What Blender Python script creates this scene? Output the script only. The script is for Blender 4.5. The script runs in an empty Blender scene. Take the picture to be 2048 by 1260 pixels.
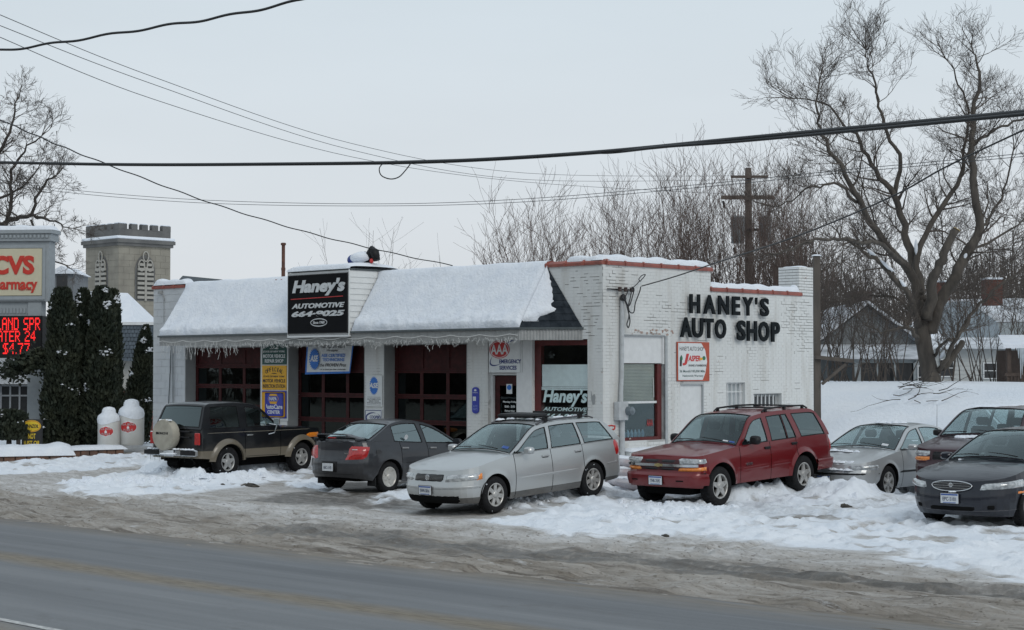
import bpy, math, random
import numpy as np
from mathutils import Vector, Matrix, noise as mnoise
R = math.radians
rnd = random.Random(7)
scene = bpy.context.scene
col = scene.collection
# ---------------------------------------------------------------- camera
CAM_Z = 2.65
FPX = 3504.0
cam_d = bpy.data.cameras.new('camera'); cam = bpy.data.objects.new('camera', cam_d); col.objects.link(cam)
cam_d.sensor_width = 36; cam_d.lens = 36 * FPX / 2048
cam_d.clip_start = 0.1; cam_d.clip_end = 3000
PITCH = math.atan(110 / FPX)
cam.location = (0, 0, CAM_Z); cam.rotation_euler = (math.pi / 2 + PITCH, 0, 0)
scene.camera = cam
# ---------------------------------------------------------------- overcast sky
SUN_EL, SUN_AZ = R(38), R(150)      # azimuth clockwise from +Y
w = bpy.data.worlds.new('World'); scene.world = w; w.use_nodes = True
nt = w.node_tree; nt.nodes.clear()
sky = nt.nodes.new('ShaderNodeTexSky'); sky.sky_type = 'NISHITA'; sky.sun_disc = False
sky.sun_elevation = SUN_EL; sky.sun_rotation = SUN_AZ; sky.dust_density = 4; sky.air_density = 1.2
tc = nt.nodes.new('ShaderNodeTexCoord'); sep = nt.nodes.new('ShaderNodeSeparateXYZ')
nt.links.new(tc.outputs['Generated'], sep.inputs[0])
ramp = nt.nodes.new('ShaderNodeValToRGB')
ramp.color_ramp.elements[0].position = 0.0; ramp.color_ramp.elements[0].color = (.75, .775, .805, 1)
ramp.color_ramp.elements[1].position = 0.30; ramp.color_ramp.elements[1].color = (.62, .725, .80, 1)
e = ramp.color_ramp.elements.new(0.09); e.color = (.715, .765, .81, 1)
e = ramp.color_ramp.elements.new(1.0); e.color = (.55, .62, .70, 1)
nt.links.new(sep.outputs['Z'], ramp.inputs[0])
nz = nt.nodes.new('ShaderNodeTexNoise'); nz.inputs['Scale'].default_value = 2.2; nz.inputs['Detail'].default_value = 5
mp = nt.nodes.new('ShaderNodeMapping'); mp.inputs['Scale'].default_value = (1, 1, 4)
nt.links.new(tc.outputs['Generated'], mp.inputs[0]); nt.links.new(mp.outputs[0], nz.inputs['Vector'])
mr = nt.nodes.new('ShaderNodeMapRange'); mr.inputs[1].default_value = .3; mr.inputs[2].default_value = .7
mr.inputs[3].default_value = 9.6; mr.inputs[4].default_value = 10.4
nt.links.new(nz.outputs['Fac'], mr.inputs[0])
vm = nt.nodes.new('ShaderNodeVectorMath'); vm.operation = 'SCALE'
nt.links.new(ramp.outputs[0], vm.inputs[0]); nt.links.new(mr.outputs[0], vm.inputs['Scale'])
mx = nt.nodes.new('ShaderNodeMix'); mx.data_type = 'RGBA'; mx.inputs[0].default_value = .97
nt.links.new(sky.outputs[0], mx.inputs[6]); nt.links.new(vm.outputs[0], mx.inputs[7])
bg = nt.nodes.new('ShaderNodeBackground'); bg.inputs[1].default_value = 0.1
nt.links.new(mx.outputs[2], bg.inputs[0])
wo = nt.nodes.new('ShaderNodeOutputWorld'); nt.links.new(bg.outputs[0], wo.inputs[0])
sun_d = bpy.data.lights.new('sun', 'SUN'); sun = bpy.data.objects.new('sun', sun_d); col.objects.link(sun)
sun_d.energy = 0.85; sun_d.angle = R(25); sun_d.color = (1, .96, .90)
sd = Vector((math.sin(SUN_AZ) * math.cos(SUN_EL), math.cos(SUN_AZ) * math.cos(SUN_EL), math.sin(SUN_EL)))
sun.rotation_euler = sd.to_track_quat('Z', 'Y').to_euler()
vs = scene.view_settings
scene.display_settings.display_device = 'sRGB'
vs.view_transform = 'Standard'; vs.look = 'None'; vs.exposure = -0.03; vs.gamma = 1; vs.use_curve_mapping = False
# ---------------------------------------------------------------- geometry of the place
CX, CY = 1.98, 38.10                        # right front corner of the shop
SX, SY = .698, .716                         # along the side wall, away from the street
FLOOR = .40
ANG_B = math.atan2(-SX, SY)                 # x axis of the building frame (to the right along the front)
def W(x, y, z=0.0):
    """building frame -> world: x right along the front, y away from the street"""
    return Vector((CX + SY * x + SX * y, CY - SX * x + SY * y, z))
def at(u, v, Y):
    """a point Y metres in front of the photographer's spot, read off the photograph (2048 px wide)"""
    return Vector(((u - 1024) / FPX * Y, Y, CAM_Z + (740 - v) / FPX * Y))
def toB(p):
    dx, dy = p[0] - CX, p[1] - CY
    return (dx * SY - dy * SX, dx * SX + dy * SY)
def FX(u, y=0.0):
    """x in the building frame on the plane y = const seen at column u"""
    k = (u - 1024) / FPX
    return -(CX + SX * y - k * (CY + SY * y)) / (SY + k * SX)
def FZ(u, v, y=0.0):
    x = FX(u, y); return CAM_Z + (740 - v) / FPX * (CY - SX * x + SY * y)
def SYs(u, x=0.0):
    k = (u - 1024) / FPX
    return (k * (CY - SX * x) - CX - SY * x) / (SX - k * SY)
def SZ(u, v, x=0.0):
    y = SYs(u, x); return CAM_Z + (740 - v) / FPX * (CY - SX * x + SY * y)
def sstep(a, b, t):
    t = np.clip((np.asarray(t, float) - a) / (b - a), 0, 1); return t * t * (3 - 2 * t)
def g0(x, y):
    """height of the ground (building frame)"""
    x = np.asarray(x, float); y = np.asarray(y, float)
    z = .15 * sstep(-12.4, -6.5, y) + (.07 + .10 * sstep(2.5, -1.5, x)) * sstep(-6.5, 1.0, y)
    side = sstep(-15.0, -9.0, x)
    z = z + side * 1.95 * sstep(8.2 - 1.5 * sstep(0, 3, x), 14.5, y - .03 * x) + (1 - side) * .25 * sstep(8, 16, y)
    z = z - .45 * sstep(22, 40, y) * side
    return z
CARPADS = [  # where each car stands: nose axle X, Y, heading, pitch, height, wheelbase
 (-.893, 31.49, -2.307, -.055, .14, 2.70), (3.19, 32.55, -2.323, -.039, .18, 2.718), (-1.42, 38.0, .885, -.012, .16, 2.67), (-5.645, 42.187, .924, .010, .245, 2.388),
 (6.86, 35.75, -2.272, 0, .07, 2.81), (8.75, 33.5, -2.25, 0, .25, 2.85), (7.451, 28.04, -2.300, -.02, .21, 2.75)]
_g_plain = g0
def g0(x, y):
    x = np.asarray(x, float); y = np.asarray(y, float); z = _g_plain(x, y); acc = z * 1.0; wt = np.ones(z.shape)
    WX = CX + SY * x + SX * y; WY = CY - SX * x + SY * y
    for (X, Y, h, p, zc, wb) in CARPADS:
        c, s = math.cos(h), math.sin(h); a = (WX - X) * c + (WY - Y) * s; b = -(WX - X) * s + (WY - Y) * c
        dx = np.maximum(np.abs(a + wb / 2) - wb / 2 - .3, 0); dy = np.maximum(np.abs(b) - .8, 0)
        k = 30 * np.exp(-(dx ** 2 + dy ** 2) / .45); acc = acc + k * (zc - .02 + np.clip(a, -wb - .6, .6) * p); wt = wt + k
    return acc / wt
def gz(x, y): return float(g0(x, y))
def gw(p):
    x, y = toB(p); return gz(x, y)
def ground_at(u, v):
    """where the line of sight at (u, v) meets the ground"""
    Y = 30.0
    for _ in range(30):
        p = at(u, v, Y); z = gw(p); Y2 = (CAM_Z - z) * FPX / max(v - 740, 1); Y = .5 * Y + .5 * Y2
    p = at(u, v, Y); return p
# ---------------------------------------------------------------- mesh builder
class MB:
    def __init__(s): s.v = []; s.f = []; s.m = []
    def add(s, vs_, fs, m=0):
        b = len(s.v); s.v.extend([tuple(p) for p in vs_]); s.f.extend([tuple(i + b for i in f) for f in fs]); s.m.extend([m] * len(fs)); return s
    def box(s, x0, x1, y0, y1, z0, z1, m=0):
        return s.add([(x0, y0, z0), (x1, y0, z0), (x1, y1, z0), (x0, y1, z0), (x0, y0, z1), (x1, y0, z1), (x1, y1, z1), (x0, y1, z1)],
                     [(0, 3, 2, 1), (4, 5, 6, 7), (0, 1, 5, 4), (1, 2, 6, 5), (2, 3, 7, 6), (3, 0, 4, 7)], m)
    def rbox(s, x0, x1, y0, y1, z0, z1, r, m=0):
        """box with chamfered vertical and horizontal edges"""
        cx, cy, cz = (x0 + x1) / 2, (y0 + y1) / 2, (z0 + z1) / 2
        hx, hy, hz = (x1 - x0) / 2, (y1 - y0) / 2, (z1 - z0) / 2
        rings = []
        for (k, zz) in ((1, -hz), (0, -hz + r), (0, hz - r), (1, hz)):
            a, b = hx - r * k, hy - r * k
            rings.append([(cx + p[0], cy + p[1], cz + zz) for p in ((-a + r, -b), (a - r, -b), (a, -b + r), (a, b - r), (a - r, b), (-a + r, b), (-a, b - r), (-a, -b + r))])
        V = [p for rg in rings for p in rg]; F = [tuple(range(7, -1, -1)), tuple(range(24, 32))]
        for i in range(3):
            for j in range(8):
                F.append((i * 8 + j, i * 8 + (j + 1) % 8, i * 8 + 8 + (j + 1) % 8, i * 8 + 8 + j))
        return s.add(V, F, m)
    def prism(s, poly, a0, a1, axis='y', m=0):
        """poly in the two other axes, extruded along axis"""
        def mk(p, a):
            return {'y': (p[0], a, p[1]), 'x': (a, p[0], p[1]), 'z': (p[0], p[1], a)}[axis]
        n = len(poly); V = [mk(p, a0) for p in poly] + [mk(p, a1) for p in poly]
        F = [tuple(range(n - 1, -1, -1)), tuple(range(n, 2 * n))] + [(i, (i + 1) % n, n + (i + 1) % n, n + i) for i in range(n)]
        if axis == 'y': F = [tuple(reversed(f)) for f in F]
        return s.add(V, F, m)
    def tube(s, pts, rad, n=6, m=0, cap=True):
        pts = [Vector(p) for p in pts]
        if not hasattr(rad, '__len__'): rad = [rad] * len(pts)
        V = []; F = []
        up = None
        for i, p in enumerate(pts):
            d = (pts[min(i + 1, len(pts) - 1)] - pts[max(i - 1, 0)])
            if d.length < 1e-9: d = Vector((0, 0, 1))
            d.normalize()
            if up is None: up = d.orthogonal().normalized()
            else:
                up = up - d * up.dot(d)
                up = d.orthogonal().normalized() if up.length < 1e-6 else up.normalized()
            sd_ = d.cross(up)
            for k in range(n):
                a = 2 * math.pi * k / n
                V.append(p + (up * math.cos(a) + sd_ * math.sin(a)) * rad[i])
        for i in range(len(pts) - 1):
            for k in range(n):
                F.append((i * n + k, i * n + (k + 1) % n, (i + 1) * n + (k + 1) % n, (i + 1) * n + k))
        if cap and n > 2: F += [tuple(range(n - 1, -1, -1)), tuple(range((len(pts) - 1) * n, len(pts) * n))]
        return s.add(V, F, m)
    def lathe(s, prof, n=24, c=(0, 0, 0), axis='z', m=0, cap=True):
        V = []; F = []
        for (r, h) in prof:
            for k in range(n):
                a = 2 * math.pi * k / n
                if axis == 'z': V.append((c[0] + r * math.cos(a), c[1] + r * math.sin(a), c[2] + h))
                elif axis == 'y': V.append((c[0] + r * math.sin(a), c[1] + h, c[2] + r * math.cos(a)))
                else: V.append((c[0] + h, c[1] + r * math.cos(a), c[2] + r * math.sin(a)))
        q = len(prof)
        for i in range(q - 1):
            for k in range(n): F.append((i * n + k, i * n + (k + 1) % n, (i + 1) * n + (k + 1) % n, (i + 1) * n + k))
        if cap: F += [tuple(range(n - 1, -1, -1)), tuple(range((q - 1) * n, q * n))]
        return s.add(V, F, m)
    def grid(s, P, m=0, flip=False):
        """P: rows of points"""
        nr, nc = len(P), len(P[0]); V = [p for r in P for p in r]; F = []
        for i in range(nr - 1):
            for j in range(nc - 1):
                f = (i * nc + j, i * nc + j + 1, (i + 1) * nc + j + 1, (i + 1) * nc + j)
                F.append(tuple(reversed(f)) if flip else f)
        return s.add(V, F, m)
    def mesh(s, name, mats, smooth=False, auto=None):
        me = bpy.data.meshes.new(name); me.from_pydata([tuple(p) for p in s.v], [], s.f)
        if not isinstance(mats, (list, tuple)): mats = [mats]
        for mm in mats: me.materials.append(mm)
        if len(mats) > 1: me.polygons.foreach_set('material_index', s.m)
        if smooth: me.polygons.foreach_set('use_smooth', [True] * len(me.polygons))
        me.update()
        if auto is not None:
            me.polygons.foreach_set('use_smooth', [True] * len(me.polygons)); sharp_edges(me, auto)
        return me
def sharp_edges(me, ang):
    me.set_sharp_from_angle(angle=R(ang))
def thing(name, label, cat, loc=(0, 0, 0), rz=0.0, group=None):
    o = bpy.data.objects.new(name, None); col.objects.link(o); o.empty_display_size = .2
    o.location = loc; o.rotation_euler = (0, 0, rz); o['label'] = label; o['category'] = cat
    if group: o['group'] = group
    return o
def part(name, mb, mats, parent=None, label=None, smooth=False, auto=None, kind=None, loc=None, rot=None):
    me = mb if isinstance(mb, bpy.types.Mesh) else mb.mesh(name, mats, smooth, auto)
    o = bpy.data.objects.new(name, me); col.objects.link(o)
    if parent is not None: o.parent = parent
    if label: o['label'] = label
    if kind: o['kind'] = kind
    if loc is not None: o.location = loc
    if rot is not None: o.rotation_euler = rot
    return o
def tag(o, label, cat, group=None):
    o['label'] = label; o['category'] = cat
    if group: o['group'] = group
    return o
def copy_tree(o, parent=None):
    c = o.copy(); col.objects.link(c)
    if parent is not None: c.parent = parent
    for ch in [q for q in KIDS.get(o.name, [])]: copy_tree(bpy.data.objects[ch], c)
    return c
KIDS = {}
# ---------------------------------------------------------------- materials
def new_mat(name):
    m = bpy.data.materials.new(name); m.use_nodes = True; t = m.node_tree
    b = t.nodes['Principled BSDF']; return m, t, b
def N(t, ty, **kw):
    n = t.nodes.new(ty)
    for k, v in kw.items():
        if k.startswith('i_'):
            n.inputs[k[2:].replace('_', ' ')].default_value = v
        else: setattr(n, k, v)
    return n
MC = {}
def mat(name, c, rough=.6, metal=0.0, var=.12, scale=8.0, bump=0.0, bscale=60.0, spec=.5, coat=0.0, c2=None, det=6, aniso=(1, 1, 1)):
    if name in MC: return MC[name]
    m, t, b = new_mat(name); b.inputs['Roughness'].default_value = rough; b.inputs['Metallic'].default_value = metal
    b.inputs['Specular IOR Level'].default_value = spec; b.inputs['Coat Weight'].default_value = coat; b.inputs['Coat Roughness'].default_value = .06
    tcn = N(t, 'ShaderNodeTexCoord'); mpn = N(t, 'ShaderNodeMapping'); mpn.inputs['Scale'].default_value = aniso
    t.links.new(tcn.outputs['Object'], mpn.inputs[0])
    nz = N(t, 'ShaderNodeTexNoise'); nz.inputs['Scale'].default_value = scale; nz.inputs['Detail'].default_value = det
    t.links.new(mpn.outputs[0], nz.inputs['Vector'])
    mxn = N(t, 'ShaderNodeMix', data_type='RGBA')
    if c2 is None: ca = tuple(x * (1 - var) for x in c); cb = tuple(min(1, x * (1 + var)) for x in c)
    else: ca, cb = c, c2
    mxn.inputs[6].default_value = (*ca, 1); mxn.inputs[7].default_value = (*cb, 1)
    mrn = N(t, 'ShaderNodeMapRange'); mrn.inputs[1].default_value = .32; mrn.inputs[2].default_value = .68
    t.links.new(nz.outputs['Fac'], mrn.inputs[0]); t.links.new(mrn.outputs[0], mxn.inputs[0])
    t.links.new(mxn.outputs[2], b.inputs['Base Color'])
    if bump:
        n2 = N(t, 'ShaderNodeTexNoise'); n2.inputs['Scale'].default_value = bscale; n2.inputs['Detail'].default_value = 4
        t.links.new(mpn.outputs[0], n2.inputs['Vector'])
        bp = N(t, 'ShaderNodeBump'); bp.inputs['Strength'].default_value = bump; bp.inputs['Distance'].default_value = .01
        t.links.new(n2.outputs['Fac'], bp.inputs['Height']); t.links.new(bp.outputs[0], b.inputs['Normal'])
    MC[name] = m; return m
def snow_mat(name='snow', c=(.73, .77, .83), c2=(.80, .83, .87), bs=.7):
    if name in MC: return MC[name]
    m = mat(name, c, rough=.75, c2=c2, scale=3, bump=bs, bscale=16, spec=.2)
    for n in m.node_tree.nodes:
        if n.type == 'BUMP': n.inputs['Distance'].default_value = .035
    return m
def emis(name, c, s):
    if name in MC: return MC[name]
    m, t, b = new_mat(name); b.inputs['Base Color'].default_value = (*c, 1); b.inputs['Emission Color'].default_value = (*c, 1)
    b.inputs['Emission Strength'].default_value = s; MC[name] = m; return m
def glass(name, tint=(.30, .36, .37), clear=.5, rough=.02, refl=.09):
    """tinted pane: reflects the sky, lets part of the inside show"""
    if name in MC: return MC[name]
    m, t, b = new_mat(name); t.nodes.remove(b); out = t.nodes['Material Output']
    tr = N(t, 'ShaderNodeBsdfTransparent'); tr.inputs[0].default_value = (tint[0] * clear * 2, tint[1] * clear * 2, tint[2] * clear * 2, 1)
    gl = N(t, 'ShaderNodeBsdfGlossy'); gl.inputs['Roughness'].default_value = rough; gl.inputs['Color'].default_value = (.78, .92, .93, 1)
    fr = N(t, 'ShaderNodeLayerWeight'); fr.inputs[0].default_value = .5
    pw = N(t, 'ShaderNodeMath', operation='POWER'); pw.inputs[1].default_value = 3.2; t.links.new(fr.outputs['Facing'], pw.inputs[0])
    tcn = N(t, 'ShaderNodeTexCoord'); nz = N(t, 'ShaderNodeTexNoise'); nz.inputs['Scale'].default_value = 2.5; nz.inputs['Detail'].default_value = 2
    t.links.new(tcn.outputs['Object'], nz.inputs['Vector'])
    bp = N(t, 'ShaderNodeBump'); bp.inputs['Strength'].default_value = .05; bp.inputs['Distance'].default_value = .02
    t.links.new(nz.outputs['Fac'], bp.inputs['Height']); t.links.new(bp.outputs[0], gl.inputs['Normal'])
    mul = N(t, 'ShaderNodeMath', operation='MULTIPLY_ADD'); mul.inputs[1].default_value = .85; mul.inputs[2].default_value = refl; mul.use_clamp = True
    t.links.new(pw.outputs[0], mul.inputs[0])
    ms = N(t, 'ShaderNodeMixShader'); t.links.new(mul.outputs[0], ms.inputs[0]); t.links.new(tr.outputs[0], ms.inputs[1]); t.links.new(gl.outputs[0], ms.inputs[2])
    t.links.new(ms.outputs[0], out.inputs[0]); MC[name] = m; return m
SNOW = snow_mat()
BLACK = mat('black_plastic', (.009, .009, .010), rough=.55, spec=.3)
RUBBER = mat('rubber', (.014, .014, .015), rough=.9, spec=.25, var=.3, scale=14, bump=.3, bscale=80)
# ---------------------------------------------------------------- lettering
def text_mesh(s, size, depth=.004, bold=0.0, shear=0.0, sx=1.0, align='CENTER', space=1.0, line=1.0):
    cu = bpy.data.curves.new('lettering', 'FONT'); cu.body = s; cu.size = size; cu.extrude = depth; cu.offset = bold * size; cu.shear = shear
    cu.align_x = align; cu.align_y = 'CENTER'; cu.space_character = space; cu.space_line = line; cu.resolution_u = 3
    o = bpy.data.objects.new('lettering', cu); col.objects.link(o)
    me = bpy.data.meshes.new_from_object(o, depsgraph=bpy.context.evaluated_depsgraph_get())
    bpy.data.objects.remove(o); bpy.data.curves.remove(cu)
    n = len(me.vertices); co = np.empty(n * 3); me.vertices.foreach_get('co', co); co = co.reshape(-1, 3)
    co[:, 0] *= sx
    co = np.stack([co[:, 0], -co[:, 2], co[:, 1]], 1); me.vertices.foreach_set('co', co.ravel()); me.update()
    return me
def lettering(s, size, x, z, m, parent, y=0.0, name='lettering', width=None, height=None, **kw):
    """words standing on a sign: x right, z up, facing -y"""
    me = text_mesh(s, size, **kw)
    co = np.empty(len(me.vertices) * 3); me.vertices.foreach_get('co', co); co = co.reshape(-1, 3)
    if len(co):
        w0 = co[:, 0].max() - co[:, 0].min(); h0 = co[:, 2].max() - co[:, 2].min()
        if width: co[:, 0] *= width / max(w0, 1e-6)
        if height: co[:, 2] *= height / max(h0, 1e-6)
        co[:, 2] -= (co[:, 2].max() + co[:, 2].min()) / 2
        if kw.get('align', 'CENTER') == 'CENTER': co[:, 0] -= (co[:, 0].max() + co[:, 0].min()) / 2
        me.vertices.foreach_set('co', co.ravel())
    me.materials.clear(); me.materials.append(m); me.update(); me.name = name
    o = bpy.data.objects.new(name, me); col.objects.link(o); o.parent = parent; o.location = (x, y, z)
    return o
# ---------------------------------------------------------------- ground
def fbm(x, y, s, octs=4, seed=0):
    """cheap vectorised value noise"""
    x = np.asarray(x, float) / s; y = np.asarray(y, float) / s; out = np.zeros(np.broadcast(x, y).shape); amp = 1.0; tot = 0
    for o in range(octs):
        xi = np.floor(x).astype(np.int64); yi = np.floor(y).astype(np.int64); fx = x - xi; fy = y - yi
        fx = fx * fx * (3 - 2 * fx); fy = fy * fy * (3 - 2 * fy)
        def h(a, b):
            n = (a * 374761393 + b * 668265263 + (seed + o) * 974634777) & 0x7fffffff
            n = ((n ^ (n >> 13)) * 1274126177) & 0x7fffffff
            return ((n ^ (n >> 16)) & 0xffff) / 65535.0
        v = (h(xi, yi) * (1 - fx) + h(xi + 1, yi) * fx) * (1 - fy) + (h(xi, yi + 1) * (1 - fx) + h(xi + 1, yi + 1) * fx) * fy
        out += amp * v; tot += amp; amp *= .5; x = x * 2.03 + 17.1; y = y * 2.03 + 3.7
    return out / tot
def seg_dist(x, y, pts):
    d = np.full(x.shape, 1e9)
    for (a, b) in zip(pts[:-1], pts[1:]):
        ax, ay = a; bx, by = b; L2 = (bx - ax) ** 2 + (by - ay) ** 2 + 1e-9
        t = np.clip(((x - ax) * (bx - ax) + (y - ay) * (by - ay)) / L2, 0, 1)
        d = np.minimum(d, np.hypot(x - ax - t * (bx - ax), y - ay - t * (by - ay)))
    return d
def inside(x, y, poly):
    c = np.zeros(x.shape, bool); n = len(poly)
    for i in range(n):
        x1, y1 = poly[i]; x2, y2 = poly[(i + 1) % n]
        with np.errstate(divide='ignore', invalid='ignore'):
            k = ((y1 > y) != (y2 > y)) & (x < (x2 - x1) * (y - y1) / (y2 - y1 + 1e-12) + x1)
        c ^= k
    return c
def gp(*uv): return [toB(ground_at(u, v)) for u, v in uv]
def poly_mask(x, y, poly, soft, wob=.5, seed=3):
    d = seg_dist(x, y, poly + [poly[0]]); d = np.where(inside(x, y, poly), d, -d)
    d = d + (fbm(x, y, 1.1, 4, seed) - .5) * 2 * wob
    return sstep(-soft, soft, d)
ROAD_Y = -12.1
WHITE = [  # clean snow patches, traced and laid on the ground
 (gp((130, 968), (300, 935), (420, 925), (620, 922), (640, 950), (560, 962), (400, 985), (220, 995), (120, 985)), .35, .35),
 (gp((-80, 930), (150, 915), (330, 905), (330, 925), (150, 945), (-80, 952)), .3, .3),
 (gp((990, 1000), (1100, 960), (1250, 930), (1700, 925), (2300, 930), (2400, 1230), (2048, 1172), (1700, 1106), (1400, 1078), (1150, 1076), (1000, 1048)), .6, .55),
 (gp((810, 965), (870, 975), (820, 1000), (740, 1008), (770, 985)), .25, .3),
 (gp((560, 955), (640, 960), (700, 990), (600, 975)), .2, .3),
]
DARKW = [  # darker, smoother ground: driven bare patches, and patches under the cars
 (gp((560, 985), (700, 980), (830, 1000), (800, 1020), (640, 1012), (480, 1002)), .3, .3),
 (gp((1010, 985), (1180, 962), (1180, 975), (1010, 1012), (820, 1030), (850, 1015)), .25, .15),
 (gp((640, 985), (790, 985), (900, 960), (640, 965)), .2, .2),
 (gp((340, 945), (480, 940), (640, 925), (640, 915), (340, 925)), .2, .2),
 (gp((1270, 1000), (1440, 1000), (1640, 955), (1500, 955), (1300, 985)), .2, .2),
 (gp((1480, 990), (1640, 1010), (1800, 975), (1840, 1010), (1600, 1045), (1440, 1030)), .5, .5),
 (gp((600, 1050), (900, 1080), (1400, 1120), (2048, 1190), (2048, 1205), (1400, 1145), (900, 1110), (500, 1065)), .3, .5),
 (gp((1850, 1035), (2060, 1045), (2100, 1020), (1860, 1015)), .3, .2),
]
RIDGES = [  # (polyline, height, half width)
 (gp((1010, 1012), (1090, 996), (1150, 980), (1200, 968), (1240, 950)), .24, .40),
 (gp((1195, 955), (1235, 945)), .22, .35),
 (gp((1460, 1003), (1540, 990), (1600, 978), (1640, 968)), .22, .36),
 (gp((1640, 985), (1700, 992), (1770, 990), (1845, 984)), .20, .42),
 (gp((1270, 1012), (1330, 1018), (1400, 1016)), .07, .25),
 (gp((420, 948), (500, 946), (570, 940), (625, 930)), .26, .34),
 (gp((310, 935), (350, 955), (420, 966), (520, 958)), .17, .30),
 (gp((150, 968), (260, 962), (380, 975)), .06, .35),
 (gp((840, 965), (900, 975)), .05, .2),
 (gp((1240, 1045), (1300, 1030), (1460, 1020)), .05, .25),
]
RUTS = [gp((500, 1058), (750, 1092), (1100, 1108), (1500, 1150), (2048, 1215)), gp((440, 1046), (620, 1062), (760, 1060), (900, 1070), (1300, 1100)),
        gp((250, 1010), (330, 990), (420, 1002)), gp((560, 1062), (640, 1030), (700, 1005)), gp((900, 1075), (1250, 1090), (1700, 1145), (2048, 1180)),
        gp((1250, 1090), (1500, 1050), (1800, 1005)), gp((1350, 1120), (1600, 1075), (1900, 1025)), gp((0, 975), (150, 945), (330, 928))]
def build_ground():
    def axis(lo, hi, st, far_lo, far_hi, g=1.22):
        a = list(np.arange(lo, hi + 1e-6, st)); d = st; p = a[-1]
        while p < far_hi: d *= g; p += d; a.append(p)
        d = st; p = a[0]; b = []
        while p > far_lo: d *= g; p -= d; b.append(p)
        return np.array(sorted(b) + a)
    xs = axis(-30, 16, .065, -900, 900); ys = axis(-13.2, 4.0, .045, -700, 1100)
    X, Y = np.meshgrid(xs, ys); Z = g0(X, Y)
    near = sstep(-32, -28, X) * sstep(19, 15, X) * sstep(-14.5, -13, Y) * sstep(9, 5, Y)
    clean = np.zeros(X.shape)
    for poly, s_, wob in WHITE: clean = np.maximum(clean, poly_mask(X, Y, poly, s_, wob, 5))
    wet = np.zeros(X.shape)
    for poly, s_, wob in DARKW: wet = np.maximum(wet, poly_mask(X, Y, poly, s_, wob, 9))
    clean = np.maximum(clean, sstep(1.0, 3.0, Y) * .97)                     # untouched snow behind the lot
    clean = np.maximum(clean, sstep(-22, -25, X) * sstep(-6, -3, Y))
    clean = clean * (1 - .75 * sstep(.58, .75, fbm(X, Y * 1.6, .9, 4, 21)) * sstep(2, 0, Y) * near)
    wet = wet * (1 - .5 * clean)
    lot = near * (1 - sstep(1, 3, Y))
    # lumps
    Z = Z + lot * (clean * (.075 * (fbm(X, Y, .45, 4, 2) - .35) + .08 * sstep(.48, .8, fbm(X, Y, .22, 3, 33))) + (1 - clean) * .022 * (fbm(X, Y, .3, 3, 4) - .5))
    st = (fbm(X * .14 + .02 * Y, Y + .25 * np.sin(X * .4) * .4, .11, 3, 8) - .5)
    band = sstep(-7.4, -9.2, Y) * near
    Z = Z + band * (1 - .6 * clean) * .17 * st * (.5 + fbm(X * .5, Y, 1.1, 2, 19)) + band * (1 - clean) * .05 * (sstep(.56, .72, fbm(X * .3, Y, .35, 3, 18)))
    for pts, h, wd in RIDGES:
        d = seg_dist(X, Y, pts) + (fbm(X, Y, .35, 3, 6) - .5) * .35
        k = np.exp(-np.clip(d, 0, None) ** 2.6 / (wd * .85) ** 2.6); k = np.where(k > .02, k, 0)
        Z = Z + h * k * (.55 + 1.1 * fbm(X, Y, .22, 3, 12)) + k * .11 * np.abs(fbm(X, Y, .13, 3, 17) - .5) * (h > .06) ; clean = np.maximum(clean, np.clip(k * 1.5, 0, 1) * .97); wet = wet * (1 - np.clip(k * 2, 0, 1))
    rt = np.zeros(X.shape)
    for pts in RUTS:
        for off in (-.75, .75):
            q = [(a, b + off) for a, b in pts]
            d = seg_dist(X, Y, q) + (fbm(X, Y, .8, 2, 14) - .5) * .12
            rt = np.maximum(rt, np.exp(-(d / .13) ** 2)); Z = Z - .022 * np.exp(-(d / .11) ** 2) * near + .014 * np.exp(-((d - .24) / .08) ** 2) * near * (.4 + fbm(X, Y, .2, 2, 15))
    # the near edge thins out over the asphalt
    edge = ROAD_Y + (fbm(X, Y * 0, .9, 4, 31) - .5) * .9 + .06 * X * 0
    Z = Z - .10 * sstep(.25, -.35, Y - edge)
    Z = np.where((Y < -13.0) & (Y > -19.8), -.08, Z)
    lo = Y < -19.0
    Z = np.where(Y < -19.6, .01 + .10 * sstep(-20, -22.5, Y), Z)
    # embankment undulation
    emb = sstep(6, 10, Y) * sstep(60, 30, Y)
    Z = Z + emb * .16 * (fbm(X, Y, 5.5, 3, 41) - .5)
    dirt = np.clip(1 - clean, 0, 1)
    dirt = np.where(Y < -19.6, .8, dirt)
    # world coordinates
    WX = CX + SY * X + SX * Y; WY = CY - SX * X + SY * Y
    ny, nx = X.shape
    co = np.stack([WX, WY, Z], -1).reshape(-1, 3)
    idx = np.arange(ny * nx).reshape(ny, nx)
    q = np.stack([idx[:-1, :-1], idx[:-1, 1:], idx[1:, 1:], idx[1:, :-1]], -1).reshape(-1, 4)
    me = bpy.data.meshes.new('snowy_ground'); me.vertices.add(len(co)); me.vertices.foreach_set('co', co.ravel())
    me.loops.add(q.size); me.loops.foreach_set('vertex_index', q.ravel()); me.polygons.add(len(q))
    me.polygons.foreach_set('loop_start', np.arange(0, q.size, 4)); me.polygons.foreach_set('use_smooth', np.ones(len(q), bool))
    for nm, arr in (('dirt', dirt), ('wet', wet * (1 - .3 * clean)), ('rut', rt), ('grime', np.clip(sstep(-8.6, -10.8, Y) * .8 + .5 * (fbm(X * .25, Y, 1.0, 4, 51) - .5), 0, 1))):
        a = me.attributes.new(nm, 'FLOAT', 'POINT'); a.data.foreach_set('value', arr.ravel().astype(np.float32))
    me.update(calc_edges=True)
    o = bpy.data.objects.new('snowy_ground', me); col.objects.link(o); o['kind'] = 'structure'
    m, t, b = new_mat('snow_and_slush'); me.materials.append(m)
    L = t.links.new
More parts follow.
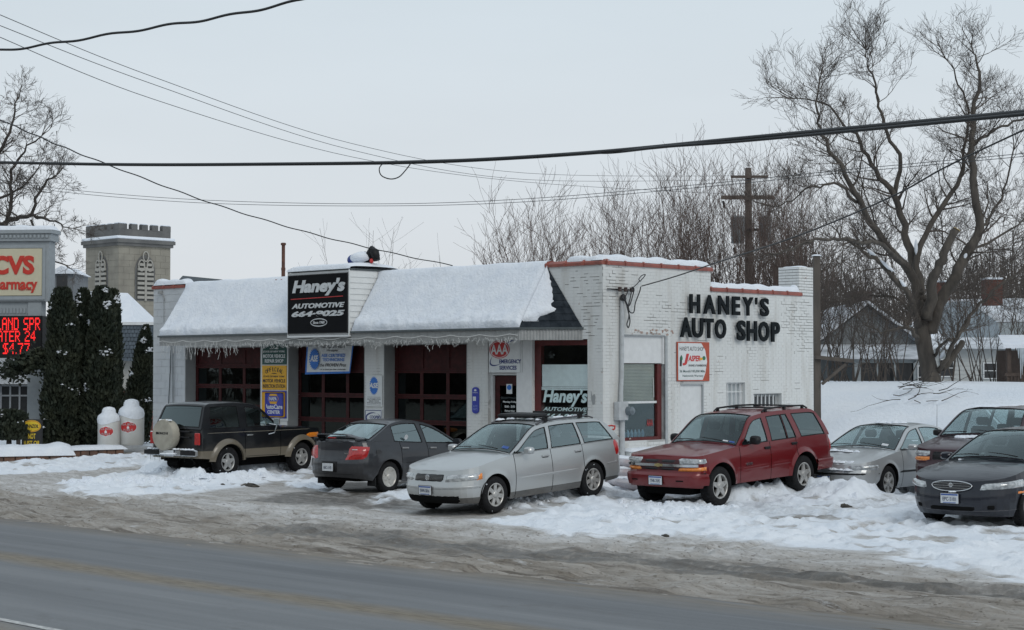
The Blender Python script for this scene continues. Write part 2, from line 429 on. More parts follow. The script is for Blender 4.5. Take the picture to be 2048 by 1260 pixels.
    tcn = N(t, 'ShaderNodeTexCoord'); rot = N(t, 'ShaderNodeMapping'); rot.inputs['Rotation'].default_value = (0, 0, -ANG_B); L(tcn.outputs['Object'], rot.inputs[0])
    def noi(sc, det=6, st=(1, 1, 1), rough=.6):
        mpn = N(t, 'ShaderNodeMapping'); mpn.inputs['Scale'].default_value = st; L(rot.outputs[0], mpn.inputs[0])
        n = N(t, 'ShaderNodeTexNoise'); n.inputs['Scale'].default_value = sc; n.inputs['Detail'].default_value = det; n.inputs['Roughness'].default_value = rough
        L(mpn.outputs[0], n.inputs['Vector']); return n.outputs['Fac']
    def mrg(src, a, b_, c=0.0, d=1.0):
        n = N(t, 'ShaderNodeMapRange'); n.inputs[1].default_value = a; n.inputs[2].default_value = b_; n.inputs[3].default_value = c; n.inputs[4].default_value = d; L(src, n.inputs[0]); return n.outputs[0]
    def math_(op, a, b_):
        n = N(t, 'ShaderNodeMath', operation=op)
        for i, x in enumerate((a, b_)):
            if isinstance(x, (int, float)): n.inputs[i].default_value = x
            else: L(x, n.inputs[i])
        return n.outputs[0]
    def mixc(f, a, b_):
        n = N(t, 'ShaderNodeMix', data_type='RGBA')
        if isinstance(f, (int, float)): n.inputs[0].default_value = f
        else: L(f, n.inputs[0])
        for i, x in ((6, a), (7, b_)):
            if isinstance(x, tuple): n.inputs[i].default_value = (*x, 1)
            else: L(x, n.inputs[i])
        return n.outputs[2]
    def att(nm):
        n = N(t, 'ShaderNodeAttribute', attribute_name=nm); return n.outputs['Fac']
    snow = mixc(mrg(noi(.7, 4), .35, .65), (.73, .775, .83), (.80, .83, .865))
    fine = noi(7, 8, (1, 1, 1)); streak = noi(1.6, 8, (.22, 2.2, 1), .7)
    d = math_('ADD', att('dirt'), math_('MULTIPLY', math_('SUBTRACT', fine, .5), .5))
    d = math_('ADD', d, math_('MULTIPLY', math_('SUBTRACT', streak, .5), .5))
    d = math_('ADD', d, math_('MULTIPLY', att('rut'), .42))
    dmask = mrg(d, .28, .78)
    s1 = mixc(mrg(streak, .32, .66), (.40, .38, .35), (.66, .66, .66)); s2 = mixc(mrg(streak, .34, .68), (.145, .12, .09), (.43, .395, .35))
    slush = mixc(att('grime'), s1, s2)
    slush = mixc(mrg(noi(3.5, 9, (.5, 1.3, 1), .75), .45, .75), slush, (.22, .19, .155))
    slush = mixc(math_('MULTIPLY', mrg(noi(1.5, 9, (.16, 4.0, 1), .72), .53, .60), math_('MULTIPLY', att('grime'), .85)), slush, (.085, .07, .055))
    slush = mixc(math_('MULTIPLY', mrg(noi(2.6, 8, (.3, 2.0, 1), .7), .60, .68), .7), slush, (.64, .645, .65))
    slush = mixc(math_('MULTIPLY', mrg(noi(19, 5, (.6, 1.4, 1)), .57, .68), .8), slush, (.10, .08, .06))
    wet_dark_col = mixc(mrg(streak, .3, .7), (.085, .08, .072), (.22, .205, .185))
    wm = math_('MULTIPLY', att('wet'), mrg(fine, .3, .6, .35, 1.0))
    colr = mixc(dmask, snow, slush); colr = mixc(mrg(wm, .15, .8), colr, wet_dark_col)
    L(colr, b.inputs['Base Color'])
    L(mrg(wm, 0, 1, .8, .4), b.inputs['Roughness']); b.inputs['Specular IOR Level'].default_value = .35
    bp = N(t, 'ShaderNodeBump'); bp.inputs['Strength'].default_value = .9; bp.inputs['Distance'].default_value = .05
    L(math_('ADD', math_('MULTIPLY', noi(9, 7), .8), math_('MULTIPLY', math_('MULTIPLY', streak, dmask), .9)), bp.inputs['Height']); L(bp.outputs[0], b.inputs['Normal'])
    # ------------------------------------------------ the road
    mr_, t, b = new_mat('asphalt'); L = t.links.new
    tcn = N(t, 'ShaderNodeTexCoord'); rot = tcn; 
    class _O: pass
    rot = N(t, 'ShaderNodeMapping'); L(tcn.outputs['Object'], rot.inputs[0])
    xyz = N(t, 'ShaderNodeSeparateXYZ'); L(tcn.outputs['Object'], xyz.inputs[0]); yy = xyz.outputs['Y']
    base = mixc(mrg(noi(.9, 7, (.06, 1.3, 1), .65), .36, .64), (.108, .115, .123), (.185, .193, .200))
    base = mixc(math_('MULTIPLY', mrg(noi(1.1, 8, (.5, .8, 1), .7), .58, .70), .6), base, (.085, .082, .078))
    base = mixc(math_('MULTIPLY', mrg(noi(150, 3), .50, .75), .5), base, (.30, .31, .32))
    base = mixc(math_('MULTIPLY', mrg(noi(60, 4), .5, .7), .35), base, (.11, .11, .115))
    base = mixc(math_('MULTIPLY', mrg(noi(2.0, 6, (.05, 2.5, 1)), .56, .75), .35), base, (.30, .31, .32))     # dried salt
    wob = math_('MULTIPLY', math_('SUBTRACT', noi(.6, 6, (.35, .35, 1)), .5), .9)
    def bandm(c, wd, soft):
        dd = math_('ABSOLUTE', math_('SUBTRACT', math_('ADD', yy, wob), c), 0); return mrg(dd, wd, wd + soft, 1, 0)
    tan = mixc(mrg(noi(4, 7, (.25, 1.5, 1), .75), .35, .65), (.12, .10, .075), (.25, .22, .18))
    cm = math_('MULTIPLY', bandm(-15.85, .02, .42), mrg(noi(2.2, 8, (.15, 1.6, 1), .7), .22, .46))
    base = mixc(math_('MULTIPLY', cm, .95), base, tan)
    em = math_('MULTIPLY', mrg(math_('ADD', yy, wob), -13.3, -12.2), mrg(noi(3, 8, (.2, 1.6, 1), .7), .30, .5))
    base = mixc(em, base, tan)
    e2 = math_('MULTIPLY', mrg(math_('ADD', yy, wob), -18.9, -19.4), mrg(noi(3, 8, (.2, 1.6, 1), .7), .25, .5))
    base = mixc(e2, base, tan)
    base = mixc(math_('MULTIPLY', cm, .85), base, mixc(mrg(noi(9, 6, (.3, 2, 1)), .4, .6), (.13, .105, .07), (.24, .205, .15)))
    L(base, b.inputs['Base Color']); b.inputs['Roughness'].default_value = .62; b.inputs['Specular IOR Level'].default_value = .3
    bp = N(t, 'ShaderNodeBump'); bp.inputs['Strength'].default_value = .35; bp.inputs['Distance'].default_value = .01
    L(noi(70, 4), bp.inputs['Height']); L(bp.outputs[0], b.inputs['Normal'])
    mb = MB(); xs2 = [-600, -200, -80, -40, -20, -10, 0, 10, 20, 40, 80, 200, 600]; yc = [-20.2, -19.6, -18, -15.9, -14, -12.6, -11.7]
    mb.grid([[(x, y, .0 + .05 * (1 - ((y + 15.9) / 4.2) ** 2) - .05) for x in xs2] for y in yc])
    o = part('road', mb, mr_, smooth=True); o.location = (CX, CY, 0); o.rotation_euler = (0, 0, ANG_B); o['kind'] = 'structure'
    # worn white edge line
    ml = mat('worn_road_paint', (.62, .62, .60), rough=.7, c2=(.30, .30, .30), scale=18)
    mb = MB(); mb.grid([[(x, y, .05 * (1 - ((y + 15.9) / 4.2) ** 2) - .05 + .005) for x in xs2] for y in (-19.02, -18.92)])
    o = part('edge_line', mb, ml); o.location = (CX, CY, 0); o.rotation_euler = (0, 0, ANG_B); o['kind'] = 'structure'
build_ground()
def snow_chunks():
    rg = random.Random(4); mb = MB()
    def lump(x, y, z, a):
        c = W(x, y, z); V = []
        for k in range(5): an = k * 1.2566 + rg.uniform(-.3, .3); q = a * rg.uniform(.7, 1.2); V.append((c.x + q * math.cos(an), c.y + q * math.sin(an), c.z - a * .3))
        for k in range(4): an = k * 1.57 + rg.uniform(-.4, .4); q = a * rg.uniform(.35, .8); V.append((c.x + q * math.cos(an), c.y + q * math.sin(an), c.z + a * rg.uniform(.35, .9)))
        mb.add(V, [(5, 6, 7, 8), (0, 1, 6, 5), (1, 2, 6), (2, 3, 7, 6), (3, 8, 7), (3, 4, 8), (4, 0, 5, 8)])
    for pts, h, wd in RIDGES:
        L_ = sum(math.hypot(b[0] - a[0], b[1] - a[1]) for a, b in zip(pts[:-1], pts[1:]))
        for _ in range(int(L_ * 95)):
            i = rg.randrange(len(pts) - 1); t_ = rg.random(); x = pts[i][0] + (pts[i + 1][0] - pts[i][0]) * t_; y = pts[i][1] + (pts[i + 1][1] - pts[i][1]) * t_; dx, dy = rg.gauss(0, wd * .55), rg.gauss(0, wd * .55)
            k = math.exp(-(math.hypot(dx, dy) / (wd * .85)) ** 2.6); lump(x + dx, y + dy, gz(x + dx, y + dy) + h * k * .9 + .02, rg.uniform(.018, .06) * (2.0 if rg.random() < .12 else 1))
    o = part('snow_chunks', mb, SNOW, smooth=False, kind='stuff'); o['label'] = 'loose crusty snow chunks along the ploughed ridges'; o['category'] = 'snow'
snow_chunks()
# ---------------------------------------------------------------- the repair shop
WALLP = mat('white_wall_paint', (.60, .61, .60), rough=.75, c2=(.70, .71, .70), scale=1.4, bump=.25, bscale=30)
REDP = mat('dark_red_paint', (.042, .006, .006), rough=.65, var=.3, spec=.3)
REDW = mat('window_red_paint', (.10, .012, .011), rough=.55, var=.2)
TILE = mat('clay_coping', (.34, .10, .075), rough=.6, c2=(.22, .075, .06), scale=5)
WHITE = mat('white_trim', (.66, .67, .67), rough=.55, var=.05)
SHGLASS = glass('shop_glass', (.10, .12, .12), .5, refl=.035)
OFFG = glass('office_glass', (.74, .76, .76), .65, refl=.05)
def brick_wall_mat():
    m, t, b = new_mat('painted_brick'); L = t.links.new
    tcn = N(t, 'ShaderNodeTexCoord'); gm = N(t, 'ShaderNodeNewGeometry')
    n1 = N(t, 'ShaderNodeTexNoise'); n1.inputs['Scale'].default_value = 1.2; n1.inputs['Detail'].default_value = 8; L(gm.outputs['Position'], n1.inputs['Vector'])
    n2 = N(t, 'ShaderNodeTexNoise'); n2.inputs['Scale'].default_value = 9; n2.inputs['Detail'].default_value = 6; L(gm.outputs['Position'], n2.inputs['Vector'])
    oi = N(t, 'ShaderNodeObjectInfo')
    c = N(t, 'ShaderNodeMix', data_type='RGBA'); c.inputs[6].default_value = (.60, .61, .60, 1); c.inputs[7].default_value = (.72, .73, .715, 1); L(n1.outputs['Fac'], c.inputs[0])
    mr_ = N(t, 'ShaderNodeMapRange'); mr_.inputs[1].default_value = .66; mr_.inputs[2].default_value = .74; L(n2.outputs['Fac'], mr_.inputs[0])
    mr2 = N(t, 'ShaderNodeMapRange'); mr2.inputs[1].default_value = .50; mr2.inputs[2].default_value = .62; L(n1.outputs['Fac'], mr2.inputs[0])
    mu = N(t, 'ShaderNodeMath', operation='MULTIPLY'); L(mr_.outputs[0], mu.inputs[0]); L(mr2.outputs[0], mu.inputs[1])
    c2 = N(t, 'ShaderNodeMix', data_type='RGBA'); L(mu.outputs[0], c2.inputs[0]); L(c.outputs[2], c2.inputs[6]); c2.inputs[7].default_value = (.34, .25, .20, 1)
    mp_ = N(t, 'ShaderNodeMapping'); mp_.inputs['Scale'].default_value = (2.5, 2.5, .35); L(gm.outputs['Position'], mp_.inputs[0])
    n3 = N(t, 'ShaderNodeTexNoise'); n3.inputs['Scale'].default_value = 1.6; n3.inputs['Detail'].default_value = 7; L(mp_.outputs[0], n3.inputs['Vector'])
    m3 = N(t, 'ShaderNodeMapRange'); m3.inputs[1].default_value = .50; m3.inputs[2].default_value = .72; m3.inputs[4].default_value = .6; L(n3.outputs['Fac'], m3.inputs[0])
    c3 = N(t, 'ShaderNodeMix', data_type='RGBA'); L(m3.outputs[0], c3.inputs[0]); L(c2.outputs[2], c3.inputs[6]); c3.inputs[7].default_value = (.44, .42, .38, 1)
    L(c3.outputs[2], b.inputs['Base Color']); b.inputs['Roughness'].default_value = .7
    bp = N(t, 'ShaderNodeBump'); bp.inputs['Strength'].default_value = .4; bp.inputs['Distance'].default_value = .008; L(n2.outputs['Fac'], bp.inputs['Height']); L(bp.outputs[0], b.inputs['Normal'])
    return m
def mortar_mat():
    m, t, b = new_mat('painted_mortar'); L = t.links.new
    gm = N(t, 'ShaderNodeNewGeometry')
    n1 = N(t, 'ShaderNodeTexNoise'); n1.inputs['Scale'].default_value = 1.1; n1.inputs['Detail'].default_value = 9; n1.inputs['Roughness'].default_value = .7; L(gm.outputs['Position'], n1.inputs['Vector'])
    mr_ = N(t, 'ShaderNodeMapRange'); mr_.inputs[1].default_value = .54; mr_.inputs[2].default_value = .60; L(n1.outputs['Fac'], mr_.inputs[0])
    # open joints where the paint has weathered off: most at the chimney corner
    c = N(t, 'ShaderNodeMix', data_type='RGBA'); c.inputs[6].default_value = (.62, .63, .62, 1); c.inputs[7].default_value = (.40, .40, .39, 1); L(mr_.outputs[0], c.inputs[0])
    L(c.outputs[2], b.inputs['Base Color']); b.inputs['Roughness'].default_value = .85
    return m
BRICK = brick_wall_mat(); MORTAR = mortar_mat(); OPENJ = mat('open_joints', (.06, .055, .05), rough=.9, c2=(.22, .21, .20), scale=5)
BLOCK = mat('painted_block', (.50, .52, .54), rough=.7, c2=(.58, .60, .61), scale=1.6, bump=.2, bscale=18)
shop = thing('repair_shop', 'white painted brick three-bay repair shop with snow on its mansard roof', 'building', (CX, CY, FLOOR), ANG_B)
def lz(z): return z - FLOOR
XL = -17.05; TOPZ = lz(4.965); EAVE = lz(3.58); TOP2 = lz(4.50); YS = 3.81; YE = 7.46; YB = 7.96
RC = .38
DOORS = [(FX(371), FX(522)), (FX(575.5), FX(729.7)), (FX(768), FX(934.5))]
HEAD = lz(3.28)
ENT = (FX(976), FX(1063)); WIN = (FX(1064.4), FX(1175))
WZ0, WZ1 = lz(1.15), lz(3.33)
# solid walls round the openings (front), 0.3 thick
def front_walls():
    mb = MB(); T = .30; xs = [XL]
    ops = [(a, b, -.6, HEAD) for a, b in DOORS] + [(ENT[0], ENT[1], -.6, HEAD), (WIN[0], WIN[1], WZ0, WZ1)]
    x = XL
    for (a, b, z0, z1) in ops:
        mb.box(x, a, 0, T, -.6, TOPZ) if a - x > .01 else None
        mb.box(a, b, 0, T, z1, TOPZ)
        if z0 > -.5: mb.box(a, b, 0, T, -.6, z0)
        x = b
    mb.box(x, -.006, 0, T, -.6, TOPZ)
    return mb
fw = front_walls(); part('front_wall', fw, MORTAR, shop)
blk = MB(); z = -.5; k = 0
PW = (XL, DOORS[0][0])
while z < TOPZ - .01:
    x = XL - (.2 if k % 2 else 0)
    while x < PW[1] - .01:
        x0, x1 = max(x, XL) + .004, min(x + .40, PW[1]) - .004
        if x1 - x0 > .05 and not (z > EAVE - .25 and x0 > FX(372)): blk.rbox(x0, x1, -.012, .02, z + .004, min(z + .199, TOPZ) - .003, .003)
        x += .40
    z += .203; k += 1
part('concrete_blockwork', blk, BLOCK, shop, kind='stuff')
# side, rear and left walls
sw = MB()
Y1a, Y1b = SYs(1246.5), SYs(1330); W1z = (lz(SZ(1246, 882)), lz(SZ(1246, 728))); PNz = lz(SZ(1246, 670.8))
Y2a, Y2b = SYs(1361), SYs(1407); P2z = lz(SZ(1390, 766.5))
Y3a, Y3b = SYs(1453), SYs(1490); W3 = (lz(SZ(1470, 850)), lz(SZ(1470, 765)))
Y4a, Y4b = SYs(1507), SYs(1563); W4 = (lz(SZ(1535, 850)), lz(SZ(1535, 787)))
sops = [(Y1a, Y1b, W1z[0], PNz), (Y2a, Y2b, -.6, P2z), (Y3a, Y3b, W3[0], W3[1]), (Y4a, Y4b, W4[0], W4[1])]
def ztop(y): return TOPZ if y < YS else (TOP2 if y < YE else lz(5.17))
def side_wall():
    y = .30; T = .30
    for (a, b, z0, z1) in sops + [(YB, YB, 0, 0)]:
        for (p, q) in ((y, min(a, YS)), (max(y, YS), a)) if a > YS and y < YS else ((y, a),):
            if q - p > .005: sw.box(-T, -.006, p, q, -.6, ztop((p + q) / 2) if q <= YE + .01 else TOP2)
        if b > a:
            sw.box(-T, -.006, a, b, z1, ztop((a + b) / 2)); sw.box(-T, -.006, a, b, -.6, z0)
        y = b
side_wall()
sw.box(-T_ if False else XL, XL + .3, .30, YB, -.6, lz(4.5)); sw.box(XL + .3, -.3, YB - .3, YB, -.6, TOP2 - .05)
sw.box(-6, -.3, YS - .2, YS, TOP2 - .3, TOPZ)
part('side_wall', sw, MORTAR, shop)
roof = MB(); roof.box(XL + .3, -.3, .3, YB - .3, lz(4.25), lz(4.32)); part('flat_roof', roof, SNOW, shop)
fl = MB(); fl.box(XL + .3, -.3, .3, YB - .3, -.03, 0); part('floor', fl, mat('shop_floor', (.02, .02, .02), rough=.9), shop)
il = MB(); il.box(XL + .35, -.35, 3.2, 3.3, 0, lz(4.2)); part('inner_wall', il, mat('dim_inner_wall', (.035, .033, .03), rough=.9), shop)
# bricks of the side wall: the most visible 300 one by one, the rest as one
CO = .0715; BL, BH = .2135, .0605
def bricks(y0, y1, z0, z1, holes, out):
    """running-bond positions on a wall strip: (centre along, centre height, length)"""
    k = int(math.floor((z0) / CO)); z = k * CO
    while z < z1:
        y = y0 - (BL / 2 if k % 2 else 0)
        while y < y1:
            a, b = max(y, y0), min(y + BL, y1)
            zc0, zc1 = z + .005, z + .005 + BH
            if zc1 < z1 and zc0 >= z0 - .05:
                segs = [(a, b)]
                for (ha, hb, hz0, hz1) in holes:
                    if zc1 > hz0 and zc0 < hz1:
                        ns = []
                        for (p, q) in segs:
                            if q <= ha or p >= hb: ns.append((p, q))
                            else:
                                if p < ha: ns.append((p, ha))
                                if q > hb: ns.append((hb, q))
                        segs = ns
                for (p, q) in segs:
                    if q - p > .04: out.append(((p + q) / 2, (zc0 + zc1) / 2, q - p - .010))
            y += BL
        z += CO; k += 1
bl_ = []
bricks(0, YS, -.3, TOPZ, sops, bl_); bricks(YS, YB, -.3, TOP2, sops, bl_)
rg = random.Random(11)
bl_.sort(key=lambda q: q[0] * 1.0 - q[1] * .25)
near_ = [q for q in bl_ if q[1] > .9 and abs(q[2] - (BL - .01)) < 1e-6][:300]; ns = set(near_)
bm_ = MB().rbox(-.008, -.0025, -(BL - .010) / 2, (BL - .010) / 2, -BH / 2, BH / 2, .002).mesh('brick', BRICK)
for q in near_:
    o = part('brick', bm_, BRICK, shop); o.location = (rg.uniform(-.001, .0012), q[0], q[1])
rest = MB()
for q in bl_:
    if q in ns: continue
    d = rg.uniform(-.0035, -.0015)
    y0, y1, z0, z1 = q[0] - q[2] / 2, q[0] + q[2] / 2, q[1] - BH / 2, q[1] + BH / 2
    rest.add([(d, y0, z0), (d, y1, z0), (d, y1, z1), (d, y0, z1), (-.009, y0, z0), (-.009, y1, z0), (-.009, y1, z1), (-.009, y0, z1)], [(0, 1, 2, 3), (4, 5, 1, 0), (7, 3, 2, 6), (4, 0, 3, 7), (5, 6, 2, 1)])
fb = []
fh = [(a, b, -.6, HEAD) for a, b in DOORS] + [(ENT[0], ENT[1], -.6, HEAD), (WIN[0], WIN[1], WZ0, WZ1)]
bricks(DOORS[0][1], -.002, -.3, TOPZ, fh, fb)
for q in fb:
    d = -.003 + rg.uniform(-.001, .001); x0, x1, z0, z1 = q[0] - q[2] / 2, q[0] + q[2] / 2, q[1] - BH / 2, q[1] + BH / 2
    rest.add([(x0, d, z0), (x1, d, z0), (x1, d, z1), (x0, d, z1), (x0, .004, z0), (x1, .004, z0), (x1, .004, z1), (x0, .004, z1)], [(0, 1, 2, 3), (4, 5, 1, 0), (7, 3, 2, 6), (4, 0, 3, 7), (5, 6, 2, 1)])
part('brickwork', rest, BRICK, shop, kind='stuff')
# weathered open joints: dark lines lying in the joints near the chimney corner and around the panel
cr = MB(); rg = random.Random(5)
def crack(y0, z0, ln, vert=False):
    if vert: cr.box(-.0065, -.0008, y0 - .004, y0 + .004, z0, z0 + CO * .95)
    else: cr.box(-.0065, -.0008, y0, y0 + ln, z0 - .0045, z0 + .0045)
def crackzone(n, ya, yb, za, zb, dens=1.0):
    for _ in range(n):
        k = round(rg.uniform(za, zb) / CO); z = k * CO + .0005; y = math.floor(rg.uniform(ya, yb) / BL) * BL + (BL / 2 if k % 2 else 0)
        if any(a - .1 < y < b + .05 and c - .05 < z < d + .05 for a, b, c, d in sops): continue
        if rg.random() < .68: crack(y, z - .002, BL * rg.choice((.3, .5, 1, 1, 1.5)))
        else: crack(y - .001, z, 0, True)
crackzone(95, YE - .75, YB - .18, lz(3.6), lz(4.35)); crackzone(55, YE - .1, YB - .2, lz(3.1), lz(3.8)); crackzone(26, .1, 1.0, lz(4.0), lz(4.85))
crackzone(40, 1.6, 3.4, lz(3.6), lz(4.2)); crackzone(60, 1.0, 7.4, lz(2.0), lz(4.4)); crackzone(16, .05, .5, lz(4.55), lz(4.9))
part('open_mortar_joints', cr, OPENJ, shop, kind='stuff')
cf = MB()
for _ in range(70):
    k = round(rg.uniform(lz(3.4), lz(4.8)) / CO); z = k * CO; x = rg.uniform(-1.25, -.15)
    if z < EAVE + .1 and x < -.7: continue
    if x < -1.5 + (TOPZ - z) * .8 and x < -.62: continue
    l = BL * rg.choice((.3, .5, .8)); cf.box(x, x + l, -.0068, .0, z - .005, z + .005)
part('front_mortar_joints', cf, OPENJ, shop, kind='stuff')
pe = MB()
for _ in range(26):
    y = rg.uniform(Y1a + .1, Y1b + .3); z = PNz + rg.uniform(.03, .16); s_ = rg.uniform(.02, .05)
    pe.prism([(y + s_ * rg.uniform(.5, 1.4) * math.cos(a), z + s_ * .6 * rg.uniform(.5, 1.3) * math.sin(a)) for a in [2 * math.pi * j / 7 for j in range(7)]], .0, .0022, 'x')
for _ in range(9):
    y = rg.uniform(.15, 1.1); z = rg.uniform(lz(1.0), lz(1.2)); s_ = rg.uniform(.02, .06)
    pe.prism([(y + s_ * rg.uniform(.5, 1.4) * math.cos(a), z + s_ * .6 * rg.uniform(.5, 1.3) * math.sin(a)) for a in [2 * math.pi * j / 7 for j in range(7)]], .0, .0022, 'x')
part('peeling_paint', pe, mat('bare_brick_patch', (.30, .15, .11), rough=.8, c2=(.45, .40, .36), scale=14), shop, kind='stuff')
# chimney block
ch = MB(); z0, z1 = TOP2, lz(5.17)
ch.box(-.62, -.006, YE - .10, YB, z0 - .02, z1)
part('chimney', ch, OPENJ, shop); cb_ = MB(); k = 0; z = z0
while z < z1 - .02:
    for (ax, lo, hi) in (('x', YE - .10, YB), ('y', -.62, .0)):
        y = lo - (BL / 2 if k % 2 else 0)
        while y < hi - .03:
            a, b = max(y, lo) + .004, min(y + BL, hi) - .004
            if b - a > .04:
                if ax == 'x': cb_.box(-.03, .0, a, b, z + .005, z + .064)
                else: cb_.box(a, b, YE - .108, YE - .08, z + .005, z + .064)
            y += BL
    z += CO; k += 1
part('chimney_bricks', cb_, BRICK, shop, kind='stuff')
def snow_cap(x0, x1, y0, y1, z, h, seed=1, over=.05, name='snow_cap', par=None, n=None, amp=.25):
    """rounded, slightly lumpy snow lying on a ledge"""
    lx, ly = x1 - x0, y1 - y0; along = 'x' if lx > ly else 'y'; Lg = max(lx, ly); nn = n or max(8, int(Lg / .10)); rows = []
    rg2 = random.Random(seed); 
    for i in range(nn + 1):
        u = i / nn; e = min(1, math.sin(math.pi * min(max(u, 0), 1)) * Lg * 3 + .05); k = 1 + amp * (mnoise.noise(Vector((u * Lg * 2.2, seed, 0)))) * 2
        w_ = (min(lx, ly) / 2 + over * (.7 + .6 * mnoise.noise(Vector((u * Lg * 3.1, seed + 5, 0))))); row = []
        for j in range(9):
            an = math.pi * j / 8; dy = -math.cos(an) * w_; dz = (max(math.sin(an), 0) ** .55) * h * k * min(e, 1)
            if along == 'x': row.append((x0 + u * lx, (y0 + y1) / 2 + dy, z + dz))
            else: row.append(((x0 + x1) / 2 - dy, y0 + u * ly, z + dz))
        rows.append(row)
    mb = MB(); mb.grid(rows, flip=True)
    return part(name, mb, SNOW, par or shop, smooth=True)
# clay coping
def coping(p0, p1, z, n, axis, s0=1):
    L_ = (p1 - p0) / n
    for i in range(n):
        a = p0 + i * L_; mb = MB()
        prof = [(-.17, -.015), (-.175, .045), (-.10, .10), (0, .115), (.10, .10), (.165, .045), (.16, -.015)]
        big = [(q[0] * 1.12, q[1] * 1.16 + .002) for q in prof]
        if axis == 'y':
            mb.prism([(-.14 + q[0] * -1, z + q[1]) for q in prof], a + .002, a + L_ - .002, 'y'); mb.prism([(-.14 - q[0], z + q[1]) for q in big], a - .03, a + .035, 'y')
        else:
            mb.prism([(.13 + q[0], z + q[1]) for q in prof], a + .002, a + L_ - .002, 'x'); mb.prism([(.13 + q[0], z + q[1]) for q in big], a - .03, a + .035, 'x')
        part('coping_tile', mb, TILE, shop, auto=30)
coping(.12, YS + .05, TOPZ, 6, 'y'); coping(YS, YE, TOP2, 6, 'y'); coping(FX(1095), -.0, TOPZ, 3, 'x'); coping(XL, FX(370), TOPZ, 3, 'x')
coping(FX(555), FX(577), TOPZ + .0, 2, 'x')
snow_cap(-.33, .0, -.02, YS + .02, TOPZ + .08, .14, 2, .0); snow_cap(-.33, 0, YS - .03, YE - .05, TOP2 + .08, .13, 3, .0)
snow_cap(FX(1130), -.1, .0, .30, TOPZ + .08, .13, 4, .0); snow_cap(XL, FX(372), -.02, .30, TOPZ + .09, .16, 5, .02)
snow_cap(-.62, -.02, YE - .1, YB, lz(5.17) - .01, .09, 6, .02, n=10)
snow_cap(-.20, -.02, YE - .28, YE - .08, TOP2 + .12, .20, 16, .02, n=10)
# ---------------- mansard
MX0, MX1 = FX(372), FX(1095); MD = .91; SHC = mat('asphalt_shingle', (.014, .019, .025), rough=.95, spec=.2, c2=(.035, .043, .052), scale=7, bump=.4, bscale=60)
FX1 = .587 * -1
A = Vector((MX1, -.01, TOPZ)); B = Vector((MX1, -MD, EAVE)); Cc = Vector((-.587, -.01, EAVE))
mb = MB(); mb.add([(MX0, -.01, TOPZ), (MX1, -.01, TOPZ), (MX1, -MD, EAVE), (MX0, -MD, EAVE), (MX0, -.01, EAVE), (MX1, -.01, EAVE), tuple(Cc)],
                  [(0, 3, 2, 1), (1, 2, 6), (0, 4, 3), (3, 4, 5, 2), (2, 5, 6)])
part('mansard_roof', mb, SHC, shop)
# shingles on the snow-free hip
u1 = (Cc - B); u2 = (A - B); rows = 9
nrm = (Cc - B).cross(A - B).normalized()
if nrm.y > 0: nrm = -nrm
for r_ in range(rows):
    f0, f1 = r_ / rows, (r_ + 1) / rows
    l0, l1 = B.lerp(A, f0), Cc.lerp(A, f0); m0, m1 = B.lerp(A, f1), Cc.lerp(A, f1); n_ = max(2, int((l1 - l0).length / .20)); off = .5 if r_ % 2 else 0
    for i in range(-1, n_):
        ua, ub = max(0, (i + off) / n_), min(1, (i + off + 1) / n_)
        if ub - ua < .02: continue
        du = .004 / max((l1 - l0).length, .1)
        P = [l0.lerp(l1, ua + du) + nrm * .016, l0.lerp(l1, ub - du) + nrm * .016, m0.lerp(m1, min(ub - du, 1)) + nrm * .004, m0.lerp(m1, ua + du) + nrm * .004]
        P += [p - nrm * .014 for p in P]
        part('shingle', MB().add([tuple(p) for p in P], [(0, 1, 2, 3), (0, 4, 5, 1), (0, 3, 7, 4), (1, 5, 6, 2)]), SHC, shop)
def mansard_snow(x0, x1, seed, name='roof_snow', cut=None):
    nx = int((x1 - x0) / .05); ny = 30; rows = []
    for j in range(ny + 1):
        v = j / ny; row = []
        for i in range(nx + 1):
            x = x0 + (x1 - x0) * i / nx; e = min(1, min(x - x0, x1 - x) / .12 + .15)
            lip = .06 * mnoise.noise(Vector((x * 1.3, seed, 0))) + .05 * mnoise.noise(Vector((x * 4, seed + 3, 0)))
            h = .065 + .018 * mnoise.noise(Vector((x * 1.5, v * 4, seed)))
            vv = v * (1 - max(0, lip) * .0)
            low = sstep(.62, .93, v)
            h += float(low) * (.04 + .045 * mnoise.noise(Vector((x * 3.0, v * 9, seed))) + .03 * mnoise.noise(Vector((x * 9.0, v * 20, seed))))
            h += .012 * mnoise.noise(Vector((x * 9, v * 14, seed)))
            h *= float(1 - sstep(.93, 1.0, v) * .97) * e
            h = max(h, -.01)
            y = -.01 + (-MD + .01) * vv; z = TOPZ + (EAVE - TOPZ) * vv
            n = Vector((0, -(TOPZ - EAVE), -MD * -1)).normalized()
            if v == 0: row.append((x, .12, TOPZ + .05)); continue
            row.append((x, y + n.y * h, z + abs(n.z) * h))
        rows.append(row)
    top = [(p[0], .30, TOPZ + .10 + .02 * mnoise.noise(Vector((p[0], 3, seed)))) for p in rows[0]]; back = [(p[0], .36, TOPZ - .05) for p in rows[0]]
    rows[0] = [(p[0], -.02, TOPZ + .11 + .03 * mnoise.noise(Vector((p[0] * 1.7, 3, seed)))) for p in rows[0]]
    mid = [(p[0], .14, TOPZ + .15 + .03 * mnoise.noise(Vector((p[0] * 1.7, 3, seed)))) for p in rows[0]]
    mb = MB(); mb.grid([back, top, mid] + rows)
    return part(name, mb, SNOW, shop, smooth=True)
BX0, BX1 = FX(577, -.95), FX(698, -.95)
mansard_snow(MX0, BX0 - .02, 1); mansard_snow(BX1 + .02, MX1, 2)
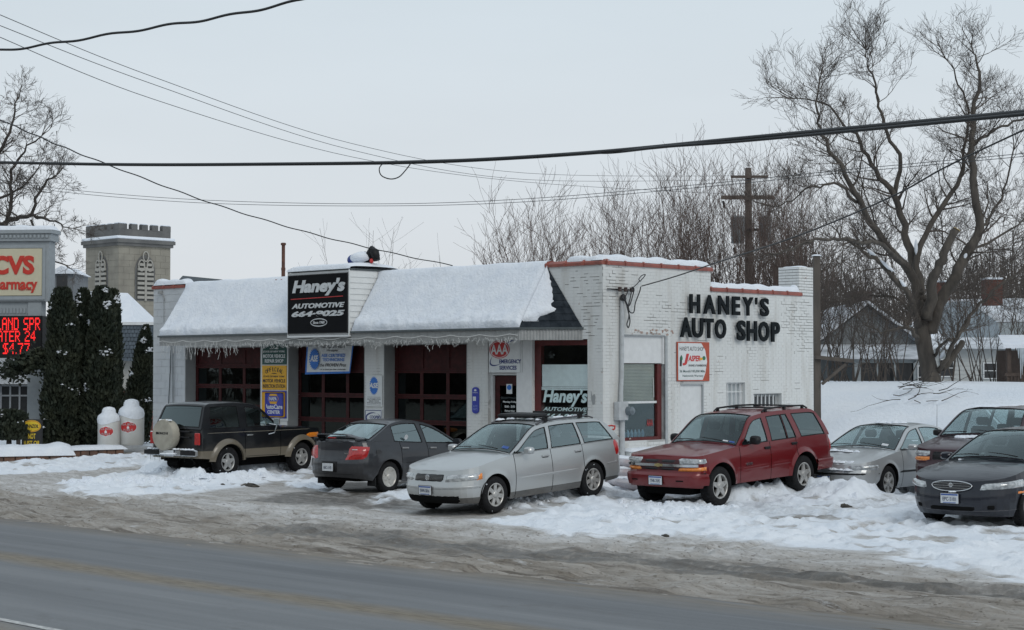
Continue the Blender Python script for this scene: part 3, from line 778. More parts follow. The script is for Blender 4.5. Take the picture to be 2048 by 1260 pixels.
# thin ragged snow over part of the hip
rows = []
for j in range(23):
    f = .10 + .9 * j / 22; l0, l1 = B.lerp(A, f), Cc.lerp(A, f); row = []
    wdt = .50 + .22 * mnoise.noise(Vector((f * 9, 1, 0))) - .35 * max(0, .30 - f) / .30 + .12 * mnoise.noise(Vector((f * 40, 1, 0))) + .25 * f
    for i in range(13):
        u = min(i / 12 * wdt, .97); h = .03 + .05 * math.sin(math.pi * min(i / 12 + .12, 1)) ** .6 * (1 - .3 * f) + .015 * mnoise.noise(Vector((u * 9, f * 14, 2)))
        if j == 0 or i == 12: h = .0
        if i == 0: h = .07
        row.append(tuple(l0.lerp(l1, u) + nrm * h))
    rows.append(row)
part('hip_snow', MB().grid(rows), SNOW, shop, smooth=True)
# gutter edge, fascia valance with ribs, soffit
dk = mat('gutter_dark', (.07, .085, .09), rough=.5); VAL = mat('valance_grey', (.32, .325, .32), rough=.6)
gt = MB(); gt.box(MX0 - .02, MX1 + .02, -MD - .03, -MD + .02, EAVE - .035, EAVE + .012)
gt.add([tuple(B + Vector((0, -.03, -.035))), tuple(Cc + Vector((.03, 0, -.035))), tuple(Cc + Vector((.03, 0, .012))), tuple(B + Vector((0, -.03, .012)))], [(0, 1, 2, 3)])
part('eave_edge', gt, dk, shop)
va = MB(); n = int((MX1 - MX0) / .055); vb = EAVE - .27
for i in range(n):
    x = MX0 + (MX1 - MX0) * i / n; d = (MX1 - MX0) / n
    va.add([(x, -MD + .03, vb), (x + d * .5, -MD + .012, vb), (x + d, -MD + .03, vb), (x + d, -MD + .03, EAVE - .035), (x + d * .5, -MD + .012, EAVE - .035), (x, -MD + .03, EAVE - .035)], [(0, 1, 4, 5), (1, 2, 3, 4)])
n = 20
for i in range(n):
    p = B.lerp(Cc, i / n) + Vector((0, .03, 0)); q = B.lerp(Cc, (i + 1) / n) + Vector((0, .03, 0)); m_ = (p + q) / 2 + Vector((.01, -.012, 0))
    va.add([(p.x, p.y, vb), (m_.x, m_.y, vb), (q.x, q.y, vb), (q.x, q.y, EAVE - .035), (m_.x, m_.y, EAVE - .035), (p.x, p.y, EAVE - .035)], [(0, 1, 4, 5), (1, 2, 3, 4)])
part('valance', va, VAL, shop, kind='stuff')
so = MB(); so.add([(MX0, 0, vb + .05), (MX1, 0, vb + .05), (MX1, -MD + .03, vb + .05), (MX0, -MD + .03, vb + .05), (-.587, 0, vb + .05)], [(0, 1, 2, 3), (2, 1, 4)]); part('soffit', so, WHITE, shop)
# ---------------- bay doors
def recess(x0, x1, z0, z1, d, m, back=False):
    mb = MB(); mb.box(x0, x0 + .02, -.004, d, z0, z1); mb.box(x1 - .02, x1, -.004, d, z0, z1); mb.box(x0 + .02, x1 - .02, -.004, d, z1 - .02, z1); return mb
JMB = mat('jamb_grey', (.34, .35, .35), rough=.75, c2=(.26, .27, .27), scale=2)
for di, (a, b) in enumerate(DOORS):
    part('door_jamb', recess(a, b, -.5, HEAD, RC, JMB), JMB, shop)
    x0, x1 = a + .03, b - .03; Hs = .627; zt = HEAD - .02; ncol = 3; yd = RC - .05
    fr = MB(); nsec = 5; st = .11; rl = .115; tops = [zt - Hs * k for k in range(nsec + 1)]; tops[-1] = -.1
    if di == 0: tops = [zt, zt - .50, zt - .50 - .55, zt - .5 - 1.1, zt - .5 - 1.65, -.1]
    cw = (x1 - x0 - st) / ncol
    for k in range(nsec):
        z1_, z0_ = tops[k], tops[k + 1]
        fr.box(x0, x1, yd, yd + .05, z1_ - rl / 2 if k else z1_ - .06, z1_ - .004); fr.box(x0, x1, yd, yd + .05, z0_ + .004, z0_ + rl / 2)
        for c in range(ncol + 1): fr.box(x0 + c * cw, x0 + c * cw + st, yd + .002, yd + .048, z0_ + rl / 2, z1_ - (rl / 2 if k else .06))
    gd = part('garage_door', fr, REDP, shop)
    for k in range(nsec):
        for c in range(ncol):
            xa, xb = x0 + c * cw + st - .01, x0 + (c + 1) * cw + .01; za, zb = tops[k + 1] + rl / 2 - .01, tops[k] - rl / 2 + .01
            if k == 0: part('door_panel', MB().box(xa, xb, yd + .02, yd + .03, za, zb), REDP, gd)
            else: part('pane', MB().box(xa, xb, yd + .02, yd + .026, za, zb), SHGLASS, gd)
# ---------------- entrance and office window
iw = MB(); ea, eb = ENT; dx0, dx1 = FX(988.5, .12), FX(1039, .12); dzt = lz(FZ(1010, 752, .12)); rz_ = .12
iw.box(ea, dx0 - .13, rz_, rz_ + .1, -.5, HEAD); iw.box(dx0 - .13, dx1 + .02, rz_, rz_ + .1, dzt + .05, HEAD); iw.box(dx1 + .02, eb, .0, .12, -.5, HEAD)
part('infill_panel', iw, WHITE, shop)
part('door_frame', MB().box(dx0 - .13, dx0 - .02, rz_ - .03, rz_ + .05, -.5, dzt + .09).box(dx0 - .02, dx1 + .02, rz_ - .03, rz_ + .05, dzt + .02, dzt + .09), WHITE, shop)
ed = part('entrance_door', MB().box(dx0, dx0 + .15, rz_ + .03, rz_ + .07, -.1, dzt).box(dx1 - .10, dx1, rz_ + .03, rz_ + .07, -.1, dzt).box(dx0 + .15, dx1 - .1, rz_ + .03, rz_ + .07, dzt - .22, dzt).box(dx0 + .15, dx1 - .1, rz_ + .03, rz_ + .07, -.1, .35), REDP, shop)
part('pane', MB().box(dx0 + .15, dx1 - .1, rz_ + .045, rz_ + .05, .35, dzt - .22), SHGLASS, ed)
part('handle', MB().tube([(dx1 - .06, rz_, .95), (dx1 - .06, rz_, 1.2)], .012, 6), CHROME if 'CHROME' in globals() else WHITE, ed)
xa, xb = WIN; wy = .08
wf = part('office_window', MB().box(xa + .004, xa + .20, wy, wy + .1, WZ0, WZ1 - .01).box(xb - .05, xb - .004, wy, wy + .1, WZ0, WZ1 - .01).box(xa + .20, xb - .05, wy, wy + .1, WZ1 - .13, WZ1 - .01).box(xa + .2, xb - .05, wy, wy + .1, WZ0, WZ0 + .1), REDW, shop)
part('pane', MB().box(xa + .2, xb - .05, wy + .0, wy + .004, WZ0 + .1, WZ1 - .13), OFFG, wf)
bz1, bz0 = lz(FZ(1120, 729, .1)), lz(FZ(1120, 777.5, .1))
part('blind', MB().box(xa + .22, xb - .06, wy + .015, wy + .025, bz0 + .05, bz1).box(xa + .21, xb - .055, wy + .008, wy + .030, bz0 + .018, bz0 + .044).box(xa + .21, xb - .055, wy + .008, wy + .030, bz0 - .03, bz0 + .012), mat('pale_blind', (.84, .86, .86), rough=.7, var=.05), wf)
wgrp = bpy.data.objects.new('window_lettering', None); 
WL = mat('pale_green_lettering', (.52, .66, .66), rough=.5)
xc = (xa + .2 + xb - .05) / 2; ww = xb - xa
lettering('Haney\'s', .36, xc + .02, lz(FZ(1120, 795, .1)) - .0, WL, wf, y=wy - .003, name='lettering', bold=.035, shear=.22, width=ww * .80, height=.40, depth=.001)
lettering('AUTOMOTIVE', .15, xc + .02, lz(FZ(1120, 818, .1)), WL, wf, y=wy - .003, name='lettering', bold=.02, shear=.25, width=ww * .80, height=.085, depth=.001)
part('underline', MB().box(xa + .25, xb - .10, wy - .005, wy - .001, lz(FZ(1120, 825, .1)) - .008, lz(FZ(1120, 825, .1)) + .008), WL, wf)
lettering('664-9025', .18, xc + .02, lz(FZ(1120, 833, .1)), WL, wf, y=wy - .003, name='lettering', bold=.03, shear=.2, width=ww * .72, height=.13, depth=.001)
# side window with blinds
sy0, sy1 = Y1a, Y1b; zc0, zc1 = W1z
part('filled_panel', MB().box(-.10, -.05, sy0, sy1, zc1 + .02, PNz - .02).box(-.12, -.02, sy1 - .06, sy1, zc1, PNz).box(-.12, -.02, sy0 + .0, sy1 - .06, PNz - .02, PNz - .004), WHITE, shop)
swf = part('side_window', MB().box(-.14, -.06, sy1 - .20, sy1 - .06, zc0, zc1).box(-.14, -.06, sy0, sy0 + .03, zc0, zc1).box(-.14, -.03, sy0 + .03, sy1 - .2, zc0, zc0 + .07), REDW, shop)
part('pane', MB().box(-.115, -.11, sy0 + .03, sy1 - .2, zc0 + .07, zc1), OFFG, swf)
mz = lz(SZ(1290, 804)); part('meeting_rail', MB().box(-.11, -.08, sy0 + .03, sy1 - .2, mz - .03, mz + .02), WHITE, swf)
BLD = mat('straw_blind', (.22, .20, .16), rough=.8, c2=(.30, .275, .22), scale=3)
n = int((zc1 - mz) / .032)
for k in range(n): part('slat', MB().box(-.145, -.122, sy0 + .04, sy1 - .24, mz + .03 + k * .032, mz + .03 + k * .032 + .026), BLD, swf)
part('cord', MB().tube([(-.10, sy1 - .30, zc1 - .3), (-.10, sy1 - .28, mz + .1)], .008, 5), WHITE, swf)
part('trim_board', MB().box(-.05, .012, sy1, sy1 + .08, -.3, PNz + .01).box(-.05, .012, sy0 - .03, sy1, PNz, PNz + .03), mat('grey_trim_board', (.36, .38, .39), rough=.7), shop)
part('cardboard_box', MB().box(-.75, -.45, sy0 + .1, sy0 + .42, zc0 - .2, zc0 + .22), mat('cardboard', (.30, .23, .14), rough=.8), shop)
bt = MB(); 
for q in range(6): bt.lathe([(.035, 0), (.04, .12), (.02, .17), (.015, .2)], 10, c=(-.5, sy0 + .6 + .13 * q, zc0 + .02))
part('bottles', bt, mat('pale_blue_bottle', (.12, .22, .32), rough=.3), shop, kind='stuff')
lettering('AAA', .2, 0, 0, mat('sticker_red', (.35, .04, .04), rough=.5), swf, name='window_sticker', bold=.02, width=.22, height=.16, depth=.001).matrix_basis = Matrix.Translation((-.10, sy1 - .42, lz(SZ(1310, 845)))) @ Matrix.Rotation(math.pi / 2, 4, 'Z')
st = MB(); st.box(-.30, .22, sy0 - .02, sy0 + 1.0, -.5, zc0 - .22); part('stub_wall', st, BRICK, shop); snow_cap(-.02, .24, sy0 - .05, sy0 + 1.02, zc0 - .225, .08, 9, .02)
# filled doorway and the two barred windows
part('filled_doorway', MB().box(-.09, -.04, Y2a, Y2b, -.4, P2z), WHITE, shop); part('trim_board', MB().box(-.04, .006, Y2b - .04, Y2b, -.4, P2z).box(-.04, .006, Y2a, Y2b - .04, P2z - .035, P2z), mat('grey_trim_board', (.36, .38, .39), rough=.7), shop)
FRG = mat('frosted_pane', (.34, .38, .39), rough=.3, c2=(.48, .51, .52), scale=1.5)
w3 = part('barred_window', MB().box(-.16, -.10, Y3a, Y3b, W3[0], W3[0] + .05).box(-.16, -.10, Y3a, Y3a + .04, W3[0] + .05, W3[1]).box(-.16, -.10, Y3b - .04, Y3b, W3[0] + .05, W3[1]).box(-.16, -.10, Y3a + .04, Y3b - .04, W3[1] - .04, W3[1]), WHITE, shop)
part('pane', MB().box(-.15, -.14, Y3a + .04, Y3b - .04, W3[0], W3[1] - .04), FRG, w3)
for k in range(4): y = Y3a + .12 + (Y3b - Y3a - .24) * k / 3; part('bar', MB().box(-.085, -.060, y - .012, y + .012, W3[0], W3[1] - .03), WHITE, w3)
for z in (W3[1] - .22, W3[1] - .55): part('bar', MB().box(-.088, -.063, Y3a + .02, Y3b - .02, z - .012, z + .012), WHITE, w3)
w4 = part('barred_window', MB().box(-.16, -.10, Y4a, Y4a + .04, W4[0], W4[1]).box(-.16, -.10, Y4b - .14, Y4b, W4[0], W4[1]).box(-.16, -.10, Y4a + .04, Y4b - .14, W4[1] - .07, W4[1]), JMB, shop)
part('pane', MB().box(-.15, -.14, Y4a + .04, Y4b - .14, W4[0], W4[1] - .07), mat('dark_pane', (.03, .032, .034), rough=.1), w4)
for k in range(6): y = Y4a + .10 + (Y4b - Y4a - .35) * k / 5; part('bar', MB().box(-.095, -.070, y - .013, y + .013, W4[0], W4[1] - .03), WHITE, w4)
# dormer box behind the black sign
bz0, bz1 = lz(3.52), lz(5.10); bxd = .60
part('sign_box', MB().box(BX0, BX1 - .015, -.94, bxd, bz0, bz1 - .01), WHITE, shop)
n = 11; SID = mat('vinyl_siding', (.70, .71, .70), rough=.5, var=.03)
for k in range(n):
    z0 = bz0 + (bz1 - bz0 - .04) * k / n; z1 = bz0 + (bz1 - bz0 - .04) * (k + 1) / n
    part('siding_board', MB().add([(BX1 + .012, -.94, z0), (BX1 + .012, bxd, z0), (BX1 - .006, bxd, z1 + .006), (BX1 - .006, -.94, z1 + .006), (BX1 - .015, -.94, z0), (BX1 - .015, bxd, z0)], [(0, 1, 2, 3), (4, 5, 1, 0)]), SID, shop)
part('corner_trim', MB().box(BX1 - .01, BX1 + .02, -.965, -.94, bz0 - .02, bz1 + .01).box(BX0 - .03, BX0, -.965, -.93, bz0 - .02, bz1), SID, shop)
part('drip_edge', MB().box(BX0 - .02, BX1 + .03, -.97, bxd, bz1, bz1 + .025), dk, shop); part('sill_strip', MB().box(BX0 - .02, BX1 + .02, -.975, -.90, bz0 - .06, bz0 - .01), WHITE, shop)
rows = []
for i in range(30):
    x = BX0 - .05 + (BX1 - BX0 + .12) * i / 29; row = []
    for j in range(14):
        an = math.pi * j / 13; y = (-.98 + bxd) / 2 - math.cos(an) * (bxd + 1.0) / 2 * (math.sin(an) * .0 + 1); e = min(1, min(i, 29 - i) / 3 + .25)
        row.append((x, y, bz1 + .02 + .17 * max(0, math.sin(an)) ** .4 * e ** .6 * (1 + .15 * mnoise.noise(Vector((x * 1.5, y * 2, 0))))))
    rows.append(row)
part('roof_snow', MB().grid(rows, flip=True), SNOW, shop, smooth=True)
# front-wall bits
part('wall_bracket', MB().box(FX(322), FX(326), -.12, 0, lz(FZ(324, 588)), lz(FZ(324, 582))).tube([(FX(327), -.03, lz(FZ(327, 590))), (FX(330), -.03, lz(FZ(330, 600)))], .02, 5), JMB, shop)
part('wall_cable', MB().tube([(FX(329), -.03, lz(FZ(329, 600))), (FX(329.5), -.03, lz(FZ(329.5, 645)))], .008, 4), JMB, shop)
part('downpipe', MB().tube([(FX(350), -.08, EAVE - .1), (FX(349.5), -.05, lz(1.0)), (FX(349), -.05, lz(.4))], .022, 6), mat('pipe_grey', (.30, .32, .33), rough=.6), shop)
part('wall_cable', MB().tube([(FX(346), -.06, EAVE - .12), (FX(343), -.04, lz(2.6)), (FX(338), -.04, lz(1.0))], .012, 4), TRIMB_ if 'TRIMB_' in globals() else dk, shop)
dmg = MB(); x = FX(1187); z = lz(FZ(1187, 797))
dmg.prism([(x - .07, z + .16), (x - .03, z + .06), (x + .03, z + .10), (x + .06, z + .04), (x + .04, z - .12), (x - .02, z - .14), (x - .06, z - .02)], -.01, .0, 'y'); part('chipped_brick', dmg, JMB, shop)
# ---------------------------------------------------------------- cars
def paint(name, c, lowc=None, lowz=None, dirt=.5, metallic=.5, dirtc=(.33, .31, .28), rough=.35, dz=.75):
    m, t, b = new_mat(name); L = t.links.new
    tcn = N(t, 'ShaderNodeTexCoord'); sp = N(t, 'ShaderNodeSeparateXYZ'); L(tcn.outputs['Object'], sp.inputs[0])
    rgb = N(t, 'ShaderNodeRGB'); rgb.outputs[0].default_value = (*c, 1); cur = rgb.outputs[0]
    if lowc:
        g = N(t, 'ShaderNodeMath', operation='LESS_THAN'); g.inputs[1].default_value = lowz; L(sp.outputs['Z'], g.inputs[0])
        mxn = N(t, 'ShaderNodeMix', data_type='RGBA'); L(g.outputs[0], mxn.inputs[0]); L(cur, mxn.inputs[6]); mxn.inputs[7].default_value = (*lowc, 1); cur = mxn.outputs[2]
    nz = N(t, 'ShaderNodeTexNoise'); nz.inputs['Scale'].default_value = 4; nz.inputs['Detail'].default_value = 8; nz.inputs['Roughness'].default_value = .65
    mpn = N(t, 'ShaderNodeMapping'); mpn.inputs['Scale'].default_value = (.7, 1, 1.6); L(tcn.outputs['Object'], mpn.inputs[0]); L(mpn.outputs[0], nz.inputs['Vector'])
    hz = N(t, 'ShaderNodeMapRange'); hz.inputs[1].default_value = dz; hz.inputs[2].default_value = .15; L(sp.outputs['Z'], hz.inputs[0])
    a = N(t, 'ShaderNodeMath', operation='MULTIPLY_ADD'); a.inputs[1].default_value = 1.1; a.inputs[2].default_value = -.62; L(nz.outputs['Fac'], a.inputs[0])
    s_ = N(t, 'ShaderNodeMath', operation='ADD'); L(hz.outputs[0], s_.inputs[0]); L(a.outputs[0], s_.inputs[1])
    m2 = N(t, 'ShaderNodeMath', operation='MULTIPLY', use_clamp=True); m2.inputs[1].default_value = dirt; L(s_.outputs[0], m2.inputs[0])
    mxn = N(t, 'ShaderNodeMix', data_type='RGBA'); L(m2.outputs[0], mxn.inputs[0]); L(cur, mxn.inputs[6]); mxn.inputs[7].default_value = (*dirtc, 1)
    L(mxn.outputs[2], b.inputs['Base Color'])
    mm = N(t, 'ShaderNodeMath', operation='MULTIPLY_ADD'); mm.inputs[1].default_value = -metallic; mm.inputs[2].default_value = metallic; L(m2.outputs[0], mm.inputs[0]); L(mm.outputs[0], b.inputs['Metallic'])
    mr_ = N(t, 'ShaderNodeMapRange'); mr_.inputs[3].default_value = rough; mr_.inputs[4].default_value = .85; L(m2.outputs[0], mr_.inputs[0]); L(mr_.outputs[0], b.inputs['Roughness'])
    b.inputs['Coat Weight'].default_value = .55; b.inputs['Coat Roughness'].default_value = .04; b.inputs['Specular IOR Level'].default_value = .35
    return m
G_SIDE = glass('side_window_glass', (.46, .54, .55), .5, refl=.24)
G_WIND = glass('windscreen_glass', (.66, .76, .76), .5, refl=.06)
G_DARK = glass('privacy_glass', (.06, .07, .07), .4, refl=.12)
LAMP = mat('clear_lamp_lens', (.20, .21, .22), rough=.10, metal=.35, c2=(.66, .68, .68), scale=13, coat=1)
AMBER = mat('amber_lens', (.75, .22, .02), rough=.2, coat=1, var=.2, scale=30)
REDL = mat('red_lens', (.42, .012, .012), rough=.2, coat=1, var=.25, scale=25)
CHROME = mat('chrome', (.62, .63, .64), rough=.14, metal=.95, var=.06)
ALLOY = mat('dirty_alloy', (.46, .45, .43), rough=.38, metal=.45, var=.25, scale=14)
INTER = mat('car_interior', (.020, .020, .023), rough=.9, spec=.2)
TRIMB = mat('black_trim', (.011, .011, .012), rough=.5, var=.3, spec=.3)
UNDER = mat('matt_near_black', (.008, .008, .008), rough=1, spec=.1)  # near-black for arch liners, core, brake discs, intakes and slots
PLATEW = mat('number_plate', (.60, .62, .64), rough=.5)
PLATET = mat('plate_text', (.05, .06, .10), rough=.5)
PLATEB = mat('plate_blue', (.04, .10, .33), rough=.5)
def interp(pts, x):
    if x <= pts[0][0]: return pts[0][1]
    for (a, b) in zip(pts[:-1], pts[1:]):
        if x <= b[0]:
            k = (x - a[0]) / (b[0] - a[0] + 1e-9); return a[1] + (b[1] - a[1]) * k
    return pts[-1][1]
def smooth_interp(pts, x):
    """monotone-ish cubic through the points"""
    n = len(pts)
    if x <= pts[0][0]: return pts[0][1]
    if x >= pts[-1][0]: return pts[-1][1]
    for i in range(n - 1):
        if x <= pts[i + 1][0]:
            x0, y0 = pts[i]; x1, y1 = pts[i + 1]; h = x1 - x0
            d = (y1 - y0) / h
            m0 = d if i == 0 else (y1 - pts[i - 1][1]) / (x1 - pts[i - 1][0])
            m1 = d if i == n - 2 else (pts[i + 2][1] - y0) / (pts[i + 2][0] - x0)
            if i > 0 and (y0 - pts[i - 1][1]) * d <= 0: m0 = 0
            if i < n - 2 and (pts[i + 2][1] - y1) * d <= 0: m1 = 0
            t = (x - x0) / h
            return (2 * t ** 3 - 3 * t * t + 1) * y0 + (t ** 3 - 2 * t * t + t) * h * m0 + (-2 * t ** 3 + 3 * t * t) * y1 + (t ** 3 - t * t) * h * m1
def P3(a, y, z): return (-a, y, z)          # a: metres behind the front axle
class Car:
    """panel-built car body; a = distance behind the front axle, y to its left, z up"""
    def __init__(s, S, root):
        s.S = S; s.root = root; s.WB = S['wb']; s.R = S['tire']; s.ar = S.get('arch', s.R + .055)
        s.F0, s.R0 = -S['fo'], S['wb'] + S['ro']; s.Lf, s.Lr = S.get('Lf', .5), S.get('Lr', .42)
        s.sf, s.sr = s.F0 + s.Lf, s.R0 - s.Lr; s.W0 = S['w'] / 2; s.nf, s.nr = S.get('nf', 2.9), S.get('nr', 3.2)
    # outline parameter q: 0..1 nose, 1..2 flank, 2..3 tail
    def qa(s, a): return 1 + (a - s.sf) / (s.sr - s.sf)
    def top(s, a): return smooth_interp(s.S['top'], a)
    def pos(s, q, z, side=1, off=0.0):
        S = s.S
        if q < 1:
            ph = q * math.pi / 2; c = math.cos(ph); n = math.sin(ph)
            a = s.F0 + s.Lf * (1 - max(c, 0) ** (2 / s.nf)); y = max(n, 0) ** (2 / s.nf)
            a += interp(S['nose'], z) * max(0, c) ** .7; 
        elif q <= 2:
            a = s.sf + (q - 1) * (s.sr - s.sf); y = 1.0
        else:
            ph = (3 - q) * math.pi / 2; c = math.cos(ph); n = math.sin(ph)
            a = s.R0 - s.Lr * (1 - max(c, 0) ** (2 / s.nr)); y = max(n, 0) ** (2 / s.nr)
            a -= interp(S['tail'], z) * max(0, c) ** .7
        sec = smooth_interp(S['sec'], z)
        pl = 1 - S.get('taper', .045) * abs((a - s.WB / 2) / 2.2) ** 3
        y = y * s.W0 * sec * min(pl, 1)
        for ax in (0, s.WB):
            d = math.hypot(a - ax, z - s.R)
            y += S.get('flare', .02) * math.exp(-(max(d - s.ar, 0) / S.get('flw', .05)) ** 2) * (1 if .3 < q < 2.7 else 0) * (1 if z > .2 else 0)
        if off:
            e = 1e-3
            p0 = Vector(P3(*s.pos(q, z, 1)[:3])); p1 = Vector(P3(*s.pos(min(q + e, 3), z, 1))); p2 = Vector(P3(*s.pos(q, z + .004, 1)))
            if q + e > 3: p1 = p0 + (p0 - Vector(P3(*s.pos(q - e, z, 1))))
            nrm = (p1 - p0).cross(p2 - p0); nrm.normalize()
            if nrm.dot(Vector((-(a - s.WB / 2) * .3, y, 0))) < 0: nrm = -nrm
            a -= nrm.x * off; y += nrm.y * off; z += nrm.z * off
        return (a, y * side, z)
    def bot(s, q, a):
        b = smooth_interp(s.S['bot'], a)
        for ax in (0, s.WB):
            d = abs(a - ax)
            if d < s.ar: b = max(b, s.R + math.sqrt(max(s.ar ** 2 - d * d, 0)) * s.S.get('archz', 1.0))
        return b
    def topz(s, q, a): return s.top(a)
    def stations(s):
        S = s.S; qs = [i / 9 for i in range(9)]
        xs = set()
        n = 40
        for i in range(n + 1): xs.add(round(s.sf + (s.sr - s.sf) * i / n, 4))
        for ax in (0, s.WB):
            for k in range(-10, 11):
                x = ax + s.ar * math.sin(k / 10 * math.pi / 2)
                if s.sf < x < s.sr: xs.add(round(x, 4))
            for x in (ax - s.ar - .004, ax + s.ar + .004):
                if s.sf < x < s.sr: xs.add(round(x, 4))
        cuts = sorted(S.get('cuts', []))
        for c in cuts:
            xs = {x for x in xs if abs(x - c) > .02} | {round(c - .007, 4), round(c + .007, 4)}
        xs = sorted(xs)
        qs += [s.qa(x) for x in xs]
        qs += [2 + i / 9 for i in range(1, 10)]
        return qs
    def build(s, M):
        S = s.S; qs = s.stations(); NR = 16; root = s.root
        body = MB(); rear = MB(); cuts = sorted(S.get('cuts', [])); doors = {}; hood = MB()
        A = []
        for q in qs:
            a0 = s.pos(q, .55)[0]; A.append(a0)
        cols = []
        for q, a0 in zip(qs, A):
            zt = s.top(s.pos(q, s.top(a0))[0]); zb = s.bot(q, a0)
            zb = min(zb, zt - .03)
            cols.append([s.pos(q, zb + (zt - zb) * (k / NR)) for k in range(NR + 1)])
        s.cols = cols
        def cell(i):
            mid = (A[i] + A[i + 1]) / 2
            for c in cuts:
                if abs(mid - c) < .0065: return None
            for k in range(len(cuts) - 1):
                if cuts[k] < mid < cuts[k + 1] and 1 < qs[i] < 2: return k
            return -1
        for side in (1, -1):
            for i in range(len(qs) - 1):
                c = cell(i)
                if c is None: continue
                if c < 0 and A[i] < cuts[0] + .001 and A[i+1] < cuts[0] + .01: mb = body
                elif c < 0: mb = rear
                else: mb = doors.setdefault((side, c), MB())
                P = [[(-p[0], p[1] * side, p[2]) for p in cols[i]], [(-p[0], p[1] * side, p[2]) for p in cols[i + 1]]]
                mb.grid(P, flip=(side == -1))
        # arch lips and wells
        well = MB()
        for side in (1, -1):
            for ax in (0, s.WB):
                ring = []
                for k in range(-12, 13):
                    an = k / 12 * math.pi / 2; a = ax + s.ar * math.sin(an); z = s.R + s.ar * math.cos(an) * S.get('archz', 1.0)
                    if s.pos(s.qa(a), .5)[0] < s.sf: pass
                    q = s.qa(a) if s.sf <= a <= s.sr else (1 if a < s.sf else 2)
                    p = s.pos(q, z, side); ring.append((-a, p[1], z))
                well = MB(); well.grid([[(x, y, z) for x, y, z in ring], [(x, y - side * .42, z) for x, y, z in ring]], flip=(side == 1)); part('wheel_arch_liner', well, UNDER, root, smooth=True)
        # deck (hood, cowl, tail) rows across
        Wd = 9
        cow, tl = S['cowl'], S['deck']
        inner = MB(); tail = MB()
        for i in range(len(qs) - 1):
            rows = []
            for j in (i, i + 1):
                p = cols[j][-1]; ye = abs(p[1]); a = p[0]; z = p[2]
                cr = smooth_interp(S['crown'], a)
                rows.append([(-a, ye * (1 - 2 * k / Wd), z + cr * (1 - (1 - 2 * k / Wd) ** 2) ** .8) for k in range(Wd + 1)])
            mid = (rows[0][0][0] + rows[1][0][0]) / -2
            mb = hood if mid < cow else (inner if mid < tl else tail)
            mb.grid(rows)
        part('front_body', body, M['paint'], root, smooth=True).data.set_sharp_from_angle(angle=R(45))
        part('rear_quarters', rear, M['paint'], root, smooth=True).data.set_sharp_from_angle(angle=R(45))
        part('hood', hood, M['paint'], root, auto=40)
        if tail.f: part('boot_lid' if S.get('sedan') else 'tail_shelf', tail, M['paint'], root, auto=40)
        part('parcel_shelf', inner, INTER, root)
        s.doors = {}
        for (side, c), mb in doors.items():
            s.doors[(side, c)] = part('door' if c in S.get('doorcells', range(9)) else 'wing', mb, M['paint'], root, auto=45)
        # dark core so that nothing shows through the gaps
        core = MB(); zc = S['bot'][len(S['bot']) // 2][1]
        wl = s.W0 - .09
        core.box(-(s.WB - s.ar - .06), -(s.ar + .06), -wl, wl, zc + .03, s.top(s.WB / 2) - .10)
        core.box(-(s.R0 - .30), -(s.F0 + .30), -.50, .50, .22, min(s.top(s.F0 + .2), s.top(s.R0 - .3)) - .12)
        part('chassis', core, UNDER, root)
    # ---- a patch on the skin: corners (q, z) bottom-left, bottom-right, top-right, top-left
    def patch(s, name, quad, m, side=1, off=.006, nu=8, nv=3, parent=None, label=None, bulge=0.0):
        (q0, z0), (q1, z1), (q2, z2), (q3, z3) = quad; rows = []; off = off + (.010 if name in ('headlight', 'indicator', 'tail_light', 'reversing_light') else 0)
        for j in range(nv + 1):
            v = j / nv; row = []
            for i in range(nu + 1):
                u = i / nu
                q = (q0 * (1 - u) + q1 * u) * (1 - v) + (q3 * (1 - u) + q2 * u) * v
                z = (z0 * (1 - u) + z1 * u) * (1 - v) + (z3 * (1 - u) + z2 * u) * v
                edge = min(u, 1 - u, v, 1 - v)
                o = off if 0 < i < nu and 0 < j < nv else -.004
                p = s.pos(abs(q), z, side if q >= 0 else -side, o + bulge * 4 * edge * (1 if o > 0 else 0)); row.append(P3(*p))
            rows.append(row)
        mb = MB(); mb.grid(rows, flip=(side == -1))
        return part(name, mb, m, parent or s.root, label=label, smooth=True)
    def fq(s, y, z):
        """outline parameter on the nose for a lateral position y"""
        S = s.S; yy = abs(y) / (s.W0 * smooth_interp(S['sec'], z)); return math.copysign(math.asin(min(yy, 1) ** (s.nf / 2)) / (math.pi / 2), y)
    def rq(s, y, z):
        S = s.S; yy = abs(y) / (s.W0 * smooth_interp(S['sec'], z)); return 3 - math.asin(min(yy, 1) ** (s.nr / 2)) / (math.pi / 2)
    def nosepatch(s, name, y0, y1, z0, z1, m, off=.006, nu=16, nv=3, front=True, parent=None, zt0=None, bulge=0):
        """a panel across the nose or tail between lateral positions"""
        off = max(off, .014); rows = []; Fn = s.fq if front else s.rq
        for j in range(nv + 1):
            v = j / nv; row = []
            for i in range(nu + 1):
                y = y0 + (y1 - y0) * i / nu; z = z0 + (z1 - z0) * v
                q = Fn(abs(y), z); o = off if 0 < i < nu and 0 < j < nv else -.004
                p = s.pos(abs(q), z, 1 if y >= 0 else -1, o); row.append(P3(*p))
            rows.append(row)
        mb = MB(); mb.grid(rows, flip=not front)
        return part(name, mb, m, parent or s.root, smooth=True)
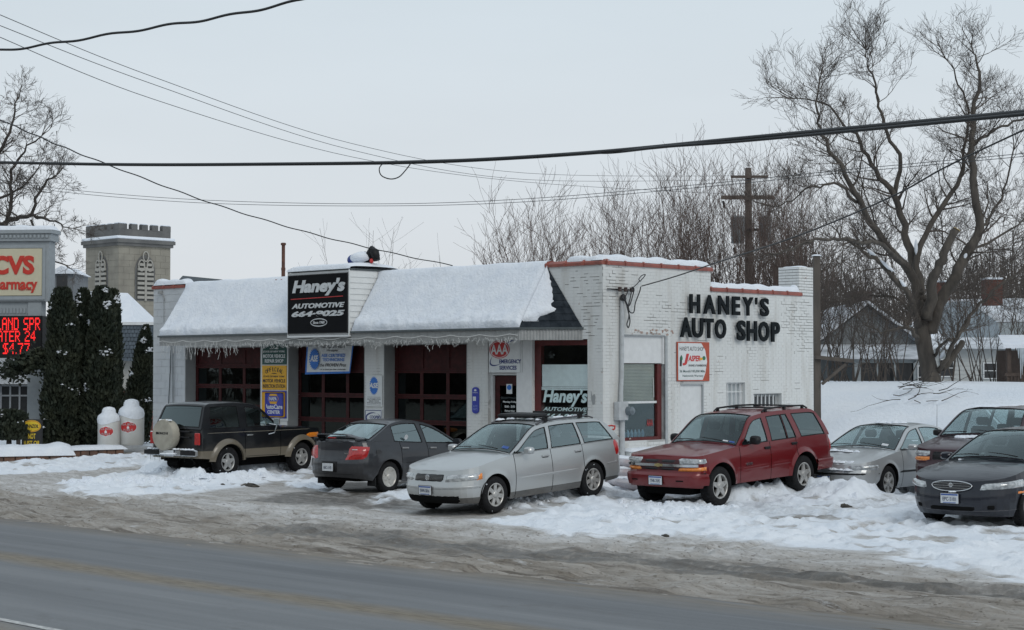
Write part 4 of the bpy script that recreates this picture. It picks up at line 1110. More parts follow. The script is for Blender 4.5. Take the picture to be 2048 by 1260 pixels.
    # ---- greenhouse
    def greenhouse(s, M):
        S = s.S; arch = S['arch_pts']; ia, ib = S['ws_top'], S['bl_top']      # indices in arch points
        fine = []; mark = {}
        K = 6
        for i in range(len(arch) - 1):
            p0 = arch[max(i - 1, 0)]; p1 = arch[i]; p2 = arch[i + 1]; p3 = arch[min(i + 2, len(arch) - 1)]
            mark[i] = len(fine)
            for k in range(K):
                t = k / K
                def cr(a, b, c, d):
                    m0 = (c - a) / 2; m1 = (d - b) / 2
                    return (2 * t ** 3 - 3 * t * t + 1) * b + (t ** 3 - 2 * t * t + t) * m0 + (-2 * t ** 3 + 3 * t * t) * c + (t ** 3 - t * t) * m1
                fine.append((cr(p0[0], p1[0], p2[0], p3[0]), cr(p0[1], p1[1], p2[1], p3[1])))
        mark[len(arch) - 1] = len(fine); fine.append(arch[-1])
        a0, zb0 = arch[0]; aN = arch[-1][0]; zr = max(p[1] for p in arch)
        def belt(a): return s.top(a) - .012
        def hw(a, z):
            b = belt(a); k = max(0, min(1, (z - b) / (zr - b + 1e-6)))
            wb = s.W0 * smooth_interp(S['sec'], s.top(a)) * (1 - S.get('taper', .045) * abs((a - s.WB / 2) / 2.2) ** 3) - S.get('inset', .035)
            wt = S['roofw'] / 2
            return wb + (wt - wb) * (k ** 1.25) - .0
        def E(f):   # edge point at fine index (float)
            i = int(min(f, len(fine) - 1.0001)); t = f - i
            a = fine[i][0] * (1 - t) + fine[i + 1][0] * t; z = fine[i][1] * (1 - t) + fine[i + 1][1] * t
            return a, z
        def findf(a):  # index with arch a on the front/roof part
            for i in range(len(fine) - 1):
                if fine[i][0] <= a <= fine[i + 1][0]: return i + (a - fine[i][0]) / (fine[i + 1][0] - fine[i][0] + 1e-9)
            return len(fine) - 1
        s.E = E; s.hw = hw; s.fine = fine; s.mark = mark; s.findf = findf
        frame = MB()
        # side zone
        cells = S['cells']
        for side in (1, -1):
            for ci, (kind, (b0, t0), (b1, t1)) in enumerate(cells):
                f0 = findf(t0) if t0 < aN else len(fine) - 1; f1 = findf(t1) if t1 < aN else len(fine) - 1
                if isinstance(t0, tuple): f0 = t0[0]
                n = 10; pane = []; colsP = []
                for i in range(n + 1):
                    u = i / n; f = f0 + (f1 - f0) * u; ta, tz = E(f); ba = b0 + (b1 - b0) * u; bz = belt(ba)
                    H = max(tz - bz, .001)
                    colsP.append((ba, bz, ta, tz, H))
                def pt(c, h, out=0.0):
                    ba, bz, ta, tz, H = c; a = ba + (ta - ba) * h; z = bz + (tz - bz) * h
                    return (-a, side * (hw(a, z) + out), z)
                mt, mb_ = S.get('mt', .055), S.get('mb', .03)
                if kind in ('pane', 'dark'):
                    rows_lo, rows_hi = [], []
                    for c in colsP:
                        hb = min(mb_ / c[4], .5); ht = 1 - min(mt / c[4], .5)
                        rows_lo.append([pt(c, 0), pt(c, hb)]); rows_hi.append([pt(c, ht), pt(c, (1 + ht) / 2), pt(c, 1)])
                        pane.append([pt(c, hb + (ht - hb) * k / 4, -.008) for k in range(5)])
                    frame.grid(rows_lo, flip=(side == -1)); frame.grid(rows_hi, flip=(side == -1))
                    pm = MB(); pm.grid(pane, flip=(side == -1))
                    par = s.doors.get((side, S.get('door_of', {}).get(ci, -9)))
                    part('window', pm, G_DARK if kind == 'dark' else G_SIDE, par or s.root, smooth=True)
                    # dark rubber surround
                    rb = MB(); lo = [p[0] for p in pane]; hi = [p[-1] for p in pane]
                    loop = lo + [pane[-1][2]] + hi[::-1] + [pane[0][2]]
                    rb.tube([(p[0], p[1] + side * .008, p[2]) for p in lo], .011, 4); rb.tube([(p[0], p[1] + side * .008, p[2]) for p in hi], .009, 4)
                    for e in (0, -1): rb.tube([(p[0], p[1] + side * .006, p[2]) for p in pane[e]], .009, 4)
                    part('window_rubber', rb, TRIMB, par or s.root)
                else:
                    g = [[pt(c, k / 4) for k in range(5)] for c in colsP]
                    (frame if kind == 'pillar' else s.pill).grid(g, flip=(side == -1))
        # cross zones
        fa, fb = mark[ia], mark[ib]; nN = len(fine) - 1
        def cross(f, y, bul):
            a, z = E(f); w_ = hw(a, z)
            i = min(int(f), len(fine) - 2); j = max(i - 1, 0); k = min(i + 2, len(fine) - 1)
            dx, dz = fine[k][0] - fine[j][0], fine[k][1] - fine[j][1]; l = math.hypot(dx, dz) + 1e-9
            nx, nz_ = -dz / l, dx / l
            d = bul * (1 - abs(y) ** 2.3)
            return (-(a + nx * d), y * w_, z + nz_ * d)
        NC = 12
        def zone(f0, f1, bul0, bul1, pane_m, mt_, ms, nf_, name, m):
            # frame rows/cols with an inner pane
            fr = [f0 + (f1 - f0) * k / nf_ for k in range(nf_ + 1)]
            ys = [1 - 2 * k / NC for k in range(NC + 1)]
            if pane_m is None:
                mb = MB(); mb.grid([[cross(f, y, bul0 + (bul1 - bul0) * (k / nf_)) for y in ys] for k, f in enumerate(fr)]); return mb
            lo, hi = f0 + (f1 - f0) * mt_[0], f1 - (f1 - f0) * mt_[1]
            yi = 1 - ms
            def bl(f): return bul0 + (bul1 - bul0) * (f - f0) / (f1 - f0 + 1e-9)
            mb = MB()
            mb.grid([[cross(f, y, bl(f)) for y in ys] for f in (f0, lo)]); mb.grid([[cross(f, y, bl(f)) for y in ys] for f in (hi, f1)])
            for sg in (1, -1):
                yy = [sg, sg * yi] if sg > 0 else [-yi, -1]
                mb.grid([[cross(lo + (hi - lo) * k / nf_, y, bl(lo + (hi - lo) * k / nf_)) for y in yy] for k in range(nf_ + 1)])
            pm = MB(); pm.grid([[cross(lo + (hi - lo) * k / nf_, yi * (1 - 2 * q / NC), bl(lo + (hi - lo) * k / nf_) - .006) for q in range(NC + 1)] for k in range(nf_ + 1)])
            part(name, pm, pane_m, s.root, smooth=True)
            rim = MB(); q0 = [cross(lo, yi * (1 - 2 * q / NC), bl(lo)) for q in range(NC + 1)]; q1 = [cross(hi, yi * (1 - 2 * q / NC), bl(hi)) for q in range(NC + 1)]
            rim.tube(q0, .012, 4); rim.tube(q1, .012, 4)
            for yv in (yi, -yi): rim.tube([cross(lo + (hi - lo) * k / nf_, yv, bl(lo + (hi - lo) * k / nf_)) for k in range(nf_ + 1)], .012, 4)
            part('window_rubber', rim, TRIMB, s.root)
            return mb
        s.cross = cross
        wsb = S.get('wsb', .09)
        ws = zone(0, fa, wsb, wsb * .45, G_WIND, (.04, .05), .07, 8, 'windscreen', None)
        rf = zone(fa, fb, wsb * .45, wsb * .4, None, None, None, 14, None, None)
        bl_ = zone(fb, nN, wsb * .4, S.get('blb', .05), S.get('bl_glass', G_SIDE), S.get('blm', (.08, .05)), S.get('bls', .10), 8, 'rear_window', None)
        roof = rf
        part('roof', roof, M.get('roof', M['paint']), s.root, auto=40)
        for x in (ws, bl_): frame.add(x.v, x.f)
        part('window_frame', frame, M['frame'] if 'frame' in M else M['paint'], s.root, auto=40)
        # interior
        zb = belt(s.WB * .5); it = MB()
        fs = S.get('seat', 1.35)
        for y in (-.36, .36):
            it.rbox(-fs - .16, -fs, y - .24, y + .24, zb - .25, zb + .20, .05); it.rbox(-fs - .13, -fs - .03, y - .13, y + .13, zb + .22, zb + .38, .035)
        rs = fs + .95
        it.rbox(-rs - .18, -rs, -.62, .62, zb - .25, zb + .10, .05)
        for y in (-.36, .36): it.rbox(-rs - .15, -rs - .06, y - .12, y + .12, zb + .10, zb + .22, .03)
        it.rbox(-(a0 + .72), -(a0 + .30), -.62, .62, zb - .25, zb + .02, .05)
        part('seats', it, INTER, s.root)
        sw = MB(); ring = [(-(a0 + .78) - .06 * math.sin(t_), .36 + .18 * math.cos(t_), zb + .03 + .16 * math.sin(t_)) for t_ in [2 * math.pi * k / 16 for k in range(17)]]
        sw.tube(ring, .014, 5); part('steering_wheel', sw, INTER, s.root)
    def wheels(s, rimstyle, yoff=0.0, steer=0.0, snow=False, rim_r=None, rim_mat=None, cover=None):
        S = s.S; Rr = s.R; wd = S.get('tw', .20); rr = rim_r or Rr * .64
        yt = S.get('track', s.W0 - .02)
        for ax, st in ((0, steer), (s.WB, 0)):
            for side in (1, -1):
                hub = bpy.data.objects.new('wheel', None); col.objects.link(hub); hub.parent = s.root
                hub.location = (-ax, side * (yt - wd / 2), Rr); hub.rotation_euler = (0, 0, (0 if side == 1 else math.pi) + st)
                h = wd / 2
                tb = MB(); prof = [(rr - .01, -h + .02), (Rr * .80, -h), (Rr * .93, -h + .005), (Rr * .985, -h + .022), (Rr, -h + .045), (Rr, h - .045), (Rr * .985, h - .022), (Rr * .93, h - .005), (Rr * .82, h), (rr + .012, h - .008), (rr, h - .02)]
                tb.lathe(prof, 32, axis='y', cap=False)
                for k in range(40):     # tread blocks
                    an = 2 * math.pi * (k + .5) / 40
                    for (y0, y1) in ((-h + .03, -.012), (.012, h - .03)):
                        c_, s_ = math.cos(an), math.sin(an); P = []
                        for (r_, y_, w2) in ((Rr - .004, y0, .017), (Rr - .004, y1, .017), (Rr + .007, y1, .015), (Rr + .007, y0, .015)):
                            P.append((r_ * s_ - w2 * c_, y_, r_ * c_ + w2 * s_)); P.append((r_ * s_ + w2 * c_, y_, r_ * c_ - w2 * s_))
                        tb.add(P, [(6, 7, 5, 4), (0, 2, 4, 6)[::-1], (1, 3, 5, 7), (0, 1, 7, 6), (2, 4, 5, 3)])
                part('tyre', tb, RUBBER, hub, auto=50)
                rb = MB()
                rb.lathe([(rr + .003, h - .010), (rr - .010, h - .006), (rr - .022, h - .016), (rr - .03, h - .05), (rr - .035, -h * .3)], 32, axis='y', cap=False)
                style, ns = rimstyle
                def sp(an, r0, r1, w0, w1, y0, y1, th=.03):
                    c_, s_ = math.cos(an), math.sin(an); P = []
                    for (r_, w2, y_) in ((r0, w0, y0), (r1, w1, y1)):
                        for dy in (0, -th):
                            for sg in (-1, 1): P.append((r_ * s_ + sg * w2 * c_, y_ + dy, r_ * c_ - sg * w2 * s_))
                    rb.add(P, [(0, 1, 5, 4), (2, 6, 7, 3), (0, 4, 6, 2), (1, 3, 7, 5)])
                if style == 'spoke':
                    for k in range(ns): sp(2 * math.pi * k / ns, .045, rr - .018, .035, .036, h - .018, h - .014)
                elif style == 'star':
                    for k in range(ns): sp(2 * math.pi * k / ns, .03, rr - .02, .062, .030, h - .012, h - .018)
                elif style == 'twin':
                    for k in range(ns):
                        a_ = 2 * math.pi * k / ns
                        sp(a_, .04, rr - .018, .05, .022, h - .02, h - .012)
                        sp(a_ + math.pi / ns, rr * .50, rr - .015, .012, .055, h - .03, h - .014)
                elif style == 'disc':
                    rb.lathe([(rr - .02, h - .02), (rr * .75, h - .012), (rr * .72, h - .035), (rr * .5, h - .02), (.03, h - .012)], 32, axis='y', cap=True)
                rb.lathe([(.062, h - .05), (.062, h - .016), (.05, h - .006), (.02, h - .004)], 16, axis='y')
                part('rim', rb, rim_mat or ALLOY, hub, auto=35)
                bk = MB(); bk.lathe([(rr - .012, h - .075), (.02, h - .07)], 24, axis='y', cap=True); bk.lathe([(rr * .6, h - .06), (.02, h - .06)], 20, axis='y'); part('brake_disc', bk, UNDER, hub)
                if snow:
                    sb = MB(); rg = random.Random(ax * 10 + side)
                    for k in range(7):
                        an = rg.uniform(0, 6.28); r_ = Rr * rg.uniform(.84, 1.0); a = .011 * rg.uniform(.6, 1.8)
                        c = Vector((r_ * math.sin(an), (h - .008 if rg.random() < .6 else rg.uniform(-h, h)), r_ * math.cos(an)))
                        if c.y < h - .02: c = Vector((Rr * math.sin(an), c.y, Rr * math.cos(an)))
                        sb.add([c + Vector(d) * a for d in ((1.6, 0, 0), (-1.4, 0, 0), (0, .7, 0), (0, -.7, 0), (0, 0, 1), (0, 0, -1))], [(0, 2, 4), (2, 1, 4), (1, 3, 4), (3, 0, 4), (2, 0, 5), (1, 2, 5), (3, 1, 5), (0, 3, 5)])
                    part('packed_snow', sb, SNOW, hub, kind='stuff', smooth=True)
    def mirror(s, a, z, m, size=(.12, .20, .13), arm=.10, label=None):
        y0 = s.hw(a, z) if z > s.top(a) else s.W0 * smooth_interp(s.S['sec'], z)
        for side in (1, -1):
            mb = MB(); dx, dy, dz = size; yc = side * (y0 + arm + dy / 2 - .02)
            V = []; n = 8
            prof = [(.0, .55), (.25, .9), (.6, 1.0), (1.0, .93)]
            for (t_, k) in prof:
                ring = []
                for j in range(12):
                    an = 2 * math.pi * j / 12; cy = math.copysign(abs(math.cos(an)) ** .6, math.cos(an)); cz = math.copysign(abs(math.sin(an)) ** .6, math.sin(an))
                    ring.append((-(a - dx / 2 + dx * t_), yc + cy * dy / 2 * k, z + cz * dz / 2 * k))
                V.append(ring)
            b = len(mb.v); mb.grid([r_ + [r_[0]] for r_ in V]); mb.add(V[0], [tuple(range(12))]); mb.add(V[-1], [tuple(range(11, -1, -1))])
            mb.rbox(-(a + .02), -(a - .05), min(side * (y0 - .03), yc), max(side * (y0 - .03), yc), z - .055, z - .02, .008)
            par = s.doors.get((side, s.S.get('mirror_door', 0)))
            part('mirror', mb, m, par or s.root, auto=50, label=label)
    def handles(s, hs, m):
        for (a, z, ci) in hs:
            for side in (1, -1):
                q = s.qa(a); p = s.pos(q, z, side, .0); mb = MB()
                y0, y1 = sorted((p[1] - side * .01, p[1] + side * .028))
                mb.rbox(-a - .095, -a + .095, y0, y1, z - .017, z + .02, .009)
                par = s.doors.get((side, ci)); part('handle', mb, m, par or s.root, auto=40)
                d = MB(); d.rbox(-a - .085, -a + .085, *sorted((p[1] - side * .01, p[1] + side * .006)), z - .036, z - .012, .003); part('handle_recess', d, TRIMB, par or s.root)
    def molding(s, a0, a1, z0, z1, h, m, name='side_moulding', off=.012):
        for side in (1, -1):
            s.patch(name, ((s.qa(a0), z0), (s.qa(a1), z1), (s.qa(a1), z1 + h), (s.qa(a0), z0 + h)), m, side, off, nu=14, nv=2)
    def plate(s, a_q, z, front=True, text='', blue=True, yc=0.0, out=.022):
        p = s.pos(0 if front else 3, z, 1, 0); sg = 1 if front else -1
        x = -(p[0]) + sg * out
        e = bpy.data.objects.new('number_plate', MB().rbox(-.152, .152, -.006, .006, -.078, .078, .004).mesh('number_plate', PLATEW)); col.objects.link(e); e.parent = s.root
        e.location = (x, yc, z); e.rotation_euler = (0, 0, math.pi / 2 if front else -math.pi / 2)
        if blue: part('plate_band', MB().box(-.142, .142, -.0085, -.006, .048, .070), PLATEB, e); part('plate_foot', MB().box(-.11, .11, -.0085, -.006, -.070, -.060), PLATEB, e)
        lettering(text, .09, 0, -.008, PLATET, e, y=-.008, name='plate_number', width=.225, height=.058, depth=.0015)
        part('plate_frame', MB().rbox(-.162, .162, -.003, .008, -.086, .086, .003), TRIMB, e)
    def wipers(s, a, z):
        mb = MB()
        for y in (.42, -.18):
            p = [s.cross(1.2 + k * .35, (y - k * .16) / .72, s.S.get('wsb', .09)) for k in range(4)]
            p = [(q[0] + .015, q[1], q[2] + .018) for q in p]
            mb.tube(p, [.011, .010, .008, .006], 4)
        part('wiper', mb, TRIMB, s.root)
    def lump(s, name, pts, rad, m=None, zf=.45, n=40, seed=1):
        """crusty snow lying on the car: scattered flattened lumps"""
        mb = MB(); rg = random.Random(seed)
        for _ in range(n):
            k = rg.random() * (len(pts) - 1); i = int(min(k, len(pts) - 1.001)); t_ = k - i
            c = Vector(pts[i]).lerp(Vector(pts[i + 1]), t_) + Vector((rg.uniform(-1, 1), rg.uniform(-1, 1), 0)) * rad * .8
            a = rad * rg.uniform(.35, 1.0); V = []; F = []
            V.append((c.x, c.y, c.z + a * zf))
            for j in range(7):
                an = j * 2 * math.pi / 7; r2 = a * rg.uniform(.7, 1.3); V.append((c.x + r2 * .6 * math.cos(an), c.y + r2 * .6 * math.sin(an), c.z + a * zf * rg.uniform(.5, .9)))
            for j in range(7):
                an = j * 2 * math.pi / 7; r2 = a * rg.uniform(.8, 1.4); V.append((c.x + r2 * math.cos(an), c.y + r2 * math.sin(an), c.z - .01))
            for j in range(7):
                k2 = (j + 1) % 7; F += [(0, 1 + j, 1 + k2), (1 + j, 8 + j, 8 + k2, 1 + k2)]
            mb.add(V, F)
        return part(name, mb, m or SNOW, s.root, smooth=True, kind='stuff')
    def antenna(s, a, y, z, h, lean=0.1):
        mb = MB(); mb.tube([(-a, y, z), (-a - lean, y, z + h)], [.006, .003], 4); part('antenna', mb, TRIMB, s.root)
SEC = [(.15, .90), (.28, .955), (.42, .985), (.58, 1.0), (.72, .992), (.85, .972), (.98, .94), (1.1, .915)]
def place(name, label, X, Y, head, pitch, z, group='cars parked in front of the repair shop', cat='car', dz=0.0):
    o = thing(name, label, cat, (X, Y, z + dz), 0, group)
    fw = Vector((math.cos(head) * math.cos(pitch), math.sin(head) * math.cos(pitch), math.sin(pitch)))
    lf = Vector((-math.sin(head), math.cos(head), 0)); up = fw.cross(lf)
    o.rotation_euler = Matrix((fw, lf, up)).transposed().to_euler()
    return o
def silver_wagon():
    root = place('parked_car', 'silver estate car with a roof rack and ski carrier, nose to the street', -.893, 31.49, -2.307, -.055, .14)
    P = paint('silver_paint', (.47, .485, .485), lowc=(.05, .05, .05), lowz=.32, dirt=.32, metallic=.55, dirtc=(.40, .38, .345))
    S = dict(wb=2.70, fo=.90, ro=1.07, w=1.74, tire=.317, arch=.375, flare=.012, Lf=.62, nf=2.5, Lr=.42,
             top=[(-.9, .755), (-.75, .79), (-.4, .85), (0, .915), (.55, .975), (1.2, .985), (2.2, .99), (3.0, 1.00), (3.5, 1.0), (3.8, .98)],
             crown=[(-.9, 0), (-.6, .035), (0, .05), (.6, .045), (1.2, .0), (3.77, .0)],
             bot=[(-.9, .24), (-.5, .21), (.5, .20), (2.2, .20), (3.2, .24), (3.8, .30)],
             nose=[(.18, .16), (.30, .05), (.42, .0), (.52, .01), (.58, .05), (.70, .09), (.80, .12)], tail=[(.2, .10), (.4, .0), (.6, .03), (.9, .06), (1.1, .10)],
             sec=SEC, cuts=[.52, 1.52, 2.42], doorcells=(0, 1), cowl=.62, deck=3.62,
             arch_pts=[(.50, .97), (.85, 1.16), (1.20, 1.345), (1.45, 1.42), (2.0, 1.455), (2.7, 1.44), (3.20, 1.395), (3.45, 1.22), (3.66, 1.00)], ws_top=3, bl_top=6, roofw=1.16,
             cells=[('pane', (.62, .62), (1.50, 1.62)), ('pillar', (1.50, 1.62), (1.60, 1.74)), ('pane', (1.60, 1.74), (2.45, 2.42)), ('pillar', (2.45, 2.42), (2.56, 2.50)), ('pane', (2.56, 2.50), (3.45, 3.14)), ('pillar', (3.45, 3.14), (3.68, 3.66))],
             door_of={0: 0, 2: 1}, seat=1.45, mt=.06)
    c = Car(S, root); c.build({'paint': P}); c.greenhouse({'paint': P}); c.wheels(('spoke', 7), snow=True, rim_r=.205)
    GR = mat('grille_black', (.012, .012, .014), rough=.35)
    c.nosepatch('grille', -.37, .37, .600, .735, GR, .014)
    sl = MB()
    for k in range(4):
        for sg in (-1, 1):
            pts = [P3(*c.pos(abs(c.fq(y, .63 + .023 * k)), (.632 + .022 * k), 1 if y > 0 else -1, .017)) for y in np.linspace(.06 * sg, .345 * sg, 6)]
            sl.tube(pts, .0035, 4)
    part('grille_slats', sl, CHROME, root)
    bg_ = MB(); bg_.lathe([(.052, 0), (.052, .012), (.046, .016), (.042, .012)], 20, axis='x'); p = c.pos(0, .665, 1, .018)
    part('badge', bg_, CHROME, root, loc=P3(*p)); b2 = MB()
    for d in (((-.030, .036), (-.010, -.036)), ((-.010, -.036), (0, -.004)), ((0, -.004), (.010, -.036)), ((.010, -.036), (.030, .036)), ((-.014, .042), (0, .008)), ((0, .008), (.014, .042))):
        b2.tube([(.014, d[0][0], d[0][1]), (.014, d[1][0], d[1][1])], .0045, 4)
    part('badge_letters', b2, CHROME, root, loc=P3(*p))
    for side in (1, -1):
        c.patch('headlight', ((c.fq(.40, .6), .595), (.96, .625), (.96, .735), (c.fq(.39, .7), .725)), LAMP, side, .010, nu=12, nv=4, bulge=.01)
        c.patch('indicator', ((.84, .615), (.965, .628), (.965, .735), (.84, .730)), AMBER, side, .016, nu=5, nv=4)
        c.patch('tail_light', ((2.03, .72), (2.24, .72), (2.16, 1.0), (2.0, 1.0)), REDL, side, .014, nu=5, nv=4)
    c.nosepatch('bumper_intake', -.66, .66, .215, .365, UNDER, .014)
    for side in (1, -1): c.patch('bumper_strip', ((.05, .49), (.93, .50), (.93, .53), (.05, .52)), P, side, .012, nu=14, nv=2)
    for side in (1, -1): c.patch('bumper_shadow_line', ((.0, .475), (.93, .485), (.93, .49), (.0, .48)), TRIMB, side, .003, nu=14, nv=2)
    c.molding(.55, 2.30, .52, .53, .05, P); c.molding(3.1, 3.45, .55, .56, .05, P)
    c.plate(0, .455, True, 'EWM-5016'); c.mirror(.78, 1.03, P, label='silver door mirror')
    c.handles([(1.35, .88, 0), (2.28, .89, 1)], P)
    c.wipers(.5, 1.0)
    rk = MB(); dk = mat('rack_grey', (.10, .10, .11), rough=.4, metal=.5)
    for y in (.54, -.54): rk.tube([(-1.45, y * 1.02, 1.44), (-1.6, y, 1.475), (-2.2, y, 1.50), (-2.9, y * .99, 1.49), (-3.1, y, 1.44)], .016, 6)
    part('roof_rail', rk, dk, root, smooth=True)
    cb = MB()
    for a in (1.72, 2.72):
        cb.box(-a - .022, -a + .022, -.62, .62, 1.545, 1.575)
        for y in (.54, -.54): cb.rbox(-a - .05, -a + .05, y - .035, y + .035, 1.46, 1.55, .01)
    part('roof_bar', cb, TRIMB, root)
    sk = MB(); sk.rbox(-2.1, -1.62, -.58, .30, 1.53, 1.60, .03); part('ski_carrier', sk, BLACK, root, auto=30)
    sr = MB(); sr.grid([[c.cross(c.findf(a), y, .036 + .004) for y in (-.6, -.3, 0, .3, .6)] for a in (1.62, 1.8, 2.0, 2.15)], flip=True); part('sunroof', sr, G_DARK, root)
    c.lump('snow_on_roof', [(-1.55, -.45, 1.50), (-1.8, .0, 1.53), (-1.65, .45, 1.50)], .07, n=26, seed=3)
    c.lump('snow_on_roof', [(-2.1, .38, 1.52), (-2.8, .42, 1.50)], .05, n=14, seed=4)
    st = MB(); st.grid([[c.cross(f, y, .09 + .002) for y in (.62, .80)] for f in (2.3, 3.3)]); part('inspection_sticker', st, PLATEB, root)
    return c
def red_suv():
    root = place('parked_car', 'dark red four-door off-roader with black roof rack and orange front indicators', 3.19, 32.55, -2.323, -.039, .18)
    P = paint('dark_red_paint', (.150, .006, .009), dirt=.26, metallic=.2, dirtc=(.20, .10, .09), rough=.3)
    S = dict(wb=2.718, fo=.78, ro=1.16, w=1.74, tire=.355, arch=.44, flare=.035, flw=.05, Lf=.42, nf=3.4, Lr=.30, nr=4, taper=.03,
             top=[(-.8, .90), (-.6, .935), (0, .99), (.6, 1.04), (1.2, 1.055), (2.2, 1.07), (3.3, 1.08), (3.9, 1.06)],
             crown=[(-.8, 0), (-.6, .03), (0, .055), (.6, .05), (1.0, .0), (3.9, .0)],
             bot=[(-.8, .38), (-.55, .36), (.5, .36), (2.3, .36), (3.3, .42), (3.9, .45)],
             nose=[(.3, .06), (.45, .0), (.60, .0), (.63, .075), (.80, .09), (1.0, .13)], tail=[(.3, .08), (.44, .0), (.62, .0), (.65, .13), (1.1, .18)],
             sec=[(.3, .94), (.42, .965), (.60, .985), (.8, .99), (.95, .97), (1.08, .945), (1.2, .92)], cuts=[.62, 1.60, 2.48], doorcells=(0, 1), cowl=.70, deck=3.70,
             arch_pts=[(.62, 1.03), (.90, 1.25), (1.16, 1.47), (1.40, 1.56), (2.0, 1.60), (2.8, 1.60), (3.32, 1.575), (3.55, 1.40), (3.72, 1.10)], ws_top=3, bl_top=6, roofw=1.22,
             cells=[('pillar', (.66, .64), (.78, .76)), ('pane', (.78, .76), (1.58, 1.58)), ('pillar', (1.58, 1.58), (1.72, 1.76)), ('dark', (1.72, 1.76), (2.24, 2.22)), ('pillar', (2.24, 2.22), (2.27, 2.25)), ('dark', (2.27, 2.25), (2.55, 2.40)), ('pillar', (2.55, 2.40), (2.74, 2.58)), ('dark', (2.74, 2.58), (3.58, 3.34)), ('pillar', (3.58, 3.34), (3.73, 3.72))],
             door_of={1: 0, 3: 1, 5: 1}, seat=1.40, mt=.075, mb=.02, tw=.235, track=.85, inset=.025)
    c = Car(S, root); c.build({'paint': P}); c.greenhouse({'paint': P}); c.wheels(('star', 5), snow=False, rim_r=.225)
    GR = mat('grille_black', (.012, .012, .014), rough=.35)
    DR = mat('dark_red_grille', (.05, .008, .009), rough=.5)
    c.nosepatch('grille', -.50, .50, .665, .885, DR, .003)
    for (y0, y1) in ((-.37, -.02), (.02, .37)):
        for (z0, z1) in ((.80, .87), (.68, .735)): c.nosepatch('grille_opening', y0, y1, z0, z1, GR, .022, nu=6)
    bar = MB(); rows = []
    for y in np.linspace(-.80, .80, 21):
        rows.append([P3(*c.pos(abs(c.fq(y, z)), z, 1 if y >= 0 else -1, o)) for z, o in ((.738, .006), (.743, .036), (.790, .042), (.797, .006))])
    bar.grid(rows, flip=True); part('chrome_bar', bar, CHROME, root, auto=60)
    p = c.pos(0, .768, 1, .048); bt = MB()
    q = [(-.085, -.02), (-.03, -.02), (-.03, -.032), (.03, -.032), (.03, -.02), (.085, -.02), (.075, .02), (.03, .02), (.03, .032), (-.03, .032), (-.03, .02), (-.075, .02)]
    bt.prism(q, 0, .012, 'x'); part('bow_tie_badge', bt, mat('badge_gold', (.42, .34, .16), rough=.3, metal=.6), root, loc=P3(*p))
    for side in (1, -1):
        c.patch('headlight', ((c.fq(.42, .8), .795), (1.0, .795), (.97, .885), (c.fq(.42, .85), .905)), LAMP, side, .012, nu=12, nv=4, bulge=.008)
        c.patch('indicator', ((c.fq(.42, .7), .665), (.98, .668), (.98, .74), (c.fq(.42, .7), .735)), AMBER, side, .012, nu=12, nv=3)
        c.patch('tail_light', ((2.1, .72), (2.5, .72), (2.45, 1.02), (2.1, 1.02)), REDL, side, .010, nu=5, nv=4)
        c.nosepatch('bumper_slot', side * .42, side * .62, .475, .525, UNDER, .050, nu=6)
        c.patch('bumper_top_line', ((.0, .612), (.97, .612), (.97, .628), (.0, .628)), TRIMB, side, .004, nu=16, nv=2)
    # proud bumpers
    for fr in (True, False):
        rows = []
        qs = [abs(x) for x in np.linspace(0, .985, 14)] if fr else [3 - x for x in np.linspace(0, 1.12, 14)]
        for side in (1, -1):
            rows = []
            for q_ in qs:
                rows.append([P3(*c.pos(q_, z, side, o)) for z, o in ((.40, .0), (.41, .03), (.50, .04), (.59, .04), (.61, .03), (.615, -.02))])
            mb = MB(); mb.grid(rows, flip=(side == 1) == fr); part('bumper', mb, P, root, auto=40)
    c.molding(.66, 1.57, .565, .585, .085, P); c.molding(1.63, 2.28, .588, .60, .085, P)
    c.plate(0, .50, True, 'TNR-7695', out=.06); root.children
    c.mirror(.98, 1.13, TRIMB, (.11, .22, .17), .06, label='black door mirror')
    c.handles([(1.50, .955, 0), (2.40, .975, 1)], TRIMB)
    c.wipers(.7, 1.05)
    lettering('BLAZER', .07, 0, 0, CHROME, c.doors[(1, 0)], name='model_lettering', shear=.3, bold=.01, width=.20).location = P3(*c.pos(c.qa(.88), .70, 1, .012))
    for o in list(c.doors[(1, 0)].children):
        if o.name.startswith('model_lettering'): o.rotation_euler = (0, 0, math.pi)
    rk = MB()
    for y in (.56, -.56):
        rk.tube([(-1.75, y, 1.60), (-1.85, y, 1.655), (-2.5, y, 1.675), (-3.15, y, 1.655), (-3.28, y, 1.60)], .018, 6)
        for a in (1.87, 2.5, 3.12): rk.box(-a - .03, -a + .03, y - .02, y + .02, 1.59, 1.66)
    for a in (2.1, 2.9): rk.box(-a - .025, -a + .025, -.56, .56, 1.655, 1.68)
    part('roof_rack', rk, TRIMB, root)
    rb = MB()
    for y in (-.35, -.18, 0, .18, .35): rb.box(-3.1, -1.9, y - .008, y + .008, 1.605, 1.632)
    part('roof_strips', rb, mat('roof_strip_red', (.10, .012, .014), rough=.5), root)
    for k, m_ in ((0, PLATEW), (1, PLATEB)):
        st = MB(); st.grid([[c.cross(f, y, .09 + .002) for y in (.56 + .17 * k, .70 + .17 * k)] for f in (1.6, 2.2)]); part('windscreen_sticker', st, m_, root)
    return c
